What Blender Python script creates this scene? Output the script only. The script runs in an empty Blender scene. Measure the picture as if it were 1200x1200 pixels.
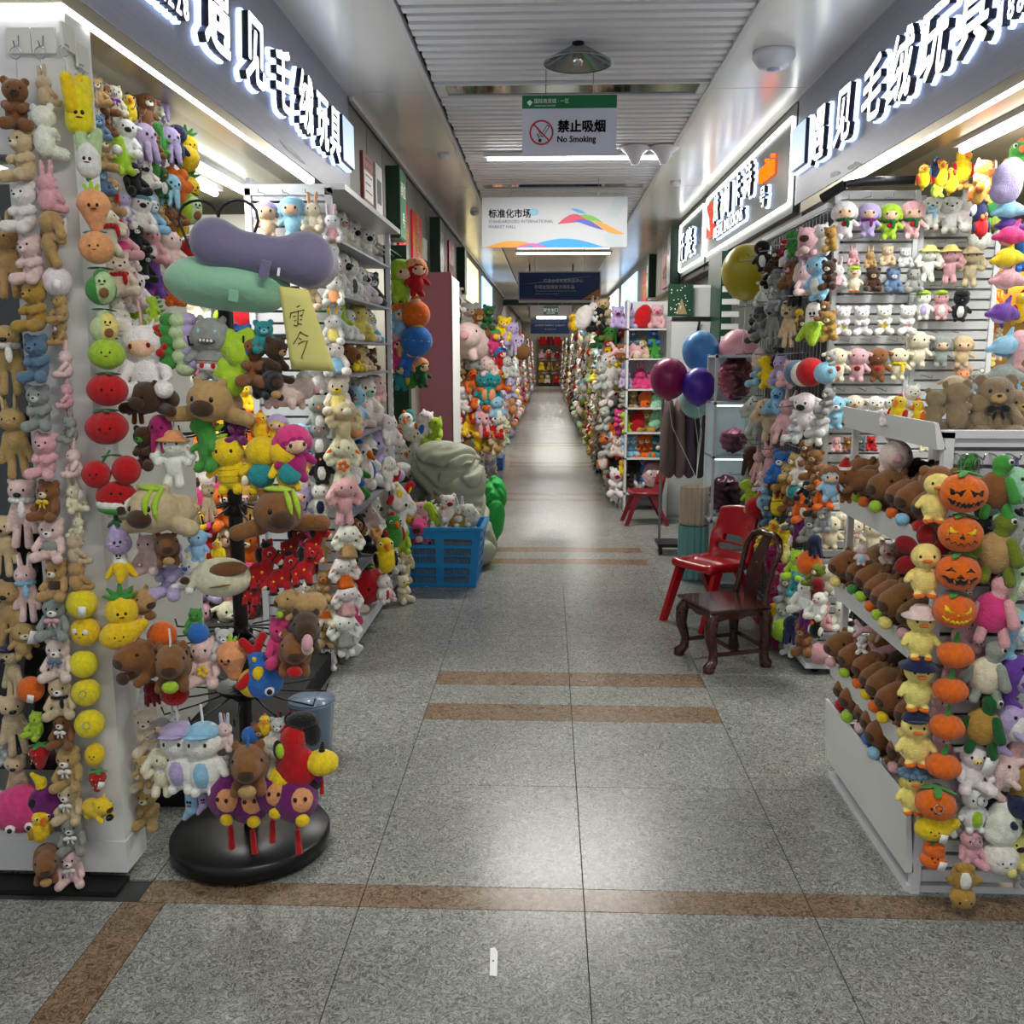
import bpy, math, random
import numpy as np
from mathutils import Vector, Matrix, Euler
S = bpy.context.scene
COL = S.collection
rnd = random.Random(7)
PI = math.pi
# ------------------------------------------------------------------ camera
FPX, CAMH = 1100.0, 1.5
_u, _v = 42.0, -185.0                       # vanishing point of the aisle, relative to the frame's centre
_d = Vector((_u, -_v, -FPX)).normalized()
_z = Vector((0, -_d.z, _d.y)).normalized()
_x = _d.cross(_z)
RW = Matrix((_x, _d, _z))                   # camera axes -> world axes
CAM = Vector((0, 0, CAMH))
cd = bpy.data.cameras.new('camera')
cam = bpy.data.objects.new('camera', cd)
COL.objects.link(cam)
cd.sensor_width = 36; cd.lens = 36 * FPX / 1200; cd.clip_start = .05; cd.clip_end = 200
cam.matrix_world = Matrix.Translation(CAM) @ RW.to_4x4()
S.camera = cam
# ------------------------------------------------------------------ world, exposure, lamps
S.view_settings.view_transform = 'Standard'
S.view_settings.look = 'None'
S.view_settings.exposure = 0.0
S.view_settings.gamma = 1.0
S.view_settings.use_curve_mapping = False
w = bpy.data.worlds.new('hall'); S.world = w; w.use_nodes = True
w.node_tree.nodes['Background'].inputs[0].default_value = (.86, .92, 1, 1)
w.node_tree.nodes['Background'].inputs[1].default_value = .55
S.cycles.max_bounces = 6; S.cycles.diffuse_bounces = 4; S.cycles.glossy_bounces = 3
S.cycles.transmission_bounces = 4; S.cycles.transparent_max_bounces = 6
S.cycles.caustics_reflective = False; S.cycles.caustics_refractive = False
S.cycles.sample_clamp_indirect = 4
def area(name, loc, rot, sx, sy, power, col=(1, 1, 1)):
    l = bpy.data.lights.new(name, 'AREA'); l.shape = 'RECTANGLE'; l.size = sx; l.size_y = sy
    l.energy = power; l.color = col
    o = bpy.data.objects.new(name, l); COL.objects.link(o)
    o.location = loc; o.rotation_euler = rot
    return o
COOL = (.93, .97, 1.0); TUBEC = (1, .965, .9); WARM = (1, .62, .25)
for y, p in ((-2.2, 28), (.9, 42), (7.52, 72), (14.4, 75), (20, 70), (27, 75), (35, 75), (43, 60)):
    area('tube_lamp_light', (.22, y, 2.93), (0, 0, 0), 1.35, .06, p, TUBEC)
# lamps inside the two front shops (tubes under their ceilings) and the led strips below the sign boards
area('shop_tube_light', (-1.52, 4.3, 2.27), (0, 0, 0), .06, 1.1, 24, (.98, 1, .97))
area('shop_tube_light', (-2.3, 3.6, 2.27), (0, 0, 0), .06, 1.6, 30, (.98, 1, .97))
area('shop_tube_light', (1.68, 3.5, 2.27), (0, 0, 0), .06, 1.1, 18, (.98, 1, .97))
area('shop_tube_light', (2.3, 3.4, 2.27), (0, 0, 0), .06, 1.4, 16, (.98, 1, .97))
area('led_strip_light', (-1.205, 3.7, 2.335), (0, 0, 0), .02, 2.3, 6, COOL)
area('led_strip_light', (-1.75, 2.455, 2.335), (0, 0, 0), 1.1, .02, 2.2, COOL)
area('led_strip_light', (1.505, 3.6, 2.335), (0, 0, 0), .02, 2.8, 6, COOL)

# ------------------------------------------------------------------ helpers
def ray(px, py):
    return RW @ Vector((px - 600, -(py - 600), -FPX))
def aty(px, py, Y):
    r = ray(px, py); return CAM + r * (Y / r.y)
def atx(px, py, X):
    r = ray(px, py); return CAM + r * (X / r.x)
def atz(px, py, Z):
    r = ray(px, py); return CAM + r * ((Z - CAMH) / r.z)
def depth(p):
    return (p - CAM).dot(RW @ Vector((0, 0, -1)))
def lin(h):
    h = h.lstrip('#')
    c = [int(h[i:i + 2], 16) / 255 for i in (0, 2, 4)]
    return tuple(x / 12.92 if x <= .04045 else ((x + .055) / 1.055) ** 2.4 for x in c)
PAL = dict(white='ece9e2', cream='e2d8bb', beige='cbb58f', tan='b5935f', brown='83552f', darkbrown='46301f', ochre='b08a3c',
    gray='92958f', darkgray='55585a', black='1b1b1d', pink='deaaae', palepink='e4cbc3', hotpink='d8407f', magenta='a8206a',
    red='b8161c', darkred='7c1016', orange='e06a18', peach='e8a06c', yellow='f0cb1c', paleyellow='ecdb7c', lemon='f0dd22',
    lime='a6cc34', green='41923a', darkgreen='1e5a2c', palegreen='b9d49c', mint='9fd2b2', teal='2d8f94', lightblue='94c6e0',
    blue='2f70c0', navy='1d2547', slateblue='5c7892', lavender='b8a8d0', purple='6c419c', plum='6e2066', olive='6f7a24', taupe='8a755a',
    skin='ecc3a2', palegray='c4c6c2')
def cname(c):
    for p in ('pale', 'dark', 'light'):
        if c.startswith(p) and len(c) > len(p): return p + ' ' + c[len(p):]
    return {'slateblue': 'slate blue', 'hotpink': 'hot pink', 'skin': 'peach'}.get(c, c)
MATS = {}
def _new(name):
    m = bpy.data.materials.new(name); m.use_nodes = True
    nt = m.node_tree; return m, nt, nt.nodes['Principled BSDF']
def mat(name, col, rough=.5, metal=0., emis=0., ecol=None, var=0., vscale=8., bump=0., bscale=40., coat=0., trans=0., ior=1.45, sheen=0., stretch=None, spec=.5):
    if name in MATS: return MATS[name]
    m, nt, b = _new(name)
    c = lin(col) if isinstance(col, str) else col
    b.inputs['Base Color'].default_value = (*c, 1)
    b.inputs['Roughness'].default_value = rough; b.inputs['Metallic'].default_value = metal
    b.inputs['Coat Weight'].default_value = coat; b.inputs['Transmission Weight'].default_value = trans
    b.inputs['IOR'].default_value = ior; b.inputs['Sheen Weight'].default_value = sheen
    b.inputs['Specular IOR Level'].default_value = spec
    if emis:
        e = ecol or col; e = lin(e) if isinstance(e, str) else e
        b.inputs['Emission Color'].default_value = (*e, 1); b.inputs['Emission Strength'].default_value = emis
    if var or bump:
        tc = nt.nodes.new('ShaderNodeTexCoord'); mp = nt.nodes.new('ShaderNodeMapping')
        nt.links.new(tc.outputs['Object'], mp.inputs[0])
        if stretch: mp.inputs['Scale'].default_value = stretch
    if var:
        n = nt.nodes.new('ShaderNodeTexNoise'); n.inputs['Scale'].default_value = vscale; n.inputs['Detail'].default_value = 5
        nt.links.new(mp.outputs[0], n.inputs['Vector'])
        r = nt.nodes.new('ShaderNodeValToRGB')
        r.color_ramp.elements[0].position = .3; r.color_ramp.elements[1].position = .7
        r.color_ramp.elements[0].color = (*[x * (1 - var) for x in c], 1)
        r.color_ramp.elements[1].color = (*[min(1, x * (1 + var)) for x in c], 1)
        nt.links.new(n.outputs[0], r.inputs[0]); nt.links.new(r.outputs[0], b.inputs['Base Color'])
    if bump:
        n2 = nt.nodes.new('ShaderNodeTexNoise'); n2.inputs['Scale'].default_value = bscale; n2.inputs['Detail'].default_value = 4
        nt.links.new(mp.outputs[0], n2.inputs['Vector'])
        bp = nt.nodes.new('ShaderNodeBump'); bp.inputs['Strength'].default_value = bump; bp.inputs['Distance'].default_value = .02
        nt.links.new(n2.outputs[0], bp.inputs['Height']); nt.links.new(bp.outputs[0], b.inputs['Normal'])
    MATS[name] = m
    return m
def plush_mat():
    if 'plush' in MATS: return MATS['plush']
    m, nt, b = _new('plush')
    oi = nt.nodes.new('ShaderNodeObjectInfo'); tc = nt.nodes.new('ShaderNodeTexCoord')
    n = nt.nodes.new('ShaderNodeTexNoise'); n.inputs['Scale'].default_value = 9; n.inputs['Detail'].default_value = 6
    nt.links.new(tc.outputs['Object'], n.inputs['Vector'])
    mr = nt.nodes.new('ShaderNodeMapRange'); mr.inputs[1].default_value = .3; mr.inputs[2].default_value = .7
    mr.inputs[3].default_value = .82; mr.inputs[4].default_value = 1.12
    nt.links.new(n.outputs[0], mr.inputs[0])
    mx = nt.nodes.new('ShaderNodeVectorMath'); mx.operation = 'SCALE'
    nt.links.new(oi.outputs['Color'], mx.inputs[0]); nt.links.new(mr.outputs[0], mx.inputs['Scale'])
    nt.links.new(mx.outputs[0], b.inputs['Base Color'])
    b.inputs['Roughness'].default_value = .95; b.inputs['Sheen Weight'].default_value = .25; b.inputs['Sheen Roughness'].default_value = .5
    b.inputs['Specular IOR Level'].default_value = .15
    n2 = nt.nodes.new('ShaderNodeTexNoise'); n2.inputs['Scale'].default_value = 38; n2.inputs['Detail'].default_value = 3
    nt.links.new(tc.outputs['Object'], n2.inputs['Vector'])
    bp = nt.nodes.new('ShaderNodeBump'); bp.inputs['Strength'].default_value = .5; bp.inputs['Distance'].default_value = .012
    nt.links.new(n2.outputs[0], bp.inputs['Height']); nt.links.new(bp.outputs[0], b.inputs['Normal'])
    MATS['plush'] = m; return m
PLUSH = plush_mat()
def felt(c):
    return mat('felt_' + c, PAL.get(c, c), .92, sheen=.2, bump=.25, bscale=50, spec=.2) if c != 'black' else BEAD
BEAD = mat('black_bead', '0c0c0e', .25)

class MB:
    """collects simple shapes and links them as one mesh object"""
    def __init__(s): s.v = []; s.f = []; s.mi = []; s.sm = []
    def add(s, vs, fs, mi=0, sm=False):
        o = len(s.v); s.v += [tuple(v) for v in vs]
        for f in fs: s.f.append([i + o for i in f]); s.mi.append(mi); s.sm.append(sm)
        return s
    def box(s, x0, x1, y0, y1, z0, z1, mi=0):
        return s.add([(x, y, z) for x in (x0, x1) for y in (y0, y1) for z in (z0, z1)],
            [(0, 1, 3, 2), (4, 6, 7, 5), (0, 4, 5, 1), (2, 3, 7, 6), (0, 2, 6, 4), (1, 5, 7, 3)], mi)
    def obox(s, c, h, M=None, mi=0):
        M = M or Matrix.Identity(3); c = Vector(c)
        vs = [c + M @ Vector((x * h[0], y * h[1], z * h[2])) for x in (-1, 1) for y in (-1, 1) for z in (-1, 1)]
        return s.add(vs, [(0, 1, 3, 2), (4, 6, 7, 5), (0, 4, 5, 1), (2, 3, 7, 6), (0, 2, 6, 4), (1, 5, 7, 3)], mi)
    def tube(s, pts, r, n=8, mi=0, caps=True, sm=True):
        pts = [Vector(p) for p in pts]; rs = r if isinstance(r, (list, tuple)) else [r] * len(pts)
        rings = []; up = None
        for i, p in enumerate(pts):
            t = (pts[min(i + 1, len(pts) - 1)] - pts[max(i - 1, 0)])
            t = t.normalized() if t.length > 1e-9 else Vector((0, 0, 1))
            if up is None:
                a = Vector((0, 0, 1)) if abs(t.z) < .9 else Vector((1, 0, 0))
                up = (a - t * a.dot(t)).normalized()
            else:
                up = up - t * up.dot(t)
                up = up.normalized() if up.length > 1e-6 else Vector((1, 0, 0))
            b = t.cross(up)
            rings.append([p + (up * math.cos(2 * PI * k / n) + b * math.sin(2 * PI * k / n)) * rs[i] for k in range(n)])
        vs = [v for rg in rings for v in rg]
        fs = [(i * n + k, i * n + (k + 1) % n, (i + 1) * n + (k + 1) % n, (i + 1) * n + k) for i in range(len(pts) - 1) for k in range(n)]
        s.add(vs, fs, mi, sm)
        if caps: s.add(rings[0], [tuple(range(n))[::-1]], mi); s.add(rings[-1], [tuple(range(n))], mi)
        return s
    def lathe(s, prof, c=(0, 0, 0), n=24, mi=0, sm=True, M=None):
        c = Vector(c); M = M or Matrix.Identity(3)
        vs = [c + M @ Vector((r * math.cos(2 * PI * k / n), r * math.sin(2 * PI * k / n), z)) for r, z in prof for k in range(n)]
        fs = [(i * n + k, i * n + (k + 1) % n, (i + 1) * n + (k + 1) % n, (i + 1) * n + k) for i in range(len(prof) - 1) for k in range(n)]
        return s.add(vs, fs, mi, sm)
    def ell(s, c, r, rot=(0, 0, 0), mi=0, n=12, m=8):
        M = Euler([math.radians(a) for a in rot]).to_matrix(); c = Vector(c)
        vs = [c + M @ Vector((0, 0, r[2]))]
        for j in range(1, m):
            th = PI * j / m
            for k in range(n):
                ph = 2 * PI * k / n
                vs.append(c + M @ Vector((r[0] * math.sin(th) * math.cos(ph), r[1] * math.sin(th) * math.sin(ph), r[2] * math.cos(th))))
        vs.append(c + M @ Vector((0, 0, -r[2]))); L = len(vs) - 1
        fs = [(0, 1 + k, 1 + (k + 1) % n) for k in range(n)]
        for j in range(m - 2):
            a = 1 + j * n
            fs += [(a + k, a + n + k, a + n + (k + 1) % n, a + (k + 1) % n) for k in range(n)]
        a = 1 + (m - 2) * n
        fs += [(L, a + (k + 1) % n, a + k) for k in range(n)]
        return s.add(vs, fs, mi, True)
    def prism(s, poly, off, M=None, c=(0, 0, 0), mi=0):
        """polygon in local x,z pushed along local y by off"""
        M = M or Matrix.Identity(3); c = Vector(c); n = len(poly)
        vs = [c + M @ Vector((x, 0, z)) for x, z in poly] + [c + M @ Vector((x, off, z)) for x, z in poly]
        return s.add(vs, [tuple(range(n)), tuple(range(2 * n - 1, n - 1, -1))] + [(i, i + n, (i + 1) % n + n, (i + 1) % n) for i in range(n)], mi)
    def mesh(s, name, mats):
        me = bpy.data.meshes.new(name); me.from_pydata(s.v, [], s.f)
        for m in mats: me.materials.append(m)
        me.polygons.foreach_set('material_index', s.mi); me.polygons.foreach_set('use_smooth', s.sm)
        me.update(); return me
    def build(s, name, mats, parent=None, loc=None, fix=True):
        if not isinstance(mats, (list, tuple)): mats = [mats]
        if fix:
            import bmesh
            me = s.mesh(name, mats); bm = bmesh.new(); bm.from_mesh(me)
            bmesh.ops.recalc_face_normals(bm, faces=bm.faces); bm.to_mesh(me); bm.free()
        else: me = s.mesh(name, mats)
        return link(name, me, parent, loc)
def link(name, data, parent=None, loc=None):
    o = bpy.data.objects.new(name, data); COL.objects.link(o)
    if parent: o.parent = parent
    if loc is not None: o.location = loc
    return o
LABELS = {}
def tag(o, label=None, cat=None, group=None, kind=None):
    if label: o['label'] = label
    if cat: o['category'] = cat
    if group: o['group'] = group
    if kind: o['kind'] = kind
    if label and kind != 'structure':
        LABELS.setdefault(label.lower(), []).append(o.name)
    return o
def thing(name, label, cat, loc=(0, 0, 0), rz=0, group=None):
    o = bpy.data.objects.new(name, None); COL.objects.link(o); o.location = loc; o.rotation_euler = (0, 0, rz)
    o.empty_display_size = .05
    return tag(o, label, cat, group)
def struct(o): o['kind'] = 'structure'; return o
_n1 = 'first second third fourth fifth sixth seventh eighth ninth tenth eleventh twelfth thirteenth fourteenth fifteenth sixteenth seventeenth eighteenth nineteenth twentieth'.split()
def nth(i):
    if i < 20: return _n1[i]
    t = (i + 1) // 10; r = (i + 1) % 10
    return ({2: 'twentieth', 3: 'thirtieth', 4: 'fortieth', 5: 'fiftieth'}[t] if r == 0 else {2: 'twenty', 3: 'thirty', 4: 'forty', 5: 'fifty'}[t] + '-' + _n1[r - 1])
def text(name, body, size, m, loc, rot, parent, extrude=.001, sx=1, align='LEFT', bold=0., shear=0.):
    """flat or raised lettering from the built-in font, as a mesh"""
    c = bpy.data.curves.new(name, 'FONT'); c.body = body; c.size = size; c.extrude = extrude; c.align_x = align
    c.resolution_u = 2; c.shear = shear
    t = bpy.data.objects.new('tmp', c); COL.objects.link(t)
    me = bpy.data.meshes.new_from_object(t.evaluated_get(bpy.context.evaluated_depsgraph_get()))
    bpy.data.objects.remove(t); bpy.data.curves.remove(c)
    if bold:                                  # thicken the strokes all round
        n = len(me.vertices); V = np.zeros(n * 3, 'f4'); me.vertices.foreach_get('co', V); V = V.reshape(-1, 3)
        F = [list(p.vertices) for p in me.polygons]; VV = []; FF = []
        for k in range(8):
            VV += (V + np.array([bold * math.cos(k * PI / 4), bold * math.sin(k * PI / 4), 0], 'f4')).tolist(); FF += [[i + k * n for i in f] for f in F]
        bpy.data.meshes.remove(me); me = bpy.data.meshes.new(name); me.from_pydata(VV, [], FF)
    me.materials.clear(); me.materials.append(m)
    o = link(name, me, parent); o.location = loc; o.rotation_euler = rot; o.scale = (sx, 1, 1)
    return o
RX = PI / 2
FACE_CAM = (RX, 0, 0)                        # text that faces -Y
FACE_PX = (RX, 0, RX)                        # text that faces +X
FACE_NX = (RX, 0, -RX)                       # text that faces -X

# ------------------------------------------------------------------ materials of the setting
def floor_mat(name, base, dark, light, worm):
    m, nt, b = _new(name)
    tc = nt.nodes.new('ShaderNodeNewGeometry')
    n0 = nt.nodes.new('ShaderNodeTexNoise'); n0.inputs['Scale'].default_value = 18; n0.inputs['Detail'].default_value = 2
    nt.links.new(tc.outputs['Position'], n0.inputs['Vector'])
    mixv = nt.nodes.new('ShaderNodeMix'); mixv.data_type = 'VECTOR'; mixv.inputs[0].default_value = .12
    nt.links.new(tc.outputs['Position'], mixv.inputs[4]); nt.links.new(n0.outputs['Color'], mixv.inputs[5])
    n = nt.nodes.new('ShaderNodeTexNoise'); n.inputs['Scale'].default_value = worm; n.inputs['Detail'].default_value = 1.5; n.inputs['Distortion'].default_value = 1.5
    nt.links.new(mixv.outputs[1], n.inputs['Vector'])
    r = nt.nodes.new('ShaderNodeValToRGB'); e = r.color_ramp.elements
    e[0].position = .36; e[0].color = (*lin(dark), 1); e[1].position = .64; e[1].color = (*lin(light), 1)
    k = r.color_ramp.elements.new(.5); k.color = (*lin(base), 1)
    nt.links.new(n.outputs[0], r.inputs[0])
    n3 = nt.nodes.new('ShaderNodeTexNoise'); n3.inputs['Scale'].default_value = 2.2; n3.inputs['Detail'].default_value = 5
    nt.links.new(tc.outputs['Position'], n3.inputs['Vector'])
    mr = nt.nodes.new('ShaderNodeMapRange'); mr.inputs[1].default_value = .3; mr.inputs[2].default_value = .7; mr.inputs[3].default_value = .86; mr.inputs[4].default_value = 1.1
    nt.links.new(n3.outputs[0], mr.inputs[0])
    sc = nt.nodes.new('ShaderNodeVectorMath'); sc.operation = 'SCALE'
    nt.links.new(r.outputs[0], sc.inputs[0]); nt.links.new(mr.outputs[0], sc.inputs['Scale'])
    nt.links.new(sc.outputs[0], b.inputs['Base Color'])
    mr2 = nt.nodes.new('ShaderNodeMapRange'); mr2.inputs[3].default_value = .21; mr2.inputs[4].default_value = .29
    nt.links.new(n3.outputs[0], mr2.inputs[0]); nt.links.new(mr2.outputs[0], b.inputs['Roughness'])
    b.inputs['Specular IOR Level'].default_value = .4
    return m
GRANITE = floor_mat('granite_grey', '83847f', '595a57', 'a6a7a1', 105)
BROWNST = floor_mat('granite_brown', '7b6650', '57432f', '8f7c66', 70)
GROUT = mat('grout', '3a3a38', .8)
BLACKST = mat('black_stone', '0b0b0d', .75, var=.3, vscale=20)
WHITE_P = mat('white_paint', 'd9d9d6', .4, var=.04, vscale=3)
WHITE_M = mat('white_metal', 'd4d5d6', .35, var=.05, vscale=4)
SLAT = mat('ceiling_slat', 'efeff0', .45, var=.06, vscale=2)
DARKV = mat('ceiling_void', '26261f', .9)
CPANEL = mat('ceiling_panel', 'e4e2da', .22, var=.05, vscale=1.2)
CPAN2 = mat('ceiling_panel_brown', '9a8f7a', .3, var=.05, vscale=1.2)
CHROME = mat('chrome', 'c4c4c4', .15, 1.0)
MIRROR = mat('mirror_strip', '8f9a92', .06, 1.0)
FASCIA = mat('fascia_grey', '9699a8', .42, .1, var=.07, vscale=5, stretch=(.3, .3, 14))
GREYW = mat('grey_wall_panel', '7a7872', .55, var=.06, vscale=3)
BLACKM = mat('black_metal', '121214', .4, var=.2, vscale=12)
WIRE = mat('wire_chrome', 'a6a8aa', .3, .9)
LED = mat('led_white', 'ffffff', .5, emis=9, ecol=(.95, .98, 1))
TUBE = mat('tube_white', 'ffffff', .5, emis=12, ecol=(.95, .98, 1))
GREENM = mat('dark_green_paint', '123822', .4, var=.08)
PINKP = mat('pink_panel', 'b5707f', .5, var=.05, vscale=2)
CARD = mat('white_card', 'ecebe6', .6)
RED_PAPER = mat('red_paper', 'c4141c', .5)
GOLD = mat('gold_print', 'd89a2c', .5)
TRIMM = mat('champagne_trim', 'a89f88', .32, .7)
INTER = mat('shop_wall', 'cfcdbf', .5, var=.05, vscale=2)
SCEIL = mat('shop_ceiling', 'cfcab2', .18, var=.04, vscale=1)

# ------------------------------------------------------------------ floor
fl = MB().box(-6, 6, -3.2, 48, -.06, -.006).build('floor', GROUT); struct(fl)
tile_cache = {}
def tile(x0, x1, y0, y1, m=GRANITE, par=fl, name='tile'):
    far = y0 > 5.5; g = .0006 if far else .0013
    k = (round(x1 - x0, 3), round(y1 - y0, 3), m.name, far)
    if k not in tile_cache:
        a, b = (x1 - x0) / 2 - g, (y1 - y0) / 2 - g; e = 1e-5 if far else .0005
        mb = MB()
        vs = [(-a, -b, -.012), (a, -b, -.012), (a, b, -.012), (-a, b, -.012), (-a, -b, -e), (a, -b, -e), (a, b, -e), (-a, b, -e),
              (-a + e, -b + e, 0), (a - e, -b + e, 0), (a - e, b - e, 0), (-a + e, b - e, 0)]
        fs = [(0, 1, 5, 4), (1, 2, 6, 5), (2, 3, 7, 6), (3, 0, 4, 7), (4, 5, 9, 8), (5, 6, 10, 9), (6, 7, 11, 10), (7, 4, 8, 11), (8, 9, 10, 11)]
        tile_cache[k] = mb.add(vs, fs).mesh(name, [m])
    o = link(name, tile_cache[k], par); o.location = ((x0 + x1) / 2, (y0 + y1) / 2, 0)
    return o
XG = [.11 + .62 * k for k in range(-7, 8)]
rows = [(.49, 1.11, 0), (1.11, 1.73, 0), (1.73, 2.35, 0), (2.35, 2.46, 2), (2.46, 3.10, 0), (3.10, 3.70, 0)]
y = 3.70
while y < 16:
    rows += [(y, y + .18, 1), (y + .18, y + .42, 0), (y + .42, y + .6, 1)]
    y += .6
    for k in range(4): rows.append((y, y + .5875, 0)); y += .5875
for (a, b, kind) in rows:
    for i in range(len(XG) - 1):
        x0, x1 = XG[i], XG[i + 1]
        if x1 < -1.3 and (a > 2.4 or x1 < -3): continue
        if x0 > 2.0 and a > 2.4: continue
        if kind == 0 and i == 4 and b <= 2.36: continue
        if kind == 0 and i == 5 and b <= 2.36:         # the brown strip that runs towards the camera
            tile(-1.75, -1.17, a, b); tile(-1.17, -1.05, a, b, BROWNST, name='strip_tile'); tile(-1.05, x1, a, b)
            continue
        if kind == 2:
            if x1 < -1.0: continue
            tile(max(x0, -1.17), x1, a, b, BROWNST, name='strip_tile')
        elif kind == 1 and -.52 < x0 < .5: tile(x0, x1, a, b, BROWNST, name='strip_tile')
        else: tile(x0, x1, a, b)
near_floor = MB().box(-4.2, 4.4, -3.2, .49, -.012, 0).build('tile', GRANITE, fl); near_floor['kind'] = 'stuff'
far_floor = MB().box(-3, 3, y, 48, -.012, 0).build('tile', GRANITE, fl); far_floor['kind'] = 'stuff'
kb = MB().box(-2.6, -1.20, 2.375, 2.46, 0, .012).build('trim_1', BLACKST); struct(kb)

# ------------------------------------------------------------------ ceiling
CZ = 3.02
ce = MB().box(-1.33, 1.63, -3.2, 48, CZ + .16, CZ + .2).build('ceiling', DARKV); struct(ce)
sl_me = {}
def slat(x0, x1, yc):
    k = round(x1 - x0, 3)
    if k not in sl_me:
        a = k / 2
        sl_me[k] = MB().box(-a, a, -.031, .031, -.012, .012).mesh('slat', [SLAT])
    o = link('slat', sl_me[k], ce); o.location = ((x0 + x1) / 2 + rnd.uniform(-.006, .006), yc, CZ + .012 + rnd.uniform(-.003, .003))
    o.rotation_euler = (0, 0, rnd.uniform(-.004, .004))
bays = [(-.55, 2.43), (2.72, 5.68), (5.95, 8.86), (9.12, 12.0)]
for (a, b) in bays:
    yy = a + .055
    while yy < b:
        slat(-.66, .91, yy); yy += .108
for yb in (-.7, 2.57, 5.81, 8.99, 12.15):                              # clear crossing strips between the slat bays
    m = MB().box(-.6, .86, yb - .115, yb + .115, CZ + .004, CZ + .012).build('mirror_panel', MIRROR, ce)
    f = MB()
    for s in (-1, 1): f.box(-.66, .92, yb + s * .13 - .015, yb + s * .13 + .015, CZ - .005, CZ + .02)
    f.box(-.66, -.6, yb - .1, yb + .1, CZ - .004, CZ + .02); f.box(.86, .92, yb - .1, yb + .1, CZ - .004, CZ + .02)
    f.build('mirror_frame', WHITE_M, ce)
SEAM = mat('seam_dark', '4a483f', .6)
ys = [-3.2, -.6, 2.6, 5.8, 9.0, 12.2, 15.4, 18.6, 21.8, 25, 28.2, 31.4, 34.6, 37.8, 41, 44.2, 48]
for a, b in zip(ys, ys[1:]):
    MB().box(-1.30, -.68, a + .004, b - .004, CZ - .004, CZ + .02).build('side_panel', CPANEL, ce)
    MB().box(.93, 1.60, a + .004, b - .004, CZ - .004, CZ + .02).build('side_panel', CPANEL, ce)
    if a > 11: 
        for q in range(4):
            MB().box(-.66, .91, a + q * (b - a) / 4 + .006, a + (q + 1) * (b - a) / 4 - .006, CZ - .002, CZ + .02).build('centre_panel', CPAN2, ce)
for x in (-.69, .92):
    MB().box(x - .012, x + .012, -3.2, 48, CZ - .012, CZ + .03).build('edge_strip', WHITE_M, ce)
MB().box(-1.19, -1.17, 5.88, 48, CZ - .03, CZ - .005).build('edge_strip', WHITE_M, ce)

# ------------------------------------------------------------------ walls and shop fronts
wl = MB().box(-1.36, -1.22, 5.9, 46, 2.28, CZ).build('wall_left', GREYW); struct(wl)
for k in range(22): MB().box(-1.221, -1.213, 5.93 + k * .6, 6.51 + k * .6, 2.285, CZ - .03).build('wall_panel', GREYW, wl)
wr = MB().box(1.54, 1.66, 6.0, 46, 2.3, CZ).build('wall_right', GREYW); struct(wr)
for k in range(16): MB().box(1.532, 1.541, 9.6 + k * .6, 10.18 + k * .6, 2.305, CZ - .03).build('wall_panel', GREYW, wr)
wbk = MB().box(-3, 3, 46, 46.2, 0, CZ + .2).build('wall_back', INTER); struct(wbk)
wa = MB().box(-3.55, -3.45, 2.45, 9, 0, 2.5).box(-3.5, -1.36, 6.6, 6.7, 0, 2.3).build('wall_1', INTER); struct(wa)
wb = MB().box(3.4, 3.5, 1.5, 9, 0, 2.5).box(1.9, 3.45, 6.4, 6.5, 0, 2.5).build('wall_2', INTER); struct(wb)
sc1 = MB().box(-3.5, -1.30, 2.47, 6.6, 2.335, 2.40).build('ceiling_left_shop', SCEIL); struct(sc1)
sc2 = MB().box(1.55, 3.45, 1.0, 6.4, 2.355, 2.40).build('ceiling_right_shop', SCEIL); struct(sc2)
wt = MB().box(-1.40, -1.375, 2.59, 3.6, .05, 2.32).build('wall_5', mat('pegboard_white', 'd6d4c8', .5)); struct(wt)
for k in range(12):
    yk = 2.66 + k * .075; MB().tube([(-1.375, yk, 2.26), (-1.29, yk, 2.25), (-1.28, yk, 2.27)], .0022, 5).tube([(-1.30, yk, 2.25), (-1.30, yk, 2.17)], .0012, 4).build('peg_hook', WIRE, wt)
# far stalls' backs
st = MB().box(-1.9, -1.36, 6.7, 46, 0, 2.3).build('wall_3', INTER); struct(st)
st = MB().box(1.66, 2.2, 8.6, 46, 0, 2.3).build('wall_4', INTER); struct(st)

LETF = mat('letter_face', 'ffffff', .4, emis=.85, ecol=(.93, .98, 1))
LETS = mat('letter_side', '17181c', .4)
LETB = mat('letter_glow_acrylic', 'dfe8ff', .4, emis=1.35, ecol=(.6, .72, 1))
def letter(par, ch, size, pos, side, bold=.006, shear=.12, sx=.92):
    """one backlit sign character: glowing acrylic against the board, dark body, lit face. side=+1 faces +X"""
    rot = FACE_PX if side > 0 else FACE_NX
    d = Vector((side, 0, 0)); pos = Vector(pos)
    o = text('letter', ch, size, LETS, pos + d * .034, rot, par, .013, sx, 'CENTER', bold, shear)
    text('letter_back', ch, size, LETB, -0.0 * d, (0, 0, 0), o, .009, 1, 'CENTER', bold + .010, shear).location = (0, 0, -.0225)
    text('letter_face', ch, size, LETF, (0, 0, 0), (0, 0, 0), o, .001, 1, 'CENTER', bold, shear).location = (0, 0, .0142)
    return o
fb = MB().box(-1.34, -1.20, 2.45, 5.88, 2.395, CZ - .002).build('sign_board', FASCIA)
tag(fb, 'long grey sign board with lit white characters above the shop with the rotating rack', 'sign')
MB().box(-2.6, -1.34, 2.45, 2.55, 2.395, CZ).build('return_panel', FASCIA, fb)
tr = MB().box(-1.30, -1.204, 2.45, 5.0, 2.335, 2.394).box(-2.6, -1.30, 2.455, 2.54, 2.335, 2.394).build('chrome_trim', TRIMM, fb)
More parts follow.
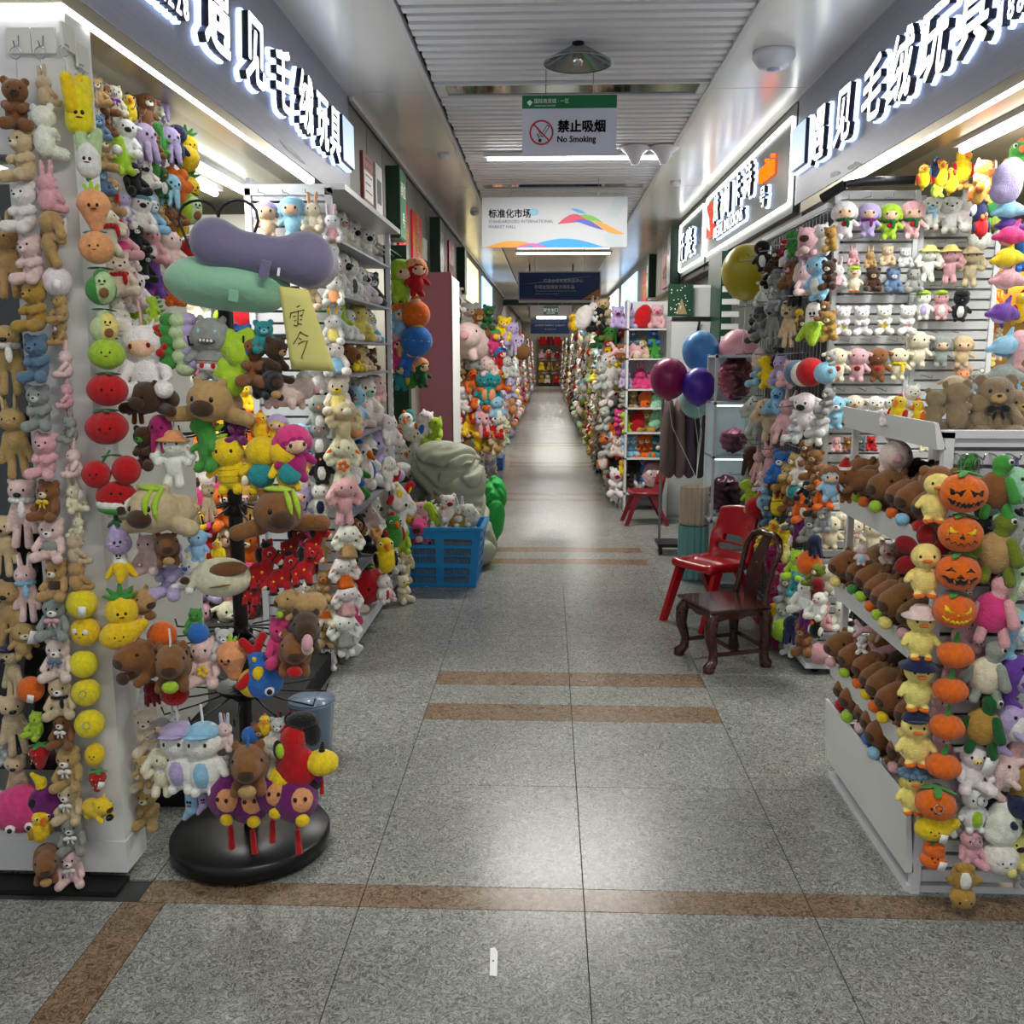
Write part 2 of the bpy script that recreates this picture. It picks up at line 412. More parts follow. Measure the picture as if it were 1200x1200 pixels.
MB().box(-1.222, -1.199, 2.44, 4.95, 2.336, 2.352).box(-2.6, -1.222, 2.44, 2.462, 2.336, 2.352).build('led_strip', LED, fb)
for ch, yv, z, s in (('遇', 3.45, 2.565, .29), ('见', 3.88, 2.565, .29), ('毛', 4.28, 2.565, .29), ('绒', 4.66, 2.565, .29), ('玩', 4.99, 2.565, .29), ('具', 5.28, 2.565, .29)):
    letter(fb, ch, s, (-1.20, yv, z), 1)
for k, ch in enumerate('35892228'): letter(fb, ch, .105, (-1.20, 2.72 + k * .062, 2.545), 1, .002, 0, .85)
letter(fb, ')', .19, (-1.20, 3.12, 2.685), 1, .006, 0)
def lit_plate(par, x, y0, y1, z0, z1, side):
    p = MB().box(min(x, x + side * .03), max(x, x + side * .03), y0, y1, z0, z1).build('lit_plate', LETB, par)
    MB().box(min(x + side * .03, x + side * .05), max(x + side * .03, x + side * .05), y0 + .012, y1 - .012, z0 + .012, z1 - .012).build('plate_rim', LETS, p)
    MB().box(min(x + side * .05, x + side * .053), max(x + side * .05, x + side * .053), y0 + .016, y1 - .016, z0 + .016, z1 - .016).build('plate_face', mat('plate_blue_white', 'b8d2ee', .4, emis=.8, ecol=(.6, .78, 1)), p)
lit_plate(fb, -1.20, 5.46, 5.78, 2.56, 2.83, 1)
def scrape(par, x, y0, y1, z, side):
    b = MB(); n = 9; top = []; bot = []
    for i in range(n):
        t = i / (n - 1); yv = y0 + (y1 - y0) * t; h = .016 * math.sin(PI * min(1, t + .08)) * rnd.uniform(.6, 1.3)
        top.append((yv, z - .02 * t + h)); bot.append((yv, z - .02 * t - h * .8))
    vs = [(x + side * .002, a, b_) for a, b_ in top] + [(x + side * .002, a, b_) for a, b_ in bot]
    b.add(vs, [(i, i + 1, n + i + 1, n + i) for i in range(n - 1)]); b.build('paper_scrap', CARD, par)
scrape(fb, -1.20, 4.36, 4.85, 2.44, 1)

fr = MB().box(1.50, 1.62, 1.2, 6.03, 2.395, CZ - .002).build('sign_board', FASCIA)
tag(fr, 'long grey sign board with lit white characters above the stand of pumpkins', 'sign')
MB().box(1.504, 1.60, 1.2, 5.9, 2.335, 2.394).build('chrome_trim', TRIMM, fr)
MB().box(1.499, 1.522, 1.2, 5.1, 2.336, 2.352).build('led_strip', LED, fr)
for ch, yv in (('遇', 5.42), ('见', 4.98), ('毛', 4.56), ('绒', 4.21), ('玩', 3.87), ('具', 3.53)):
    letter(fr, ch, .29, (1.50, yv, 2.565), -1)
for k, ch in enumerate('188'): letter(fr, ch, .105, (1.50, 3.30 - k * .062, 2.545), -1, .002, 0, .85)
letter(fr, '(', .19, (1.50, 3.23, 2.69), -1, .006, 0)
lit_plate(fr, 1.50, 5.64, 5.97, 2.56, 2.83, -1)
scrape(fr, 1.50, 5.3, 5.1, 2.44, -1); scrape(fr, 1.50, 5.0, 4.75, 2.42, -1)

NEON = mat('neon_tube', 'ffffff', .5, emis=5, ecol=(.97, 1, .98))
def neon_box(par, y0, y1, z0, z1, x, r=.013):
    pts = []; c = .05
    for a, (yy, zz) in enumerate(((y1 - c, z1 - c), (y0 + c, z1 - c), (y0 + c, z0 + c), (y1 - c, z0 + c))):
        for k in range(5):
            an = (0 if a == 0 else a * PI / 2) + k * PI / 8
            pts.append((x, yy + c * math.cos(an), zz + c * math.sin(an)))
    pts.append(pts[0])
    return MB().tube(pts, r, 6, caps=False).build('neon_border', NEON, par)
SB = mat('sign_dark_grey', '5f6260', .4, .3); SG = mat('sign_dark_green', '35584a', .4, .2)
nb = MB().box(1.50, 1.60, 6.07, 9.30, 2.36, CZ - .02).build('lit_sign', SB)
tag(nb, 'dark grey shop sign with white neon border and an orange word', 'sign')
neon_box(nb, 6.1, 9.27, 2.42, 2.93, 1.49)
for ch, yv in (('炫', 8.55), ('阁', 8.05), ('卡', 7.62), ('诗', 7.22)): letter(nb, ch, .26, (1.50, yv, 2.66), -1, .003, 0)
letter(nb, 'METAL BALLOONS', .13, (1.50, 8.0, 2.5), -1, .001, 0, 1.15)
letter(nb, '号', .15, (1.50, 6.72, 2.5), -1, .001, 0, 1.1)
ORN = mat('orange_lit', 'ff7a10', .4, emis=1.2)
text('letter_row', 'mini', .2, ORN, (1.482, 6.95, 2.68), FACE_NX, nb, .014, 1.15, 'LEFT', .002)
lo = MB().box(1.47, 1.5, 8.86, 9.16, 2.56, 2.86).build('logo', mat('logo_red', 'e05034', .4, emis=.7), nb)
MB().add([(1.468, 8.92, 2.6), (1.468, 9.1, 2.66), (1.468, 9.12, 2.82), (1.468, 8.98, 2.72)], [(0, 1, 2, 3)]).build('logo_mark', LETF, lo)
ng = MB().box(1.50, 1.60, 9.38, 11.1, 2.36, 2.98).build('lit_sign', SG)
tag(ng, 'green shop sign with white neon border beyond the orange lettered sign', 'sign')
neon_box(ng, 9.42, 11.06, 2.42, 2.92, 1.49)
for ch, yv in (('仟', 10.65), ('姿', 10.1)): letter(ng, ch, .30, (1.50, yv, 2.54), -1, .003, 0, 1.3)
MB().box(1.40, 1.5, 11.2, 11.3, 2.3, 2.95).build('green_edge', GREENM, ng)

# ------------------------------------------------------------------ ceiling fixtures
for yv, lab in ((7.52, 'white ceiling tube lamp behind the no smoking board'), (14.4, 'white ceiling tube lamp beyond the white banner'), (.9, 'white ceiling tube lamp above the front tiles'), (20, 'distant ceiling tube lamp past the dark green beam')):
    t = thing('tube_lamp', lab, 'lamp', (.22, yv, 2.985))
    MB().box(-.72, .72, -.025, .025, .0, .03).build('lamp_body', WHITE_M, t)
    MB().tube([(-.69, 0, -.012), (.69, 0, -.012)], .014, 8).build('lamp_tube', TUBE, t)
bl = thing('bell_lamp', 'round mirrored metal dish lamp hanging under the ceiling slats', 'lamp', (.14, 4.97, 2.935))
REF = mat('polished_aluminium', '9a9a94', .14, 1.0)
MB().lathe([(.03, .07), (.05, .06), (.155, 0), (.168, -.008), (.17, -.015), (.16, -.012), (.05, .045), (0, .055)], n=40).build('reflector', REF, bl)
MB().lathe([(0, .1), (.03, .1), (.03, .06), (.028, .05)], n=16).build('stem', BLACKM, bl)
MB().ell((0, 0, .012), (.03, .03, .042)).build('bulb', mat('bulb_glass', 'b0b0a8', .1, .6), bl)
dm = thing('dome_lamp', 'white dome fitting on the ceiling panel above the sign board', 'lamp', (1.14, 5.14, CZ - .004))
MB().lathe([(0, 0), (.105, 0), (.108, -.03), (.085, -.06), (.075, -.075), (0, -.085)][::-1], n=32).build('dome', mat('white_plastic', 'd8d8dc', .35), dm)
MB().lathe([(.03, -.082), (.034, -.09), (0, -.094)], n=16).build('sensor', mat('pale_lilac_plastic', 'b9b9cc', .3), dm)
for i, (px, py) in enumerate(((744, 180), (778, 180))):
    p = aty(px, py, 7.35)
    t = thing('antenna_disc', ['white trumpet shaped antenna under the ceiling slats', 'white trumpet shaped antenna next to the side panel edge'][i], 'antenna', (p.x, 7.35, CZ))
    MB().lathe([(0, 0), (.11, -.003), (.115, -.015), (.06, -.055), (.04, -.1), (.028, -.125), (0, -.13)], n=24).build('cone', mat('white_plastic', 'd8d8dc', .35), t)
for i, (px, py) in enumerate(((520, 184), (792, 216), (556, 251), (788, 221))[:3]):
    p = atz(px, py, CZ - .03)
    t = thing('smoke_detector', 'small white smoke detector ' + ['above the green wall boards', 'above the green neon sign', 'above the pink panel'][i], 'detector', (p.x, p.y, CZ - .004))
    MB().lathe([(0, 0), (.045, 0), (.045, -.02), (.03, -.04), (0, -.045)], n=16).build('detector_cap', mat('white_plastic', 'd8d8dc', .35), t)

# ------------------------------------------------------------------ hanging boards
def hang_board(name, label, cat, X0, X1, Y, z0, z1, m, top=CZ, wires=(.25, .75), th=.012):
    t = thing(name, label, cat, ((X0 + X1) / 2, Y, z0))
    MB().box(-(X1 - X0) / 2, (X1 - X0) / 2, -th / 2, th / 2, 0, z1 - z0).build('board', m, t)
    for f in wires:
        x = (X1 - X0) * (f - .5)
        MB().tube([(x, 0, z1 - z0 - .012), (x, 0, top - z0)], .003, 5).build('hanger_wire', WIRE, t)
    return t
BW = mat('board_white', 'c9ccd8', .35)
X0, X1 = aty(612, 112, 5.4).x, aty(723, 112, 5.4).x
z1, z0 = aty(660, 112, 5.4).z, aty(660, 183, 5.4).z
W = X1 - X0; H = z1 - z0
ns = hang_board('no_smoking_sign', 'white hanging no smoking board with green header', 'sign', X0, X1, 5.4, z0, z1, BW)
GH = mat('header_green', '0f6a3a', .4); PR = mat('print_red', 'b8202c', .45); PB = mat('print_black', '141414', .5); PW = mat('print_white', 'e8ece8', .5)
yf = -.008
MB().box(-W / 2, W / 2, -.009, -.006, H * .785, H).build('header', GH, ns)
text('print', '国际商贸城 · 一区', H * .082, PW, (-W * .375, -.0105, H * .875), FACE_CAM, ns, .0003, .95)
text('print', 'INTERNATIONAL TRADE MART', H * .026, PW, (-W * .37, -.0105, H * .82), FACE_CAM, ns, .0003)
def rhomb(par, cx, cz, r, m, y=-.0105):
    MB().prism([(cx, cz + r), (cx + r, cz + r * .25), (cx + r * .45, cz - r * .5), (cx, cz - r), (cx - r * .45, cz - r * .5), (cx - r, cz + r * .25)], -.0006, c=(0, y, 0)).build('emblem', m, par)
rhomb(ns, -W * .42, H * .875, H * .05, PW)
text('print', '禁止吸烟', H * .215, PB, (-W * .125, yf, H * .41), FACE_CAM, ns, .0004, .98, 'LEFT', .0022)
text('print', 'No Smoking', H * .145, PB, (-W * .13, yf, H * .23), FACE_CAM, ns, .0004, .93, 'LEFT', .0012)
cx, cz, R1 = -W * .295, H * .39, H * .21
ringv = [(cx + r * math.cos(2 * PI * k / 48), yf, cz + r * math.sin(2 * PI * k / 48)) for r in (R1, R1 * .86) for k in range(48)]
MB().add(ringv, [(k, (k + 1) % 48, 48 + (k + 1) % 48, 48 + k) for k in range(48)]).build('prohibition_ring', PR, ns)
M45 = Euler((0, PI / 4, 0)).to_matrix()
MB().obox((cx, yf, cz), (R1 * .9, .0006, R1 * .06), M45).build('prohibition_bar', PR, ns)
MB().obox((cx + R1 * .3, yf + .0003, cz + R1 * .12), (R1 * .52, .0004, R1 * .13), Euler((0, -PI / 3.2, 0)).to_matrix()).build('cigarette_outline', PB, ns)
MB().obox((cx + R1 * .3, yf, cz + R1 * .12), (R1 * .45, .0005, R1 * .08), Euler((0, -PI / 3.2, 0)).to_matrix()).build('cigarette', BW, ns)
mb = MB()
for k in range(5): mb.obox((cx - R1 * .3 + R1 * .1 * (k % 3), yf, cz + R1 * (.3 - .16 * k)), (R1 * .05, .0004, R1 * .09), Euler((0, .5 - .3 * (k % 2), 0)).to_matrix())
mb.obox((cx - R1 * .12, yf, cz - R1 * .62), (R1 * .12, .0004, R1 * .13), Euler((0, .3, 0)).to_matrix()).build('smoke_print', PB, ns)

# white banner with the ribbon picture
X0, X1 = aty(565, 260, 8.6).x, aty(735, 260, 8.6).x
z1, z0 = aty(650, 231, 8.6).z, aty(650, 290, 8.6).z
W = X1 - X0; H = z1 - z0
bn = hang_board('banner', 'white hanging banner with rainbow ribbon and blue lettering', 'banner', X0, X1, 8.6, z0, z1, mat('banner_white', 'a9adb0', .4), wires=(.2, .8))
NV = mat('print_navy', '3a3f6e', .5)
text('print', '标准化市场', H * .185, NV, (-W * .455, yf, H * .61), FACE_CAM, bn, .0004, .95, 'LEFT', .002)
text('print', 'STANDARDIZED INTERNATIONAL', H * .088, NV, (-W * .455, yf, H * .49), FACE_CAM, bn, .0004, .98)
text('print', 'MARKET HALL', H * .088, NV, (-W * .455, yf, H * .385), FACE_CAM, bn, .0004)
def ribbon(par, pts, wd, m, y, name='ribbon_print'):
    n = len(pts); vs = [(x * W, y, (z + wd[i] / 2) * H) for i, (x, z) in enumerate(pts)] + [(x * W, y, (z - wd[i] / 2) * H) for i, (x, z) in enumerate(pts)]
    MB().add(vs, [(i, i + 1, n + i + 1, n + i) for i in range(n - 1)]).build(name, m, par)
def curve(f, a, b, n=16): return [(a + (b - a) * i / n, f(i / n)) for i in range(n + 1)]
def lens(n=16, w=1): return [w * math.sin(PI * i / n) for i in range(n + 1)]
wv = lambda t: .46 + .16 * math.sin(t * PI * 1.0) * (1 - t) * 2 - .26 * t
for c, a, b, off, wdt, yy in (('b8264e', .02, .24, 0, .17, yf), ('3848a8', .13, .34, -.05, .1, yf - .0006), ('5aa03a', .17, .36, .06, .13, yf - .0009), ('e08830', .25, .48, .02, .13, yf - .0012)):
    ribbon(bn, [(x, wv((x - .02) / .46) + off + .1 * (x - .02)) for x, _ in curve(lambda t: 0, a, b)], lens(16, wdt), mat('ribbon_' + c, c, .45), yy)
ribbon(bn, curve(lambda t: .77 - .1 * t, .11, .22), lens(16, .07), mat('ribbon_blue', '4a90c8', .45), yf)
for c, a, b, h in (('d08a30', -.48, -.08, .13), ('1f86d0', -.2, .34, .17), ('b0609a', -.26, -.05, .08)):
    n = 20
    vs = [(W * (a + (b - a) * i / n), yf - (.0003 if c == '1f86d0' else 0.0006 if c == 'b0609a' else 0), H * (.004 + h * math.sin(PI * (i / n)) ** (1 if c != 'b0609a' else .7))) for i in range(n + 1)] + [(W * (a + (b - a) * i / n), yf, .002) for i in range(n + 1)]
    MB().add(vs, [(i, i + 1, n + 2 + i, n + 1 + i) for i in range(n)]).build('wave_print', mat('wave_' + c, c, .45), bn)
LN = mat('print_pale_teal', '7aa6b4', .5)
for k in range(5):
    MB().obox((W * (.39 + .018 * k), yf, H * .78), (.0016, .0004, H * .24), Euler((0, .55, 0)).to_matrix()).build('line_print', LN, bn)
    MB().obox((W * (.36 + .02 * k), yf, H * .15), (.0016, .0004, H * .14), Euler((0, -.6, 0)).to_matrix()).build('line_print', LN, bn)
MB().ell((-W * .145, yf, H * .71), (W * .036, .0008, H * .07)).build('cloud_print', mat('print_sky', '7fb4d2', .5), bn)

def blue_poster(name, label, px0, px1, py0, py1, Y, framed=True):
    X0, X1 = aty(px0, 350, Y).x, aty(px1, 350, Y).x
    z1, z0 = aty(650, py0, Y).z, aty(650, py1, Y).z
    W, H = X1 - X0, z1 - z0
    t = hang_board(name, label, 'banner', X0, X1, Y, z0, z1, mat('poster_blue', '143a78', .4), top=CZ, wires=(.2, .8))
    if framed:
        f = MB()
        for a in ((-W / 2 - .01, -W / 2 + .006, 0, H), (W / 2 - .006, W / 2 + .01, 0, H), (-W / 2, W / 2, H - .005, H + .012), (-W / 2, W / 2, -.03, .004)): f.box(a[0], a[1], -.02, .015, a[2], a[3])
        f.build('banner_frame', WHITE_M, t)
    return t, W, H
bp, W2, H2 = blue_poster('blue_banner', 'blue hanging banner in a white frame with two lines of characters', 608, 703, 319, 352, 12.6)
PS = mat('print_silver', 'dfe6f0', .5)
text('print', '打造全球贸易商品中心', H2 * .15, PS, (-W2 * .2, yf, H2 * .64), FACE_CAM, bp, .0005, .98)
text('print', '引领全国首批市场名品', H2 * .15, PS, (-W2 * .31, yf, H2 * .42), FACE_CAM, bp, .0005, .98)
text('print', 'Promoting a trade market of the world and its small commodities', H2 * .05, PS, (-W2 * .29, yf, H2 * .32), FACE_CAM, bp, .0005, 1.1)
text('print', 'leading the national market', H2 * .05, PS, (-W2 * .3, yf, H2 * .22), FACE_CAM, bp, .0005, 1.6)
W = W2; H = H2
ribbon(bp, curve(lambda t: .56 + .3 * t, -.48, .42), lens(16, .05), mat('print_slate', '7890a8', .5), yf)
ribbon(bp, [(x, .03 + .22 * max(0, (x - .28) / .2)) for x, _ in curve(lambda t: 0, .28, .49)], [.0 + .3 * i / 16 for i in range(17)], mat('ribbon_e08830', 'e08830', .45), yf)
ribbon(bp, curve(lambda t: .04, -.49, .0), [.08 * (1 - i / 16) for i in range(17)], mat('wave_b0609a', 'b0609a', .45), yf)
bp2, W, H = blue_poster('blue_banner', 'small blue banner under the green exit board', 622, 668, 374, 391, 17.6, False)
text('print', 'SUPERB MARKET QUALITY', H * .18, PS, (0, yf, H * .52), FACE_CAM, bp2, .0006, 1, 'CENTER')
text('print', 'for the world', H * .14, PS, (0, yf, H * .26), FACE_CAM, bp2, .0006, 1, 'CENTER')
bm = MB().box(-1.25, 1.55, 26.0, 26.4, aty(640, 357.5, 26).z, aty(640, 351, 26).z).build('beam', GREENM); tag(bm, kind='structure')
MB().box(-1.25, 1.55, 26.05, 26.25, aty(640, 351, 26).z, CZ + .1).build('beam_fascia', CPANEL, bm)
ex = thing('exit_sign', 'green exit board in a dark grey frame over the aisle', 'sign', (0, 16.6, aty(640, 372, 16.6).z))
xl, xr = aty(621, 360, 16.6).x, aty(670, 360, 16.6).x; zt = aty(640, 358, 16.6).z - ex.location.z
MB().box(xl, xr, -.02, .02, 0, zt).build('frame', mat('exit_grey', '6e6a70', .5), ex)
gx0, gx1 = aty(637, 360, 16.6).x, aty(654, 360, 16.6).x
MB().box(gx0, gx1, -.03, -.018, zt * .22, zt * .98).build('panel', mat('exit_green', '0f4030', .4), ex)
text('print', '安全出口', zt * .32, PS, ((gx0 + gx1) / 2, -.032, zt * .5), FACE_CAM, ex, .0005, 1, 'CENTER')
text('print', 'EXIT HERE', zt * .15, PS, ((gx0 + gx1) / 2, -.032, zt * .3), FACE_CAM, ex, .0005, 1, 'CENTER')
MB().box(xl + .12, xr - .1, -.03, .01, -.025, .015).build('lamp', LED, ex)
for x in (xl - .02, xr): MB().box(x, x + .025, -.02, .02, 0, CZ - ex.location.z).build('post', BLACKM, ex)

# signs on the two upper walls
def wall_sign(label, side, y0, y1, z0, z1, m, name='wall_poster', prt=None, th=.02):
    x = -1.213 if side > 0 else 1.532
    o = MB().box(min(x, x + side * th), max(x, x + side * th), y0, y1, z0, z1).build(name, m); tag(o, label, 'sign')
    xx = x + side * (th + .002)
    if prt == 'gold':
        for k in range(3):
            text('print', '招财福', (y1 - y0) * .25, GOLD, (xx, (y0 + y1) / 2 + (k - 1) * (y1 - y0) * .3, z0 + (z1 - z0) * .3), FACE_PX if side > 0 else FACE_NX, o, .0005, .6, 'CENTER')
        for k in range(2): text('print', '福', (y1 - y0) * .3, GOLD, (xx, (y0 + y1) / 2, z0 + (z1 - z0) * (.12 + .55 * k)), FACE_PX if side > 0 else FACE_NX, o, .0005, 1, 'CENTER')
    if prt == 'card':
        c = MB().box(min(xx, xx - side * .001), max(xx, xx - side * .001), y0 + .02, y1 - .02, z0 + .03, z0 + (z1 - z0) * .66).build('licence_sheet', CARD, o)
        for k in range(5): MB().box(min(xx, xx + side * .0006), max(xx, xx + side * .0006), y0 + .06, y1 - .06 - .05 * (k % 2), z0 + .08 + k * .05, z0 + .088 + k * .05).build('print', PB, o)
    if prt == 'photo':
        MB().box(min(xx, xx + side * .001), max(xx, xx + side * .001), y0 + .05, y1 - .05, z0 + .1, z1 - .1).build('photo', mat('photo_grey', '5c5e60', .5, var=.5, vscale=9), o)
    return o
wall_sign('licence sheet in a rusty red frame on the grey wall', 1, 6.28, 6.62, 2.47, 2.79, mat('rust_red', '9a4a38', .5), prt='card')
wall_sign('white framed grey photo notice next to the licence sheet', 1, 6.72, 6.98, 2.44, 2.80, WHITE_P, prt='photo')
def flag_box(label, y, side, z0, z1, out=.1):
    x = -1.213 if side > 0 else 1.532
    o = MB().box(min(x, x + side * out), max(x, x + side * out), y, y + .3, z0, z1).build('shop_number_box', GREENM); tag(o, label, 'sign')
    MB().box(min(x + side * out, x + side * (out + .006)), max(x + side * out, x + side * (out + .006)), y + .005, y + .295, z0 + .01, z1 - .01).build('light_side', mat('mid_green', '3c6a4c', .4), o)
    text('print', '商位', .12, PW, (x + side * (out + .008), y + .15, (z0 + z1) / 2 + .06), FACE_PX if side > 0 else FACE_NX, o, .0006, 1, 'CENTER')
    text('print', '号', .12, PW, (x + side * (out + .008), y + .15, (z0 + z1) / 2 - .16), FACE_PX if side > 0 else FACE_NX, o, .0006, 1, 'CENTER')
    return o
flag_box('dark green shop number box beside the framed photo notice', 7.25, 1, 2.36, 2.88)
wall_sign('red new year poster with gold characters beside the green box', 1, 7.72, 8.22, 2.33, 2.74, RED_PAPER, prt='gold')
wall_sign('second red poster with gold characters, before the far green box', 1, 8.5, 9.15, 2.30, 2.75, RED_PAPER, prt='gold')
wall_sign('small white notice on the wall between red poster and green box', 1, 9.3, 9.5, 2.4, 2.6, CARD)
flag_box('dark green shop number box between two pairs of red posters', 9.9, 1, 2.3, 2.88)
wall_sign('narrow red poster just past the far green box', 1, 10.7, 11.1, 2.3, 2.7, RED_PAPER, prt='gold')
wall_sign('tall red poster before the lit yellow panel', 1, 11.6, 12.2, 2.3, 2.85, RED_PAPER, prt='gold')
flag_box('dark green shop number box beside the lit yellow panel', 12.8, 1, 2.3, 2.9)
LY = mat('lit_yellow', 'ffe9a0', .4, emis=1.2, ecol=(1, .86, .45), var=.0); LB = mat('lit_blue', 'a0c8ff', .4, emis=1.4, ecol=(.45, .7, 1))
wall_sign('lit yellow shop sign high above the white banner stall', 1, 14.2, 16.4, 2.3, 2.9, LY, 'lit_sign')
wall_sign('lit blue and white shop sign past the lit yellow one', 1, 17.5, 20.5, 2.3, 2.9, LB, 'lit_sign')
flag_box('green shop number box after the green neon sign', 11.4, -1, 2.3, 2.92)
wall_sign('red poster after the green neon sign', -1, 12.2, 12.9, 2.35, 2.78, RED_PAPER, prt='gold')
flag_box('green shop number box between the two red wall posters', 13.8, -1, 2.3, 2.9)
wall_sign('red poster before the lit white sign', -1, 14.9, 15.6, 2.3, 2.8, RED_PAPER, prt='gold')
wall_sign('tall lit pale blue sign beside the dark green beam', -1, 16.6, 20.0, 2.25, 2.9, LB, 'lit_sign')
wall_sign('lit white sign past the pale blue one', -1, 21.0, 25.0, 2.25, 2.9, mat('lit_white', 'ffffff', .4, emis=1.5), 'lit_sign')

# ------------------------------------------------------------------ soft toys: bodies from a distance field, parts from simple shapes
def Ep(x, y, z, rx, ry, rz, ax=0, ay=0, az=0): return ('E', (x, y, z), (rx, ry, rz), (ax, ay, az))
def Kp(x0, y0, z0, x1, y1, z1, r0, r1): return ('K', (x0, y0, z0), (x1, y1, z1), r0, r1)
def mir(p):
    if p[0] == 'E': return ('E', (-p[1][0], p[1][1], p[1][2]), p[2], (p[3][0], -p[3][1], -p[3][2]))
    return ('K', (-p[1][0], p[1][1], p[1][2]), (-p[2][0], p[2][1], p[2][2]), p[3], p[4])
def both(*ps): return [q for p in ps for q in (p, mir(p))]
def sdf(prims, P, k, mod=None):
    d = None
    for p in prims:
        if p[0] == 'E':
            q = P - np.array(p[1], 'f4')
            if any(p[3]):
                q = q @ np.array(Euler([math.radians(a) for a in p[3]]).to_matrix(), 'f4')
            r = np.array(p[2], 'f4')
            k0 = np.sqrt(((q / r) ** 2).sum(-1)) + 1e-6; k1 = np.sqrt(((q / (r * r)) ** 2).sum(-1)) + 1e-6
            e = k0 * (k0 - 1) / k1
        else:
            a, b = np.array(p[1], 'f4'), np.array(p[2], 'f4'); ba = b - a
            h = np.clip(((P - a) @ ba) / max(1e-9, float(ba @ ba)), 0, 1)
            e = np.sqrt(((P - a - h[..., None] * ba) ** 2).sum(-1)) - (p[3] + (p[4] - p[3]) * h)
        if d is None: d = e
        else:
            h = np.clip(.5 + .5 * (d - e) / k, 0, 1); d = d * (1 - h) + e * h - k * h * (1 - h)
    return mod(P, d) if mod else d
def nets(prims, vox, k=.03, mod=None):
    lo = np.array([9.] * 3); hi = -lo
    for p in prims:
        for c, r in ([(p[1], max(p[2]))] if p[0] == 'E' else [(p[1], p[3]), (p[2], p[4])]):
            lo = np.minimum(lo, np.array(c) - r); hi = np.maximum(hi, np.array(c) + r)
    lo -= vox * 2.2; hi += vox * 2.2
    n = [int(x) + 1 for x in np.ceil((hi - lo) / vox)]
    ax = [lo[i] + vox * np.arange(n[i]) for i in range(3)]
    P = np.stack(np.meshgrid(*ax, indexing='ij'), -1).astype('f4')
    F = sdf(prims, P.reshape(-1, 3), k, mod).reshape(n); I = F < 0
    cn = [(a, b, c) for a in (0, 1) for b in (0, 1) for c in (0, 1)]
    def sh(A, a, b, c): return A[a:n[0] - 1 + a, b:n[1] - 1 + b, c:n[2] - 1 + c]
    cnt = sum(sh(I, *c).astype('i4') for c in cn)
    act = (cnt > 0) & (cnt < 8)
    acc = np.zeros(act.shape + (3,), 'f4'); num = np.zeros(act.shape, 'f4')
    base = np.stack(np.meshgrid(*[np.arange(m - 1) for m in n], indexing='ij'), -1).astype('f4')
    for i, a in enumerate(cn):
        for b in cn[i + 1:]:
            df = [b[j] - a[j] for j in range(3)]
            if sum(map(abs, df)) != 1: continue
            fa, fb = sh(F, *a), sh(F, *b); cr = (fa < 0) != (fb < 0)
            t = np.where(cr, fa / np.where(cr, fa - fb, 1), 0)
            pt = base + np.array(a, 'f4') + t[..., None] * np.array(df, 'f4')
            acc += np.where(cr[..., None], pt, 0); num += cr
    V = acc[act] / num[act][:, None] * vox + lo
    idx = -np.ones(act.shape, 'i4'); idx[act] = np.arange(len(V))
    Q = []
    for d_ in range(3):
        u_, v_ = (d_ + 1) % 3, (d_ + 2) % 3
        s0 = [slice(1, n[i] - 1) for i in range(3)]; s0[d_] = slice(0, n[d_] - 1); s1 = list(s0); s1[d_] = slice(1, n[d_])
        A, B = I[tuple(s0)], I[tuple(s1)]
        for pos in (True, False):
            c = np.argwhere(A & ~B if pos else ~A & B)
            if not len(c): continue
            o = np.ones(3, 'i4'); o[d_] = 0; c = c + o
            def at(du, dv):
                e = c.copy(); e[:, u_] += du; e[:, v_] += dv; return idx[e[:, 0], e[:, 1], e[:, 2]]
            q = np.stack([at(-1, -1), at(0, -1), at(0, 0), at(-1, 0)], -1)
            Q.append(q if pos else q[:, ::-1])
    V = V.astype('f4')
    for _ in range(2):
        e = 1e-3; f = sdf(prims, V, k, mod)
        g = np.stack([sdf(prims, V + np.eye(3, dtype='f4')[j] * e, k, mod) - f for j in range(3)], -1) / e
        V -= np.clip(f / ((g * g).sum(-1) + 1e-6), -vox, vox)[:, None] * g * .9
    return V, np.concatenate(Q)

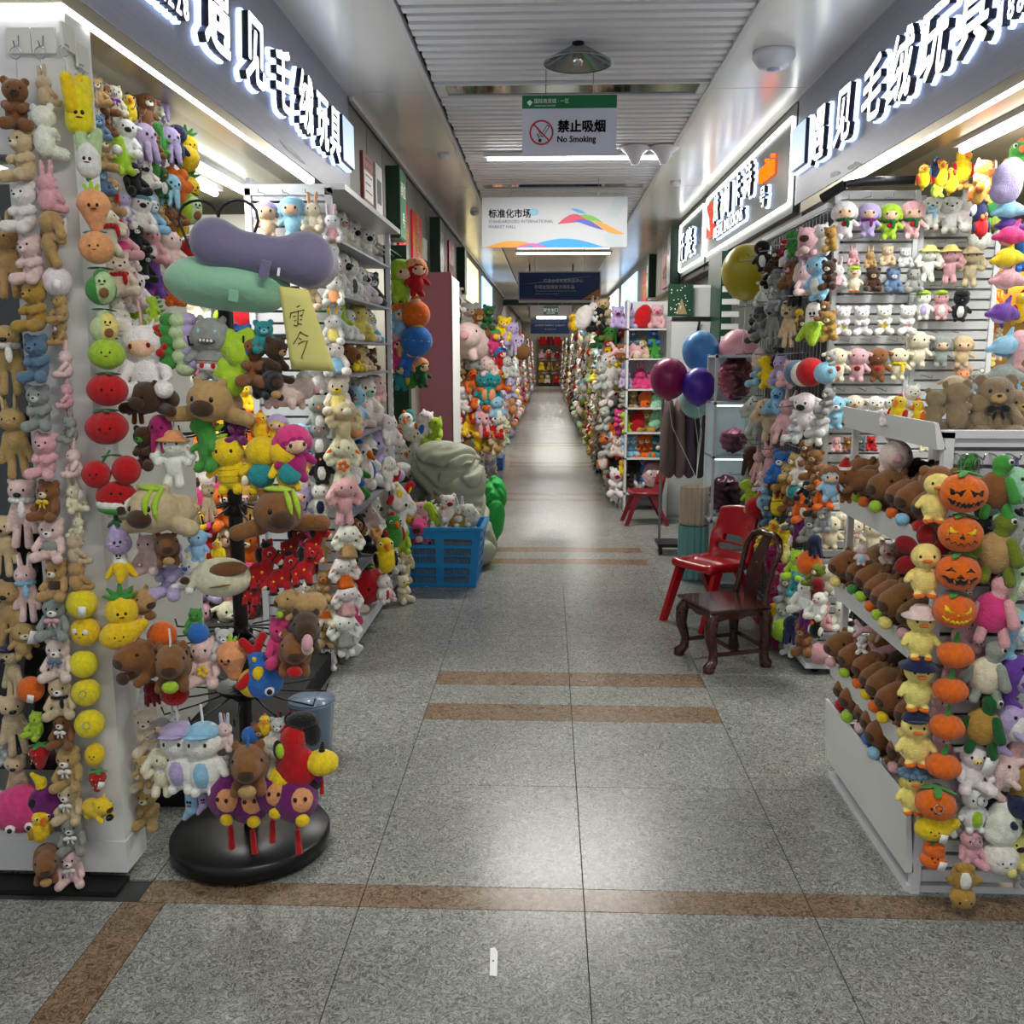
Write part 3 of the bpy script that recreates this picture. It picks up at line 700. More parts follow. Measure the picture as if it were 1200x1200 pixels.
def surf(hc, hr, x, z, out=0.):
    """a point on the front of an ellipsoid head"""
    q = max(.02, 1 - (x / hr[0]) ** 2 - (z / hr[2]) ** 2)
    return (hc[0] + x, hc[1] - hr[1] * math.sqrt(q) - out, hc[2] + z)
POSES = dict(
    sit=dict(b=[Ep(0, 0, .27, .22, .19, .27)] + both(Kp(.19, -.03, .44, .27, -.2, .27, .085, .075), Kp(.13, -.1, .11, .24, -.33, .1, .105, .11)), hc=(0, -.03, .66), hr=(.25, .22, .23)),
    hug=dict(b=[Ep(0, 0, .3, .19, .17, .27)] + both(Kp(.17, -.03, .46, .11, -.22, .38, .085, .075), Kp(.1, -.12, .14, .19, -.28, .1, .11, .115)), hc=(0, -.05, .72), hr=(.225, .21, .21)),
    stand=dict(b=[Ep(0, 0, .31, .2, .17, .24)] + both(Kp(.18, 0, .45, .31, -.06, .33, .07, .06), Kp(.1, 0, .12, .12, -.05, .06, .085, .08)), hc=(0, -.02, .69), hr=(.27, .24, .24)),
    hang=dict(b=[Ep(0, 0, .36, .15, .13, .2)] + both(Kp(.13, 0, .49, .25, -.09, .42, .06, .065), Kp(.08, 0, .2, .1, -.06, .06, .07, .078)), hc=(0, -.03, .71), hr=(.2, .19, .19)),
    long=dict(b=[Ep(0, 0, .5, .11, .09, .17)] + both(Kp(.1, 0, .6, .19, -.03, .25, .045, .05), Kp(.06, 0, .38, .09, -.03, .04, .05, .058)), hc=(0, -.02, .79), hr=(.175, .16, .155)),
    lie=dict(b=[Ep(0, .2, .24, .26, .3, .2)] + both(Kp(.2, .0, .13, .47, -.12, .1, .1, .09)), hc=(0, -.12, .29), hr=(.27, .25, .25)),
    plump=dict(b=[Ep(0, 0, .3, .24, .21, .3)] + both(Kp(.2, 0, .42, .3, -.08, .3, .07, .06), Kp(.1, -.05, .06, .12, -.12, .04, .075, .07)), hc=(0, -.02, .72), hr=(.25, .23, .23)))
def animal(pose='sit', ears='round', snout='bear', belly=None, eyes='black', extra=None):
    P = POSES[pose]; hc, hr = P['hc'], P['hr']; x, y_, z = hc; rx, ry, rz = hr
    body = list(P['b']) + [Ep(*hc, *hr)]; parts = []
    if ears == 'round': body += both(Ep(.76 * rx, y_ + .02, z + .8 * rz, .36 * rx, .2 * rx, .36 * rx))
    elif ears == 'small': body += both(Ep(.6 * rx, y_ + .02, z + .92 * rz, .2 * rx, .14 * rx, .22 * rx))
    elif ears == 'big': body += both(Ep(.9 * rx, y_ + .02, z + .95 * rz, .5 * rx, .2 * rx, .5 * rx)); parts += [('inner_ear', '2', [p]) for p in both(Ep(.9 * rx, y_ - .03 * rx, z + .95 * rz, .3 * rx, .14 * rx, .3 * rx))]
    elif ears == 'up':
        body += both(Kp(.38 * rx, y_ + .02, z + .75 * rz, .5 * rx, y_ + .03, z + 2.25 * rz, .27 * rx, .2 * rx))
        parts += [('inner_ear', '2', [p]) for p in both(Ep(.45 * rx, y_ - .2 * rx, z + 1.6 * rz, .13 * rx, .08 * rx, .7 * rz, 0, 5, 0))]
    elif ears == 'lop':
        body += both(Kp(.7 * rx, y_ + .03, z + .72 * rz, 1.45 * rx, y_ - .03, z - 1.0 * rz, .22 * rx, .42 * rx))
        parts += [('inner_ear', '2', [p]) for p in both(Ep(1.35 * rx, y_ - .33 * rx, z - .6 * rz, .24 * rx, .1 * rx, .55 * rz, 0, -20, 0))]
    elif ears == 'cat': body += both(Kp(.58 * rx, y_ + .02, z + .6 * rz, .74 * rx, y_ + .02, z + 1.12 * rz, .33 * rx, .07 * rx))
    elif ears == 'side': body += both(Kp(.85 * rx, y_ + .02, z + .45 * rz, 1.35 * rx, y_, z + .25 * rz, .18 * rx, .2 * rx))
    elif ears == 'horns':
        body += both(Kp(.85 * rx, y_ + .02, z + .5 * rz, 1.3 * rx, y_, z + .4 * rz, .16 * rx, .2 * rx)); parts += [('horn', 'paleyellow', [p]) for p in both(Kp(.35 * rx, y_, z + .85 * rz, .45 * rx, y_, z + 1.3 * rz, .14 * rx, .07 * rx))]
    zs = -.3 * rz
    if snout == 'bear':
        p = surf(hc, hr, 0, zs); parts += [('muzzle', '2', [Ep(p[0], p[1] + .02, p[2], .42 * rx, .32 * ry, .34 * rz)]), ('nose', 'black', [Ep(p[0], p[1] - .3 * ry + .02, p[2] + .12 * rz, .14 * rx, .09 * ry, .1 * rz)])]
    elif snout == 'bignose':
        p = surf(hc, hr, 0, zs); parts += [('nose', 'black', [Ep(p[0], p[1], p[2], .3 * rx, .2 * ry, .22 * rz)])]
    elif snout == 'pig':
        p = surf(hc, hr, 0, zs * .6); parts += [('snout', '2', [Ep(p[0], p[1], p[2], .34 * rx, .22 * ry, .26 * rz)])] + [('nostril', 'darkbrown', [q]) for q in both(Ep(.12 * rx, p[1] - .2 * ry, p[2], .06 * rx, .05 * ry, .09 * rz))]
    elif snout == 'nose':
        p = surf(hc, hr, 0, zs * .7); parts += [('nose', 'pink', [Ep(p[0], p[1], p[2], .09 * rx, .07 * ry, .07 * rz)])]
    elif snout == 'dark':
        p = surf(hc, hr, 0, zs * .7); parts += [('snout', 'darkbrown', [Ep(p[0], p[1] + .03, p[2] - .02, .55 * rx, .42 * ry, .42 * rz)])]
    elif snout == 'beak':
        p = surf(hc, hr, 0, zs * .4); parts += [('beak', 'orange', [Kp(p[0], p[1] + .03, p[2], p[0], p[1] - .3 * ry, p[2] - .04, .17 * rx, .03 * rx)])]
    elif snout == 'duck':
        p = surf(hc, hr, 0, zs * .6); parts += [('beak', 'orange', [Ep(p[0], p[1] - .1 * ry, p[2], .36 * rx, .38 * ry, .14 * rz, -8)])]
    elif snout == 'face':
        parts += [('face', 'skin', [Ep(0, y_ - .3 * ry, z - .12 * rz, .8 * rx, .82 * ry, .7 * rz)])]
    ez = .12 * rz if snout != 'face' else -.08 * rz
    eo = .0 if snout != 'face' else .12 * ry
    if eyes:
        for s in (-1, 1):
            p = surf(hc, hr, s * .42 * rx, ez, eo); parts.append(('eye', eyes, [Ep(p[0], p[1] + .012, p[2], .11 * rx, .09 * rx, .13 * rx)]))
    if belly:
        t = P['b'][0]; parts.append(('belly', belly, [Ep(t[1][0], t[1][1] - .35 * t[2][1], t[1][2], t[2][0] * .72, t[2][1] * .75, t[2][2] * .78)]))
    if extra: extra(body, parts, hc, hr)
    return dict(body=body, parts=parts, hc=hc, hr=hr, torso=P['b'][0], k=.022)
def hair(col='1'):
    def f(body, parts, hc, hr):
        x, y, z = hc; rx, ry, rz = hr
        parts.append(('hair', '2', [Ep(x, y + .1 * ry, z + .28 * rz, 1.14 * rx, 1.05 * ry, .95 * rz)] + both(Ep(1.0 * rx, y + .05, z - .1 * rz, .3 * rx, .3 * rx, .6 * rz))))
    return f
def fruit(body, parts, hc=(0, 0, .5), hr=(.4, .38, .4), face=True, k=.03, mod=None):
    parts = list(parts)
    if face:
        for s in (-1, 1):
            p = surf(hc, hr, s * .22 * hr[0], .05 * hr[2]); parts.append(('eye', 'black', [Ep(p[0], p[1] + .01, p[2], .033, .025, .038)]))
        p = surf(hc, hr, 0, -.18 * hr[2]); parts.append(('mouth', 'darkred', [Ep(p[0], p[1] + .01, p[2], .06, .025, .018)]))
    return dict(body=body, parts=parts, hc=hc, hr=hr, torso=Ep(*hc, *hr), k=k, mod=mod)
def lobes(n, amp, r0=.3):
    def f(P, d):
        th = np.arctan2(P[:, 1], P[:, 0]); rr = np.clip(np.hypot(P[:, 0], P[:, 1]) / r0, 0, 1)
        return d + amp * (np.abs(np.sin(th * n / 2)) ** .5 * -1 + 1) * rr
    return f
def leafs(n, zc, r, col='green', tilt=.12):
    return [('leaf', col, [Ep(r * .55 * math.cos(2 * PI * i / n), r * .55 * math.sin(2 * PI * i / n), zc, r * .6, r * .26, .03, 0, math.degrees(tilt), math.degrees(2 * PI * i / n))]) for i in range(n)]
def tall(body, parts, **k): return fruit(body, parts, **k)
KINDS = {}
def defkinds():
    K = KINDS
    K['bear'] = lambda: animal('sit', 'round', 'bear'); K['hugbear'] = lambda: animal('hug', 'round', 'bear')
    K['rabbit'] = lambda: animal('sit', 'up', 'nose'); K['lop'] = lambda: animal('hang', 'lop', 'nose')
    K['longbear'] = lambda: animal('long', 'round', 'bignose'); K['longrabbit'] = lambda: animal('long', 'up', 'nose')
    K['cat'] = lambda: animal('sit', 'cat', 'nose'); K['pig'] = lambda: animal('sit', 'cat', 'pig'); K['mouse'] = lambda: animal('stand', 'big', 'nose')
    K['puppy'] = lambda: animal('stand', 'side', 'bear'); K['lamb'] = lambda: animal('stand', 'side', 'nose'); K['cow'] = lambda: animal('sit', 'horns', 'pig')
    K['penguin'] = lambda: animal('plump', None, 'beak', belly='white'); K['doll'] = lambda: animal('stand', None, 'face', extra=hair())
    K['hood'] = lambda: animal('sit', 'big', 'face', eyes='darkred'); K['hamster'] = lambda: animal('plump', 'small', 'nose', belly='2')
    K['monkey'] = lambda: animal('hang', 'side', 'face'); K['fox'] = lambda: animal('sit', 'cat', 'beak', belly='white')
    K['lyingpuppy'] = lambda: animal('lie', 'side', 'dark'); K['lyingcapy'] = lambda: animal('lie', 'small', 'dark')
    def duckx(body, parts, hc, hr): parts += [('foot', 'orange', [p]) for p in both(Ep(.1, -.1, .035, .1, .15, .045))]
    K['duck'] = lambda: animal('plump', None, 'duck', extra=duckx)
    def flo(body, parts, hc, hr):
        duckx(body, parts, hc, hr)
        parts += [('petal', '2', [Ep(hc[0] + .36 * math.cos(a), hc[1] + .06, hc[2] + .36 * math.sin(a), .21, .1, .16, 0, -math.degrees(a), 0)]) for a in [PI / 2 + i * PI / 3 for i in range(6)]]
    K['flowerduck'] = lambda: animal('plump', None, 'duck', extra=flo)
    def hoodx(body, parts, hc, hr):
        duckx(body, parts, hc, hr)
        parts.append(('hood', '2', [Ep(hc[0], hc[1] + .09, hc[2] + .05, 1.22 * hr[0], hr[1], 1.22 * hr[2])] + both(Ep(.25, hc[1] + .05, hc[2] + .22, .1, .07, .1))))
    K['hoodduck'] = lambda: animal('plump', None, 'duck', extra=hoodx)
    def beex(body, parts, hc, hr):
        for zz in (.2, .3, .4):
            parts.append(('stripe', 'ochre', [Ep(0, 0, zz, .2 * math.sqrt(max(.1, 1 - ((zz - .31) / .24) ** 2)) + .012, .17 * math.sqrt(max(.1, 1 - ((zz - .31) / .24) ** 2)) + .012, .012)]))
    K['bee'] = lambda: animal('stand', None, 'nose', extra=beex)
    def shellx(body, parts, hc, hr): parts.append(('shell', '2', [Ep(0, -.12, .32, .22, .12, .2)]))
    K['turtleback'] = lambda: animal('stand', None, None, eyes=None, extra=shellx)
    def mon(body, parts, hc, hr):
        body += [Ep(hc[0], hc[1], hc[2] - .06, .29, .22, .2)]
        parts.append(('mouth', 'darkgray', [Ep(0, hc[1] - .2, hc[2] - .1, .13, .05, .05)]))
        for i in range(4): parts.append(('tooth', 'white', [Ep(-.075 + .05 * i, hc[1] - .235, hc[2] - .095, .021, .02, .024)]))
        parts.append(('shorts', 'white', [Ep(0, 0, .24, .213, .185, .1)])); parts.append(('waistband', 'red', [Ep(0, 0, .32, .212, .182, .022)]))
        parts.append(('patch', 'red', [Ep(-.08, -.165, .25, .035, .02, .04)])); parts.append(('patch', 'red', [Ep(.08, -.165, .25, .035, .02, .04)]))
    K['monster'] = lambda: animal('stand', 'small', None, eyes='lightblue', extra=mon)
    # --- fruit and vegetables
    K['ball'] = lambda: fruit([Ep(0, 0, .5, .5, .45, .5)], [], hr=(.5, .45, .5), face=False)
    K['smiley'] = lambda: fruit([Ep(0, 0, .5, .5, .4, .48)], [('ring_eye', 'white', [p]) for p in both(Ep(.17, -.35, .58, .11, .05, .11))], hr=(.5, .4, .48))
    K['apple'] = lambda: fruit([Ep(0, 0, .44, .5, .46, .44)], leafs(2, .9, .3, 'darkgreen') + [('stem', 'brown', [Kp(0, 0, .82, .03, 0, 1.0, .035, .03)])], hc=(0, 0, .44), hr=(.5, .46, .44))
    K['tomato'] = lambda: fruit([Ep(0, 0, .44, .52, .47, .42)], leafs(5, .86, .3, 'darkgreen'), hc=(0, 0, .44), hr=(.52, .47, .42), mod=lobes(6, .03))
    K['persimmon'] = lambda: fruit([Ep(0, 0, .44, .52, .47, .42)], leafs(4, .86, .42, 'green', .3), hc=(0, 0, .44), hr=(.52, .47, .42), mod=lobes(4, .03))
    K['strawberry'] = lambda: fruit([Kp(0, 0, .62, 0, 0, .2, .34, .16)], leafs(5, .93, .34) + [('seed', 'paleyellow', [Ep(*surf((0, 0, .6), (.36, .36, .45), a, b), .02, .015, .03)]) for a, b in ((-.15, .1), (.15, .12), (0, -.1), (-.1, -.25), (.12, -.22))], hc=(0, 0, .6), hr=(.34, .34, .36))
    K['lemon'] = lambda: fruit([Ep(0, 0, .5, .36, .34, .44), Kp(0, 0, .85, 0, 0, .97, .1, .05), Kp(0, 0, .15, 0, 0, .04, .09, .05)], [], hr=(.36, .34, .44))
    K['mango'] = lambda: fruit([Ep(0, 0, .5, .62, .42, .45, 0, -15), Kp(.4, 0, .6, .68, 0, .72, .28, .16)], [], hr=(.55, .42, .45))
    K['peach'] = lambda: fruit([Ep(0, 0, .46, .5, .44, .46)], leafs(2, .9, .3, 'teal'), hc=(0, 0, .46), hr=(.5, .44, .46), mod=lobes(6, .045))
    K['carrot'] = lambda: fruit([Kp(0, 0, .62, 0, 0, .2, .33, .13)], [('leaf', 'lime', [p]) for p in [Kp(0, 0, .85, 0, 0, 1.08, .06, .03)] + both(Kp(.03, 0, .85, .13, 0, 1.02, .055, .03))], hc=(0, 0, .6), hr=(.33, .33, .32))
    K['leek'] = lambda: fruit([Kp(0, 0, .24, 0, 0, .5, .23, .22)], [('leaf', 'palegreen', [p]) for p in both(Kp(.08, 0, .55, .16, 0, .9, .16, .1))] + [('root', 'green', [Kp(0, 0, .08, 0, -.02, 0, .1, .05)])], hc=(0, 0, .36), hr=(.23, .23, .3))
    K['corn'] = lambda: fruit([Kp(0, 0, .3, .0, 0, .72, .22, .2)], [('husk', 'yellow', [Kp(-.08, -.12, .5, -.16, -.16, .92, .13, .1)]), ('husk', 'lemon', [Kp(.1, .05, .7, .12, .05, .95, .13, .08)]), ('silk', 'yellow', [Kp(0, .05, .9, .04, .05, 1.0, .1, .05)])], hc=(0, 0, .4), hr=(.22, .22, .34))
    K['eggplant'] = lambda: fruit([Kp(0, 0, .3, 0, 0, .62, .3, .2)], leafs(5, .8, .24, 'darkgreen', .5) + [('stem', 'darkgreen', [Kp(0, 0, .8, .02, 0, .98, .06, .05)]), ('cheek', 'pink', [Ep(-.17, -.24, .34, .05, .03, .035)]), ('cheek', 'pink', [Ep(.17, -.24, .34, .05, .03, .035)])], hc=(0, 0, .36), hr=(.3, .3, .4))
    K['banana'] = lambda: fruit([Kp(-.12, 0, .95, .05, 0, .7, .06, .13), Kp(.05, 0, .7, .05, 0, .3, .14, .13), Kp(.05, 0, .3, -.12, 0, .05, .13, .06)], [], hc=(.05, 0, .5), hr=(.14, .14, .4))
    K['bananapeel'] = lambda: fruit([Kp(0, 0, .5, 0, 0, .8, .2, .18)], [('peel', '2', [p]) for p in [Kp(0, -.1, .35, 0, -.16, .02, .2, .1)] + both(Kp(.12, 0, .42, .36, -.03, .12, .13, .07))] + [('core', '2', [Ep(0, 0, .25, .22, .2, .25)])], hc=(0, 0, .68), hr=(.2, .2, .3))
    K['pineapple'] = lambda: fruit([Ep(0, 0, .36, .36, .32, .36)], [('leaf', 'green', [p]) for p in [Kp(0, 0, .68, 0, 0, 1.0, .1, .03)] + both(Kp(.06, 0, .68, .26, 0, .9, .09, .03), Kp(.08, -.06, .66, .34, -.08, .76, .08, .03))], hc=(0, 0, .36), hr=(.36, .32, .36), mod=lobes(8, .02))
    K['avocado'] = lambda: fruit([Ep(0, 0, .4, .4, .36, .4), Kp(0, 0, .55, 0, 0, .76, .28, .2)], [('flesh', '2', [Ep(.1, -.12, .45, .29, .29, .43)]), ('stone', 'brown', [Ep(.14, -.36, .3, .13, .1, .14)])] + leafs(2, .97, .3, 'darkgreen'), hc=(.1, -.12, .58), hr=(.29, .29, .38))
    K['watermelon'] = lambda: fruit([Ep(0, 0, .52, .52, .3, .4)], [('rind', 'white', [Ep(0, 0, .3, .53, .31, .22)]), ('rind', 'green', [Ep(0, 0, .17, .48, .3, .15)])], hc=(0, 0, .62), hr=(.5, .31, .4))
    K['cherry'] = lambda: fruit([Ep(-.38, 0, .4, .36, .34, .36), Ep(.36, .02, .46, .36, .34, .38)], leafs(3, .86, .26, 'darkgreen') + [('stem', 'green', [Kp(-.2, 0, .7, 0, 0, .98, .03, .03)])], hc=(-.38, 0, .4), hr=(.36, .34, .36))
    K['flower'] = lambda: fruit([Ep(0, 0, .5, .3, .2, .3)] + [Ep(.33 * math.cos(a), .03, .5 + .33 * math.sin(a), .19, .11, .19) for a in [i * PI / 3 for i in range(6)]], [], hr=(.3, .2, .3))
    K['grapes'] = lambda: dict(body=[Ep(x, y_, z, .2, .17, .22) for x, y_, z in ((0, 0, .2), (.18, .05, .42), (-.15, .04, .4), (.1, -.02, .66), (-.08, .05, .82), (.2, .06, .85))], parts=[], hc=(0, 0, .6), hr=(.2, .2, .2), torso=Ep(0, 0, .5, .2, .2, .4), k=.01)
    K['gourd'] = lambda: fruit([Ep(0, 0, .3, .42, .36, .3), Ep(0, 0, .68, .36, .32, .3)], leafs(3, .97, .25), hc=(0, 0, .5), hr=(.4, .36, .5))
    def pk(face):
        b = fruit([Ep(0, 0, .44, .51, .46, .43)], leafs(3, .88, .32, 'green', .25), hc=(0, 0, .44), hr=(.505, .455, .425), face=False, mod=lobes(8, .03, .45)); b['pface'] = face; return b
    for i in range(1, 5): K['pumpkin%d' % i] = (lambda i=i: pk(i))
    K['smallpumpkin'] = lambda: fruit([Ep(0, 0, .38, .5, .46, .37)], [('stem', '2', [Kp(0, 0, .72, .03, 0, 1.0, .1, .05)])], hc=(0, 0, .38), hr=(.5, .46, .37), face=False, mod=lobes(8, .05, .4))
    # --- other animals
    K['capy'] = lambda: dict(body=[Kp(0, .38, .3, 0, .0, .3, .28, .28), Ep(0, -.22, .46, .24, .3, .26), Ep(0, -.42, .44, .2, .2, .2)] + both(Kp(.16, -.2, .1, .18, -.34, .06, .09, .08), Kp(.17, .4, .1, .18, .3, .06, .1, .09), Ep(.18, -.12, .68, .06, .05, .08)),
        parts=[('snout', 'darkbrown', [Ep(0, -.575, .41, .125, .06, .1)])] + [('eye', 'black', [q]) for q in both(Ep(.2, -.36, .54, .022, .03, .025))] + [('held_fruit', '2', [Ep(0, -.5, .13, .13, .09, .1)])], hc=(0, -.3, .46), hr=(.22, .3, .24), torso=Ep(0, .1, .3, .28, .4, .28), k=.04)
    K['turtle'] = lambda: dict(body=[Ep(.05, 0, .86, .15, .14, .14), Kp(0, 0, .7, .03, 0, .8, .1, .1)] + [Kp(.1, -.14, .62, .17, -.2, .36, .07, .085), Kp(-.22, 0, .55, -.36, -.02, .4, .07, .08), Kp(.1, -.05, .24, .13, -.08, .06, .07, .08), Kp(-.15, -.02, .24, -.2, -.05, .1, .07, .07)],
        parts=[('shell', '2', [Ep(-.03, .02, .46, .27, .2, .29)]), ('eye', 'white', [Ep(.12, -.115, .9, .045, .03, .045)]), ('pupil', 'black', [Ep(.125, -.14, .9, .026, .02, .028)])], hc=(.05, 0, .86), hr=(.15, .14, .14), torso=Ep(0, 0, .46, .27, .2, .29), k=.03)
    K['dolphin'] = lambda: dict(body=[Ep(0, 0, .66, .26, .24, .3), Kp(0, 0, .5, -.12, 0, .18, .2, .1), Kp(-.12, 0, .16, -.28, -.04, .04, .09, .07), Kp(-.12, 0, .16, .06, -.04, .03, .09, .07), Kp(.1, -.05, .72, .3, -.08, .82, .12, .07)],
        parts=[('belly', '2', [Ep(.09, -.1, .56, .19, .17, .26)]), ('fin', '1', [Kp(.05, -.2, .5, .2, -.26, .38, .07, .06)]), ('eye', 'black', [Ep(.02, -.225, .76, .03, .025, .034)])], hc=(0, 0, .7), hr=(.26, .24, .26), torso=Ep(0, 0, .5, .2, .2, .3), k=.05)
    K['swimdolphin'] = lambda: dict(body=[Ep(.15, 0, .5, .34, .2, .26), Kp(-.1, 0, .5, -.5, 0, .42, .2, .08), Kp(-.5, 0, .42, -.7, 0, .68, .08, .06), Kp(-.5, 0, .42, -.72, 0, .22, .08, .06), Kp(.05, 0, .68, -.08, 0, .95, .1, .04), Kp(.4, 0, .46, .6, -.02, .42, .13, .08)],
        parts=[('belly', '2', [Ep(.18, -.04, .4, .27, .18, .19)]), ('fin', '1', [Kp(.05, -.15, .38, -.1, -.24, .16, .08, .05)]), ('eye', 'black', [Ep(.36, -.16, .58, .035, .03, .035)])], hc=(.2, 0, .5), hr=(.3, .2, .26), torso=Ep(.1, 0, .5, .3, .2, .25), k=.05)
    K['fish'] = lambda: dict(body=[Ep(0, 0, .3, .3, .2, .3), Kp(0, 0, .45, -.1, 0, .74, .22, .12)],
        parts=[('tail', 'red', [p]) for p in (Kp(-.1, 0, .78, -.26, 0, 1.0, .08, .07), Kp(-.1, 0, .78, .05, 0, 1.05, .08, .07))] + [('fin', 'red', [Kp(.2, -.02, .5, .36, -.05, .66, .1, .12)]), ('fin', 'red', [Kp(-.24, -.02, .4, -.38, -.05, .3, .09, .07)]), ('spot', 'yellow', [Ep(-.08, -.17, .5, .1, .05, .12)]), ('spot', 'yellow', [Ep(.28, -.12, .56, .03, .06, .1, 0, 25)]), ('spot', 'yellow', [Ep(-.12, -.1, .72, .04, .06, .05)]), ('eye', 'white', [Ep(.05, -.175, .18, .08, .05, .08)]), ('pupil', 'black', [Ep(.05, -.215, .18, .045, .03, .05)])], hc=(0, 0, .3), hr=(.3, .2, .3), torso=Ep(0, 0, .4, .3, .2, .3), k=.03)
    K['horse'] = lambda: dict(body=[Ep(-.05, 0, .34, .24, .17, .22), Kp(.08, -.02, .45, .18, -.06, .7, .15, .14), Kp(.18, -.08, .74, .36, -.16, .6, .15, .11), Kp(.12, 0, .9, .1, 0, 1.0, .04, .03), Kp(.24, -.02, .9, .25, -.02, 1.0, .04, .03)] + [Kp(x, y_, .2, x, y_, .06, .075, .07) for x, y_ in ((-.2, -.1), (-.18, .1), (.1, -.12), (.1, .08))],
        parts=[('muzzle', 'cream', [Ep(.38, -.19, .58, .09, .08, .09)]), ('mane', 'black', [Ep(.14, -.04, .9, .11, .11, .09)]), ('mane', 'black', [Ep(-.01, -.02, .7, .09, .12, .18)]), ('harness', 'black', [Ep(.28, -.12, .67, .03, .165, .165, 0, 40)]), ('eye', 'white', [Ep(.2, -.21, .76, .045, .03, .045)]), ('pupil', 'black', [Ep(.205, -.235, .76, .028, .02, .03)]), ('embroidery', 'yellow', [Ep(.0, -.165, .38, .03, .012, .03)]), ('embroidery', 'yellow', [Ep(-.18, -.14, .3, .025, .012, .025)])] + [('hoof', 'black', [Ep(x, y_, .03, .088, .088, .055)]) for x, y_ in ((-.2, -.1), (-.18, .1), (.1, -.12), (.1, .08))], hc=(.2, -.1, .72), hr=(.15, .15, .14), torso=Ep(-.05, 0, .34, .24, .17, .22), k=.03)
    K['dino'] = lambda: dict(body=[Ep(0, 0, .3, .24, .2, .3), Kp(0, -.02, .5, -.06, -.06, .78, .16, .17), Ep(-.14, -.1, .78, .16, .14, .13), Kp(.1, .05, .2, .36, .12, .08, .15, .05)] + [Kp(s * .12, -.12, .1, s * .14, -.2, .05, .1, .09) for s in (-1, 1)] + [Kp(s * .18, -.1, .45, s * .24, -.2, .38, .06, .05) for s in (-1, 1)],
        parts=[('spike', '2', [Kp(.08 + .05 * i, .1, .9 - .17 * i, .16 + .06 * i, .14, .94 - .17 * i, .06, .02)]) for i in range(4)] + [('eye', 'black', [Ep(-.14, -.2, .84, .03, .025, .035)])], hc=(-.1, -.06, .78), hr=(.18, .16, .15), torso=Ep(0, 0, .3, .24, .2, .3), k=.04)
    K['bird'] = lambda: dict(body=[Ep(0, 0, .36, .24, .24, .34), Ep(0, -.05, .72, .21, .2, .2), Kp(0, .12, .2, .02, .24, .0, .12, .05)] + both(Kp(.2, .02, .5, .27, .04, .2, .08, .05)),
        parts=[('beak', 'orange', [Kp(0, -.22, .72, 0, -.34, .64, .08, .03)]), ('crest', '2', [Ep(0, 0, .9, .06, .1, .1)]), ('wing', '2', [Ep(.24, .0, .36, .06, .16, .2)]), ('wing', '2', [Ep(-.24, .0, .36, .06, .16, .2)])] + [('eye', 'white', [p]) for p in both(Ep(.13, -.19, .78, .05, .03, .05))] + [('pupil', 'black', [p]) for p in both(Ep(.135, -.215, .78, .028, .02, .03))], hc=(0, -.05, .72), hr=(.21, .2, .2), torso=Ep(0, 0, .36, .24, .24, .34), k=.04)
    K['octopus'] = lambda: dict(body=[Ep(0, 0, .68, .3, .28, .32)] + [Kp(.2 * math.cos(a), .18 * math.sin(a), .45, .26 * math.cos(a), .24 * math.sin(a), .06, .1, .06) for a in [i * PI / 3 for i in range(6)]],
        parts=[('eye', 'black', [p]) for p in both(Ep(.12, -.255, .68, .04, .03, .045))] + [('mouth', 'black', [Ep(0, -.28, .6, .03, .02, .015)])], hc=(0, 0, .68), hr=(.3, .28, .32), torso=Ep(0, 0, .3, .3, .3, .3), k=.03)
    K['caterpillar'] = lambda: dict(body=[Ep(.02 * (-1) ** i, 0, .12 + .19 * i, .17, .16, .13) for i in range(5)], parts=[], hc=(0, 0, .9), hr=(.17, .16, .13), torso=Ep(0, 0, .5, .17, .17, .5), k=.02)
    K['blob'] = lambda: fruit([Ep(0, 0, .45, .34, .26, .45), Ep(.1, 0, .7, .26, .22, .28), Ep(-.1, 0, .25, .28, .22, .24)], [], hc=(0, 0, .5), hr=(.36, .27, .45), face=False)
    K['tortoisebug'] = lambda: fruit([Ep(0, 0, .5, .62, .4, .5)], [('spot', '2', [Ep(.3, -.3, .7, .1, .06, .12)])] + [('eye', 'white', [p]) for p in both(Ep(.18, -.36, .26, .1, .06, .1))] + [('pupil', 'black', [p]) for p in both(Ep(.18, -.41, .26, .05, .04, .05))], hr=(.62, .4, .5), face=False, mod=lobes(10, .025))
    K['rooster'] = lambda: dict(body=[Ep(0, 0, .3, .26, .2, .3), Kp(-.05, -.02, .45, -.02, -.04, .72, .17, .15)],
        parts=[('feather', 'black', [Ep(.08, .04, .92, .2, .15, .1)]), ('feather', 'black', [Ep(.2, .04, .74, .12, .12, .16)]), ('feather', 'black', [Ep(.16, .02, .12, .16, .14, .13)]), ('leaf', 'lime', [Ep(-.16, -.15, .6, .06, .04, .1)]), ('face', 'black', [Ep(-.2, -.1, .6, .06, .06, .12)])], hc=(0, 0, .7), hr=(.15, .15, .15), torso=Ep(0, 0, .3, .26, .2, .3), k=.03)
    K['plushpig'] = lambda: dict(body=[Ep(.1, 0, .42, .6, .36, .4), Ep(-.4, -.1, .5, .3, .28, .28)] + [Kp(x, y_, .15, x, y_ - .04, .05, .1, .09) for x, y_ in ((-.3, -.2), (.4, -.22), (-.2, .2), (.45, .18))], parts=[('snout', '2', [Ep(-.68, -.14, .46, .08, .12, .11)]), ('eye', 'black', [Ep(-.5, -.34, .58, .03, .025, .03)])], hc=(-.4, -.1, .5), hr=(.3, .28, .28), torso=Ep(.1, 0, .42, .6, .36, .4), k=.05)
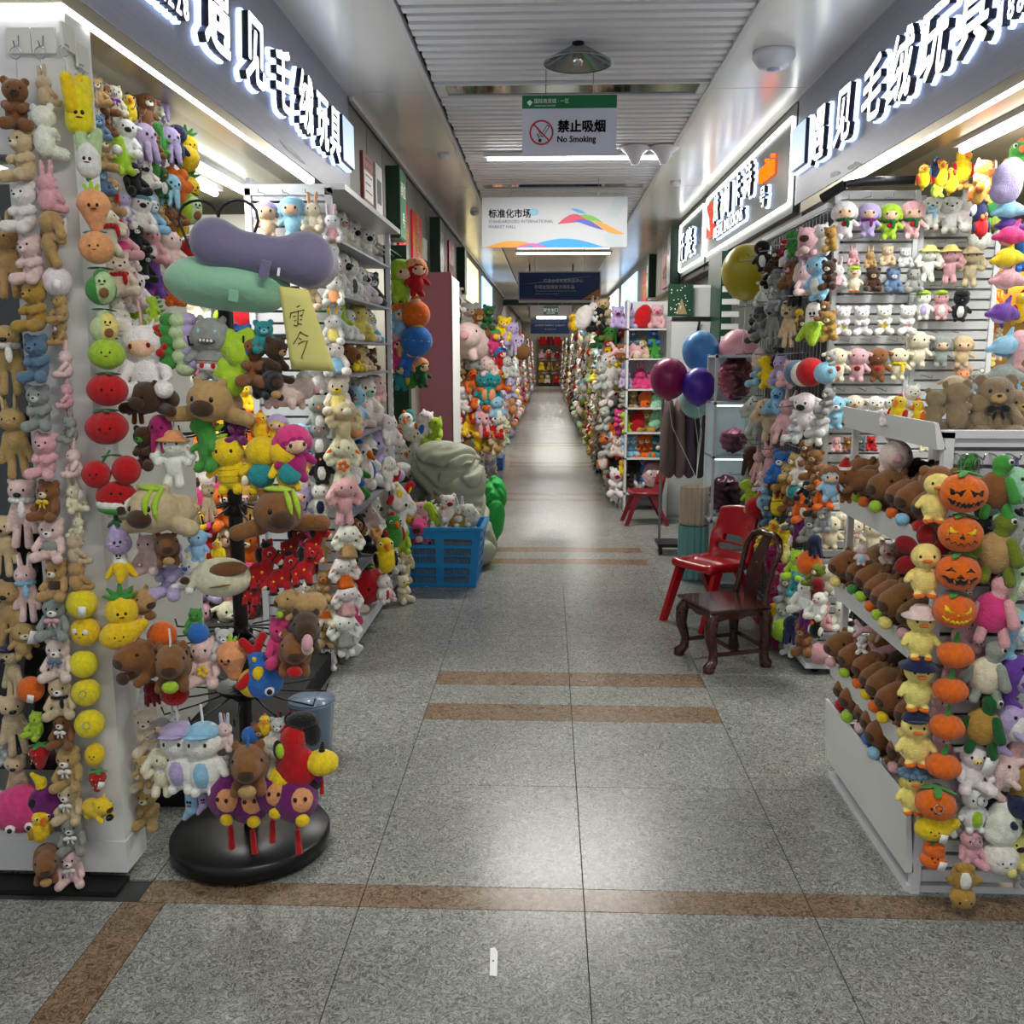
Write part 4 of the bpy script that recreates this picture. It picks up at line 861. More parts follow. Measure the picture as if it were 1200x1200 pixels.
    K['sheepround'] = lambda: dict(body=[Ep(0, .05, .42, .62, .36, .4)] + [Kp(-.45, -.1, .5, -.62, -.14, .2, .1, .07)], parts=[('ear', '2', [Ep(.24, -.2, .62, .4, .16, .15, 0, -4)]), ('nose', 'darkbrown', [Ep(-.66, -.2, .4, .1, .07, .08)]), ('smile', 'brown', [Ep(.1, -.3, .3, .24, .03, .02, 0, -8)])], hc=(0, 0, .42), hr=(.6, .36, .4), torso=Ep(0, 0, .4, .6, .36, .4), k=.05)
    K['pouch'] = lambda: dict(body=[Ep(0, 0, .45, .42, .36, .45)] + both(Ep(.36, -.05, .78, .13, .08, .13)), parts=[('face', 'peach', [Ep(.1, -.215, .5, .235, .195, .25)]), ('belly', '2', [Ep(.12, -.3, .14, .13, .09, .12)])] + [('eye', 'black', [Ep(x, -.4, .58, .035, .03, .045)]) for x in (.02, .2)], hc=(.1, -.1, .5), hr=(.4, .34, .4), torso=Ep(0, 0, .45, .42, .36, .45), k=.03)
    K['stripeball'] = lambda: fruit([Ep(0, 0, .5, .48, .44, .46), Ep(0, 0, .98, .16, .14, .12)], [('band', '2', [Ep(0, 0, .5, .49, .45, .13)]), ('cap_top', '2', [Ep(0, 0, .92, .2, .18, .12)])], hr=(.48, .44, .46), face=False)
    K['halfmelon'] = K['watermelon']
defkinds()
NOUN = dict(bear='teddy bear', hugbear='teddy bear', rabbit='plush rabbit', lop='lop-eared plush rabbit', longbear='long-limbed plush bear', longrabbit='long-limbed plush rabbit', cat='plush cat', pig='plush pig', mouse='big-eared plush mouse',
    puppy='plush puppy', lamb='plush lamb', cow='plush cow', penguin='plush penguin', doll='plush doll', hood='furry hooded plush', hamster='plush hamster', monkey='plush monkey', fox='plush fox', lyingpuppy='sprawled plush puppy', lyingcapy='sprawled plush capybara',
    duck='plush duckling', flowerduck='duckling with petal hood', hoodduck='duckling in bear hood', bee='plush bee', turtleback='plush with shell backpack', monster='toothy plush monster', ball='round plush fruit', smiley='plush smiling ball', pouch='plush monkey pouch', stripeball='round striped plush doll', apple='plush apple', tomato='plush tomato',
    persimmon='plush persimmon', strawberry='plush strawberry', lemon='plush lemon', mango='plush mango', peach='plush orange fruit', carrot='plush carrot', leek='plush leek', corn='plush corn cob', eggplant='plush eggplant', banana='plush banana', bananapeel='peeled plush banana',
    pineapple='plush pineapple', avocado='plush avocado', watermelon='plush watermelon slice', cherry='plush cherries', flower='plush flower', grapes='plush grape cluster', gourd='plush gourd', pumpkin1='scowling jagged-mouthed plush pumpkin', pumpkin2='yellow-eyed plush pumpkin',
    pumpkin3='grinning black-faced plush pumpkin', pumpkin4='yellow-faced plush pumpkin', smallpumpkin='small plush pumpkin', capy='plush capybara', turtle='plush turtle', dolphin='plush dolphin', swimdolphin='swimming plush dolphin', fish='plush fish', horse='plush horse', dino='plush dinosaur',
    bird='plush bird', octopus='plush octopus', caterpillar='plush caterpillar', blob='plush cushion', tortoisebug='plush beetle', rooster='plush rooster', plushpig='big plush pig', sheepround='round plush sheep')
CATEG = dict(bear='teddy bear', hugbear='teddy bear', longbear='teddy bear')

_body = {}; _part = {}
TRIS = {}
def kdef(kind):
    k = ('def', kind)
    if k not in _body: _body[k] = KINDS[kind]()
    return _body[k]
def body_geo(kind, vox):
    k = ('geo', kind, vox)
    if k not in _body:
        d_ = kdef(kind); _body[k] = nets(d_['body'], vox, d_.get('k', .03), d_.get('mod'))
    return _body[k]
def prim_mb(mb, prims, mi=0, n=10):
    for p in prims:
        if p[0] == 'E': mb.ell(p[1], p[2], p[3], mi, n, max(5, n * 2 // 3))
        else:
            a, b = Vector(p[1]), Vector(p[2]); ax = (b - a); L = ax.length
            ax = ax / L if L > 1e-6 else Vector((0, 0, 1)); pts = []; rs = []
            for t in (1.0, .87, .5): pts.append(a - ax * p[3] * t); rs.append(p[3] * math.sqrt(max(0, 1 - t * t)) + 1e-4)
            pts.append(a); rs.append(p[3]); pts.append(b); rs.append(p[4])
            for t in (.5, .87, 1.0): pts.append(b + ax * p[4] * t); rs.append(p[4] * math.sqrt(max(0, 1 - t * t)) + 1e-4)
            mb.tube(pts, rs, n, mi, caps=False)
    return mb
PF = {1: dict(eyes=[[(-.34, .14), (-.1, .1), (-.04, .16), (-.12, .0), (-.32, .02)], [(.34, .14), (.1, .1), (.04, .16), (.12, .0), (.32, .02)]], mouth=('z', -.36, .36, -.16, .10, .05, 8), col='black', nose=None, ecol='black'),
      2: dict(eyes=[[(-.28, .2), (-.08, .08), (-.28, .04)], [(.28, .2), (.08, .08), (.28, .04)]], mouth=('l', -.34, .34, -.16, .03, .07, 5), col='black', nose=[(0, .06), (.06, -.06), (-.06, -.06)], ecol='yellow'),
      3: dict(eyes=[[(-.2, .2), (-.1, .1), (-.32, .1)], [(.2, .2), (.32, .1), (.1, .1)]], mouth=('s', -.38, .38, -.1, .13, .05, 5), col='black', nose=[(0, .05), (.09, -.04), (-.09, -.04)], ecol='black'),
      4: dict(eyes=[[(-.3, .2), (-.24, .18), (-.08, .06), (-.2, .03), (-.3, .08)], [(.3, .2), (.08, .06), (.2, .03), (.3, .08)]], mouth=('z', -.34, .34, -.15, .08, .06, 7), col='yellow', nose=[(-.03, 0), (0, .03), (.03, 0), (0, -.03)], ecol='yellow')}
def pumpkin_face(i, hc, hr):
    f = PF[i]; out = []
    def P3(u, v, o=.012): 
        q = max(.02, 1 - (u / hr[0]) ** 2 - (v / hr[2]) ** 2); return (u, hc[1] - hr[1] * math.sqrt(q) - o, hc[2] + v)
    def poly(name, pts, col):
        mb = MB(); c = (sum(p[0] for p in pts) / len(pts), sum(p[1] for p in pts) / len(pts)); n = len(pts)
        mb.add([P3(*p) for p in pts] + [P3(*c)] + [P3(p[0], p[1], -.03) for p in pts], [(k, (k + 1) % n, n) for k in range(n)] + [(k, n + 1 + k, n + 1 + (k + 1) % n, (k + 1) % n) for k in range(n)])
        out.append((name, col, mb))
    for e in f['eyes']:
        if i == 2: poly('eye_outline', [(p[0] * 1.06 - (.012 if p[0] > 0 else -.012), p[1] + (.025 if p[1] > .12 else -.02)) for p in e], 'black')
        poly('eye', e, f['ecol'])
        if i == 2: out[-1] = ('eye', 'yellow', MB().add([(v[0], v[1] - .006, v[2]) for v in out[-1][2].v], out[-1][2].f))
    if f['nose']: poly('nose', f['nose'], f['col'])
    t, a, b, z0, h, zz, n = f['mouth']; mb = MB(); m = n * 2 + 1; top = []; bot = []
    for k in range(m):
        u = a + (b - a) * k / (m - 1); c = z0 + .12 * (2 * abs(u) / (b - a)) ** 2 - .05; s = (1 if k % 2 else -1)
        en = min(1, k / 2, (m - 1 - k) / 2) * .8 + .2
        if t == 'l': top.append((u, c + h * .5 + s * zz * .6)); bot.append((u, c - h * .35 + s * zz * .6))
        else: top.append((u, c + (h * .5 + s * zz * .5) * en)); bot.append((u, c - (h * .5 - s * zz * .5) * en))
    vs = [P3(*p) for p in top] + [P3(*p) for p in bot] + [P3(p[0], p[1], -.03) for p in top] + [P3(p[0], p[1], -.03) for p in bot]
    fs = []
    for k in range(m - 1): fs += [(k, k + 1, m + k + 1, m + k), (k, 2 * m + k, 2 * m + k + 1, k + 1), (m + k, m + k + 1, 3 * m + k + 1, 3 * m + k)]
    mb.add(vs, fs); out.append(('mouth', f['col'], mb))
    return out
def option_parts(d_, opts):
    """clothes and accessories asked for in a row of a table"""
    out = []; hc, hr = d_['hc'], d_['hr']; t = d_['torso']; tc, tr = t[1], t[2]
    nz = hc[2] - hr[2] * .92; ny = hc[1] - hr[1] * .55
    for o in opts:
        o, _, c = o.partition(':'); c = c or '2'
        mb = MB()
        if o == 'bow':
            for s in (-1, 1): mb.ell((s * .085, ny - .1, nz - .01), (.085, .04, .055), (0, s * 14, 0), 0, 8, 6); mb.ell((s * .05, ny - .1, nz - .1), (.025, .02, .07), (0, s * -18, 0), 0, 8, 6)
            mb.ell((0, ny - .12, nz), (.03, .03, .03), n=8, m=5); out.append(('bow', c, mb))
        elif o == 'scarf':
            for k in range(12): a = 2 * PI * k / 12; mb.ell((hr[0] * .62 * math.cos(a), hc[1] + hr[1] * .62 * math.sin(a), nz + .02), (.065, .065, .05), (0, 0, math.degrees(a)), 0, 8, 5)
            mb.ell((.07, ny - .1, nz - .1), (.05, .03, .12), n=8, m=6); out.append(('scarf', c, mb))
        elif o == 'hat':
            z = hc[2] + hr[2] * .45; mb.lathe([(hr[0] * .75, z + .02), (hr[0] * 1.35, z - .03), (hr[0] * 1.4, z - .01), (hr[0] * .85, z + .06), (hr[0] * .78, z + hr[2] * .55), (hr[0] * .5, z + hr[2] * .82), (0, z + hr[2] * .86)], (hc[0], hc[1], 0), 20); out.append(('hat', c, mb))
        elif o == 'cap':
            z = hc[2] + hr[2] * .45; mb.ell((hc[0], hc[1], z + .04), (hr[0] * .98, hr[1] * .98, hr[2] * .62), n=14, m=9); mb.ell((hc[0], hc[1] - hr[1] * .95, z + .04), (hr[0] * .7, hr[1] * .5, .03), (-12, 0, 0)); out.append(('cap', c, mb))
        elif o == 'ruffle':
            z = hc[2] + hr[2] * .5
            for k in range(14): a = 2 * PI * k / 14; mb.ell((hr[0] * 1.05 * math.cos(a), hc[1] + hr[1] * 1.05 * math.sin(a), z), (.07, .07, .06), n=8, m=5)
            mb.ell((hc[0], hc[1], z + .06), (hr[0] * .9, hr[1] * .9, hr[2] * .55)); out.append(('bonnet', c, mb))
        elif o == 'dress':
            mb.lathe([(tr[0] * .7, tc[2] + tr[2] * .75), (tr[0] * 1.12, tc[2] + tr[2] * .2), (tr[0] * 1.3, tc[2] - tr[2] * .45), (tr[0] * 1.42, tc[2] - tr[2] * .75), (tr[0] * 1.2, tc[2] - tr[2] * .7)], (tc[0], tc[1], 0), 18); out.append(('dress', c, mb))
        elif o == 'shirt': mb.ell((tc[0], tc[1], tc[2] + tr[2] * .15), (tr[0] * 1.06, tr[1] * 1.1, tr[2] * .72), n=14, m=9); out.append(('shirt', c, mb))
        elif o == 'heart': mb.ell((tc[0], tc[1] - tr[1] * .98, tc[2] + .06), (.09, .05, .075), n=8, m=6); out.append(('heart', c, mb))
        elif o == 'bag':
            mb.ell((tc[0] + .1, tc[1] - tr[1] * 1.0, tc[2] - .05), (.08, .05, .07), n=8, m=6); mb.tube([(-.2, tc[1] - tr[1] * .7, tc[2] + .24), (-.02, tc[1] - tr[1] * 1.08, tc[2] + .1), (.1, tc[1] - tr[1] * 1.02, tc[2] - .03)], .014, 5); out.append(('bag', c, mb))
        elif o == 'flowerpin': 
            for k in range(5): mb.ell((.07 * math.cos(k * 1.257), tc[1] - tr[1] * 1.02, tc[2] + .02 + .07 * math.sin(k * 1.257)), (.045, .03, .045), n=8, m=5)
            out.append(('flower_pin', c, mb))
        elif o == 'ribbon':
            z = hc[2] + hr[2] * .98; mb.ell((.02, hc[1], z), (hr[0] * .62, hr[1] * .6, .035), (0, 8, 0), n=10, m=6)
            for q, ln in ((.3, .8), (.62, .95)):
                pts = []; 
                for k in range(5):
                    zz = hr[2] * (.9 - ln * 1.3 * k / 4); xx = hr[0] * (q + .1 * k / 4); pts.append(surf(hc, hr, min(xx, hr[0] * .9), max(-hr[2] * .6, zz), .02))
                mb.tube(pts, [.02, .032, .034, .026, .01], 6)
            out.append(('ribbon', c, mb))
        elif o == 'santa':
            z = hc[2] + hr[2] * .75; mb.tube([(0, hc[1], z), (.05, hc[1], z + .2), (.18, hc[1], z + .36)], [.19, .11, .03], 10); mb2 = MB()
            out.append(('santa_hat', 'red', mb)); mb2.tube([(0, hc[1], z - .02), (0, hc[1], z + .06)], .2, 12); mb2.ell((.19, hc[1], z + .37), (.05, .05, .05)); out.append(('hat_trim', 'white', mb2))
        elif o == 'glasses':
            for s in (-1, 1): mb.lathe([(.062, -.012), (.07, 0), (.062, .012)], surf(hc, hr, s * .1, -.1, .03), 12, M=Euler((PI / 2, 0, 0)).to_matrix())
            out.append(('glasses', c, mb))
        elif o == 'tag':
            q = surf(hc, hr, .3 * hr[0], -.3 * hr[2], .05); mb.obox((q[0] + .1, q[1] - .03, q[2] - .02), (.12, .006, .17), Euler((.15, .2, .2)).to_matrix()); out.append(('price_tag', 'CARD', mb))
        elif o == 'ring':
            q = surf(hc, hr, .05, .2 * hr[2], .03); mb.lathe([(.11, -.014), (.13, 0), (.11, .014), (.1, 0), (.11, -.014)], q, 16, M=Euler((1.3, 0, .2)).to_matrix()); out.append(('key_ring', 'CHROME', mb))
        elif o == 'strap':
            z = hc[2] + hr[2]; mb.tube([(0, hc[1] + .02, z - .04), (.01, hc[1] + .03, z + .12), (0, hc[1] + .03, z + .3)], .018, 5); out.append(('hanging_strap', c if c != '2' else 'white', mb))
        elif o == 'tassel':
            z = tc[2] - tr[2]; mb.tube([(0, tc[1], z + .02), (0, tc[1], z - .18)], .02, 5); mb.tube([(0, tc[1], z - .16), (0, tc[1], z - .62)], [.05, .07], 7); out.append(('tassel', 'red', mb))
        elif o == 'tongue': mb.ell((0, hc[1] - hr[1] * 1.3, hc[2] - hr[2] * .6), (.1, .1, .16), n=8, m=6); out.append(('tongue', 'pink', mb))
    return out
def color_of(c, c1, c2):
    return {'1': c1, '2': c2}.get(c, c)
def part_mesh(key, maker):
    if key not in _part: _part[key] = maker()
    return _part[key]
def norm_of(kind, opts):
    k = ('norm', kind, opts)
    if k in _body: return _body[k]
    d_ = kdef(kind); V, _q = body_geo(kind, .06)
    lo, hi = V.min(0), V.max(0)
    for nme, c, pr in d_['parts']:
        for p in pr:
            for cc, r in ([(p[1], np.array(p[2]) if not any(p[3]) else max(p[2]) * .7)] if p[0] == 'E' else [(p[1], p[3]), (p[2], p[4])]):
                lo = np.minimum(lo, np.array(cc) - r); hi = np.maximum(hi, np.array(cc) + r)
    _body[k] = (lo, hi); return _body[k]
def make_toy(kind, c1, c2, opts, lod, name):
    """returns the root object of one soft toy; unit size, centred"""
    d_ = kdef(kind); opts = tuple(o for o in opts.split('+') if o) if isinstance(opts, str) else opts
    lo, hi = norm_of(kind, ()); h = hi[2] - lo[2]; cen = (lo + hi) / 2
    def geo(vox, extra, mats):
        V, Q = body_geo(kind, vox); V = (V - cen) / h
        if not extra:
            me = bpy.data.meshes.new(name); me.from_pydata(V.tolist(), [], Q.tolist()); me.materials.append(PLUSH)
            me.polygons.foreach_set('use_smooth', [True] * len(me.polygons)); me.update(); return me
        mb = MB(); mb.add(V.tolist(), Q.tolist(), 0, True); ms = [PLUSH]
        for nme, c, sub in extra:
            cc = color_of(c, c1, c2); m = PLUSH if c == '1' else CARD if cc == 'CARD' else CHROME if cc == 'CHROME' else felt(cc)
            if m not in ms: ms.append(m)
            s = MB()
            if isinstance(sub, MB): s = sub
            else: prim_mb(s, sub, 0, 8 if lod > 1 else 10)
            mb.add([((v[0] - cen[0]) / h, (v[1] - cen[1]) / h, (v[2] - cen[2]) / h) for v in s.v], s.f, ms.index(m), True)
        return mb.mesh(name, ms)
    allp = list(d_['parts'])
    if d_.get('pface'): allp += pumpkin_face(d_['pface'], d_['hc'], d_['hr'])
    allp += option_parts(d_, opts)
    if lod == 0:
        me = part_mesh(('b', kind), lambda: geo(.034, None, None))
        o = link(name, me); o.color = (*lin(PAL[c1]), 1)
        for i, (nme, c, sub) in enumerate(allp):
            def mk():
                s = MB()
                if isinstance(sub, MB): s = sub
                else: prim_mb(s, sub, 0, 12)
                v = [((p[0] - cen[0]) / h, (p[1] - cen[1]) / h, (p[2] - cen[2]) / h) for p in s.v]
                b = MB(); b.v = v; b.f = s.f; b.mi = [0] * len(s.f); b.sm = [True] * len(s.f)
                return b.mesh(nme, [CARD if c == 'CARD' else CHROME if c == 'CHROME' else BEAD if c == 'black' and nme in ('eye', 'nose', 'pupil') else PLUSH])
            po = link(nme, part_mesh(('p', kind, nme, i if i < len(d_['parts']) else str(opts), i, c if c in ('CARD', 'CHROME', 'black') else ''), mk), o)
            cc = color_of(c, c1, c2)
            if cc in PAL: po.color = (*lin(PAL[cc]), 1)
        return o
    me = part_mesh(('m', kind, c2, lod, opts), lambda: geo(.05 if lod == 1 else .075, allp or [('x', 'black', [])], None))
    o = link(name, me); o.color = (*lin(PAL[c1]), 1)
    return o
OPTW = dict(bow='bow', scarf='scarf', hat='brimmed hat', cap='cap', ruffle='frilly bonnet', dress='dress', shirt='top', heart='heart', bag='shoulder bag', flowerpin='flower', ribbon='ribbon', santa='red pointed hat', glasses='round glasses', tag='price tag', ring='key ring', strap='strap', tassel='red tassel', tongue='tongue out')
def tint(c, j):
    r = [max(0, min(1, x * rnd.uniform(1 - j, 1 + j))) for x in lin(PAL[c])]; return r
def zone(rows, plane, place, order, lod=None, face=0, jit=8, group=None, off=1.0, scale=1.0):
    """a table of soft toys: kind x y height colour second-colour turn accessories; x, y, height as measured on the photo, plane the real surface they hang on or stand before"""
    made = []
    for ln in rows.strip().splitlines():
        for item in ln.split(';'):
            a = item.split()
            if not a: continue
            kind, x, y, hp, c1 = a[0], float(a[1]), float(a[2]), float(a[3]) * scale, a[4]
            c2 = a[5] if len(a) > 5 and a[5] != '-' else ('cream' if c1 != 'cream' else 'white'); rot = face + float(a[6]) if len(a) > 6 else face; opts = a[7] if len(a) > 7 else ''
            roll = 0
            if opts.startswith('~'): roll, _, opts = opts[1:].partition('+'); roll = float(roll)
            pax, pv = plane
            f = aty if pax == 'y' else atx
            lo, hi = norm_of(kind, ()); rel = (hi - lo) / (hi[2] - lo[2]); th = math.radians(rot)
            p = f(x, y, pv)
            for _ in range(2):
                s = hp * depth(p) / FPX / (1 if abs(roll) < 45 or abs(roll) > 135 else 1)
                hd = .5 * s * (abs(rel[1] * math.cos(th)) + abs(rel[0] * math.sin(th)) if pax == 'y' else abs(rel[0] * math.cos(th)) + abs(rel[1] * math.sin(th))) * .9 * off
                p = f(x, y, pv - hd if pax == 'y' else (pv - hd if pv > 0 else pv + hd))
            L = lod if lod is not None else (0 if hp >= 32 else 1 if hp >= 20 else 2)
            nm = NOUN[kind].split(' with ')[0].split(' in ')[0].replace('-', '_').replace(' ', '_')
            o = make_toy(kind, c1, c2, opts, L, nm)
            o.location = p; o.scale = (s, s, s)
            o.rotation_euler = (math.radians(rnd.uniform(-jit, jit) * .5), math.radians(roll + rnd.uniform(-jit, jit) * .6), math.radians(rot + rnd.uniform(-jit, jit)))
            o.color = (*tint(c1, .05), 1)
            fe = ''
            ops = [q for q in opts.split('+') if q]
            if ops:
                n0, _, c = ops[0].partition(':'); c = c or c2
                fe = ' with ' + ('' if n0 in ('santa', 'tassel', 'tongue', 'glasses', 'tag', 'ring', 'strap') else cname(c) + ' ') + OPTW[n0]
            made.append((o, f'{cname(c1)} {NOUN[kind]}{fe}', kind))
    cnt = {}
    for o, d_, k in made: cnt[d_] = cnt.get(d_, 0) + 1
    seen = {}
    for o, d_, k in made:
        i = seen.get(d_, 0); seen[d_] = i + 1
        lab = f'{d_}, {place}' if cnt[d_] == 1 else f'{d_}, {nth(i)} {order}, {place}'
        tag(o, lab, CATEG.get(k, 'plush toy'), group or place)
    return made

# ------------------------------------------------------------------ white corner pillar of the front shop on one side
GLASS = mat('clear_glass', 'f4fbf8', .02, trans=1.0, ior=1.45)
pil = thing('display_pillar', 'white corner pillar with plinth and display window, hung with strings of bears', 'pillar', (-1.2, 2.45, 0))
MB().box(-.175, 0, 0, .13, .03, 2.335).build('column', WHITE_P, pil)
MB().box(-1.4, -.175, 0, .13, 2.0, 2.335).build('header', WHITE_P, pil)
MB().box(-1.4, 0.002, -.004, .128, .03, .125).build('plinth', WHITE_P, pil)
MB().box(-1.4, -.175, .0, .4, .125, .15).build('window_sill', WHITE_P, pil)
MB().box(-1.4, -.175, .05, .056, .15, 2.0).build('window_pane', GLASS, pil)
MB().box(-1.4, -.175, .42, .45, .125, 2.0).build('window_back', mat('dark_cloth', '3a3634', .9), pil)
CLEAR = mat('clear_plastic', 'dcdad2', .12)
for k, (px, py) in enumerate(((23, 48), (52, 48), (80, 45), (97, 68))):
    p = aty(px, py, 2.44) if k < 3 else atx(px, py, -1.19)
    h = MB(); M = Matrix.Identity(3) if k < 2 else Euler((0, 0, PI / 2)).to_matrix()
    h.obox((p.x + 1.2, p.y - 2.45 - .002, p.z), (.03, .003, .03), M)
    hh = h.build('adhesive_hook', CLEAR, pil)
    MB().tube([(p.x + 1.2, p.y - 2.45 - .004, p.z + .012), (p.x + 1.2, p.y - 2.46, p.z - .015), (p.x + 1.2, p.y - 2.475, p.z - .02), (p.x + 1.2, p.y - 2.48, p.z - .008)], .0018, 5).build('hook_wire', WIRE, hh)
    MB().lathe([(.014, -.0015), (.0155, 0), (.014, .0015), (.0125, 0), (.014, -.0015)], (p.x + 1.2, p.y - 2.475, p.z - .035), 16, M=Euler((PI / 2, 0, 0)).to_matrix()).tube([(p.x + 1.2, p.y - 2.475, p.z - .05), (p.x + 1.2, p.y - 2.475, p.z - .11)], .0015, 5).build('key_ring', WIRE, hh)

# ------------------------------------------------------------------ black rotating rack
RK = Vector((-.905, 2.66, 0))
rk = thing('rotating_rack', 'black rotating display rack with round base and hooks at several heights', 'rack', RK)
MB().lathe([(0, .004), (.225, .004), (.238, .012), (.24, .05), (.232, .062), (.1, .066), (0, .066)], n=48).build('base', mat('black_base', '0d0d0f', .35, var=.3, vscale=9), rk)
MB().tube([(0, 0, .06), (0, 0, 1.72)], .021, 14).build('post', BLACKM, rk)
for z, r in ((.655, .075), (.505, .085)):
    MB().lathe([(0, z), (r * .8, z - .004), (r, z + .012), (r * 1.02, z + .016), (r * .97, z + .016), (r * .7, z + .004), (0, z + .004)], n=32).build('tray', mat('black_base', '0d0d0f', .35), rk)
for z, n, L in ((1.535, 10, .22), (1.28, 10, .2), (1.06, 10, .2), (.86, 10, .2), (.69, 12, .235), (.50, 12, .24)):
    hub = MB().lathe([(.02, z - .02), (.034, z - .02), (.034, z + .02), (.02, z + .02)], n=18).build('hub', BLACKM, rk)
    for k in range(n):
        a = 2 * PI * k / n + .2; c, s = math.cos(a), math.sin(a)
        MB().tube([(.03 * c, .03 * s, z + .01), (L * .6 * c, L * .6 * s, z - .006), (L * c, L * s, z - .012), (L * 1.03 * c, L * 1.03 * s, z + .012)], .0028, 5).build('hook', BLACKM, hub)
rg = MB(); n = 40
rg.tube([(.19 * math.cos(2 * PI * k / n), .19 * math.sin(2 * PI * k / n), 1.545) for k in range(n + 1)], .003, 5, caps=False).build('wire_ring', BLACKM, rk)
hw = MB()
for s in (-1, 1):
    hw.tube([(0, -.02, 1.87)] + [(s * (.055 - .055 * math.cos(t)), -.02, 1.87 + .045 * math.sin(t)) for t in [k * PI / 8 for k in range(1, 8)]] + [(s * .11, -.02, 1.86), (s * .085, -.02, 1.79), (s * .03, -.02, 1.73), (0, -.02, 1.70)], .004, 6, caps=False)
hw.build('heart_wire', BLACKM, rk)
# two memory-foam pillows on top and the paper sign
def pillow(name, label, prims, c, center, rz, roll, k=.05):
    V, Q = nets(prims, .012, k)
    me = bpy.data.meshes.new(name); me.from_pydata(V.tolist(), [], Q.tolist())
    me.materials.append(mat('velvet_' + name, c, .7, sheen=.5, var=.06, vscale=9, bump=.15, bscale=60)); me.polygons.foreach_set('use_smooth', [True] * len(me.polygons))
    o = link(name, me); o.location = center; o.rotation_euler = (0, roll, rz); return tag(o, label, 'pillow')
pc = aty(304, 295, 2.47)
pp = pillow('wavy_pillow', 'lavender velvet wavy neck pillow on top of the rotating rack', [Kp(-.118, 0, .006, -.118, .15, .006, .058, .058), Kp(-.1, 0, -.006, .12, 0, -.008, .052, .052), Kp(.122, 0, .006, .122, .15, .006, .066, .066), Kp(-.1, .13, -.004, .1, .13, -.006, .05, .05), Kp(-.1, .06, -.01, .1, .06, -.01, .045, .045)], '6c6686', pc, .12, .17, .035)
MB().obox((.03, -.062, -.045), (.012, .004, .022), Euler((.2, .1, 0)).to_matrix()).build('loop_tag', mat('velvet_wavy_pillow', '6c6686', .7), pp)
MB().obox((.065, -.062, -.045), (.003, .003, .01)).build('care_label', CARD, pp)
gc = aty(264, 333, 2.5)
gp = pillow('flat_pillow', 'pale green velvet pillow under the lavender wavy pillow', [Ep(0, .02, 0, .165, .11, .06), Kp(-.08, 0, 0, .1, 0, -.005, .055, .055)], '86b898', gc, .05, .1, .04)
MB().obox((.05, -.095, -.03), (.012, .004, .014), Euler((.2, .1, 0)).to_matrix()).build('loop_tag', mat('velvet_flat_pillow', '86b898', .7), gp)
sg = [aty(x, y_, 2.40) for x, y_ in ((327, 335), (361, 340), (391, 436), (339, 433))]
sc_ = sum(sg, Vector()) / 4
pb = MB(); N = 8; vs = []
for j in range(N + 1):
    for i in range(N + 1):
        u_, v_ = i / N, j / N
        p = (sg[0] * (1 - u_) + sg[1] * u_) * (1 - v_) + (sg[3] * (1 - u_) + sg[2] * u_) * v_
        vs.append(p - sc_ + Vector((0, .02 * v_ * v_ + .012 * max(0, u_ - .6) - .004 * math.sin(u_ * 3), 0)))
pb.add(vs, [(j * (N + 1) + i, j * (N + 1) + i + 1, (j + 1) * (N + 1) + i + 1, (j + 1) * (N + 1) + i) for j in range(N) for i in range(N)], 0, True)
ps = pb.build('paper_sign', mat('yellow_paper', 'cfc877', .7, var=.04, vscale=10), None, sc_)
so = ps.modifiers.new('thick', 'SOLIDIFY'); so.thickness = .0012
tag(ps, 'yellow paper sign with two handwritten characters hanging under the lavender pillow', 'sign')
STK = [[(348, 360), (352, 358)], [(341, 366), (340, 373)], [(341, 367), (357, 363), (354, 371)], [(350, 364), (349, 380)], [(344, 371), (347, 370)], [(345, 376), (347, 375)], [(352, 370), (354, 369)], [(352, 375), (354, 374)], [(344, 381), (348, 382), (350, 379), (354, 380)],
       [(352, 388), (348, 396), (343, 403)], [(352, 389), (356, 392), (361, 394)], [(350, 396), (353, 398)], [(349, 403), (355, 400), (360, 399), (357, 408), (352, 419), (354, 420)]]
for s_ in STK:
    pts = []
    for x, y_ in s_:
        q = aty(x, y_, 2.40); vv = min(1, max(0, (y_ - 336) / 98)); uu = min(1, max(0, (x - (327 + 12 * vv)) / (34 + 18 * vv)))
        pts.append(q - sc_ + Vector((0, .02 * vv * vv + .012 * max(0, uu - .6) - .004 * math.sin(uu * 3) - .0018, 0)))
    MB().tube(pts, .0011, 5).build('pen_stroke', PB, ps)

# ------------------------------------------------------------------ white shelving unit that faces the aisle beyond the rack
GX0, GX1, GY0, GY1 = -1.36, -.97, 4.32, 5.92
gd = thing('shelving_unit', 'white shop shelving unit on castors between the rotating rack and the blue basket', 'shelving', (GX0, GY0, 0))
w_, d2 = GX1 - GX0, GY1 - GY0
slm = MB().box(0, w_ - .05, -.006, .006, -.021, .021).mesh('slat', [WHITE_M])
for k in range(40):
    o = link('slat', slm, gd); o.location = (.025, .02, .12 + k * .0533)
for x in (0, w_ - .028):
    MB().box(x, x + .028, 0, .035, .08, 2.23).build('end_post', WHITE_M, gd)
    MB().box(x, x + .028, d2 - .035, d2, .03, 2.3).build('end_post', WHITE_M, gd)
MB().box(0, w_, 0, .035, 2.2, 2.235).build('top_rail', WHITE_M, gd)
MB().box(0, .02, .03, d2 - .03, .08, 2.28).build('back_panel', mat('shelf_back', 'a8a9b2', .5), gd)
SHZ = [2.03, 1.78, 1.565, 1.40, 1.08, .70, .38, .09]
SHELF = mat('grey_shelf', '8d8e96', .4, .2)
for z in SHZ: MB().box(.02, w_ - .004, .04, d2 - .01, z - .012, z).build('shelf', SHELF if z > .2 else WHITE_M, gd)
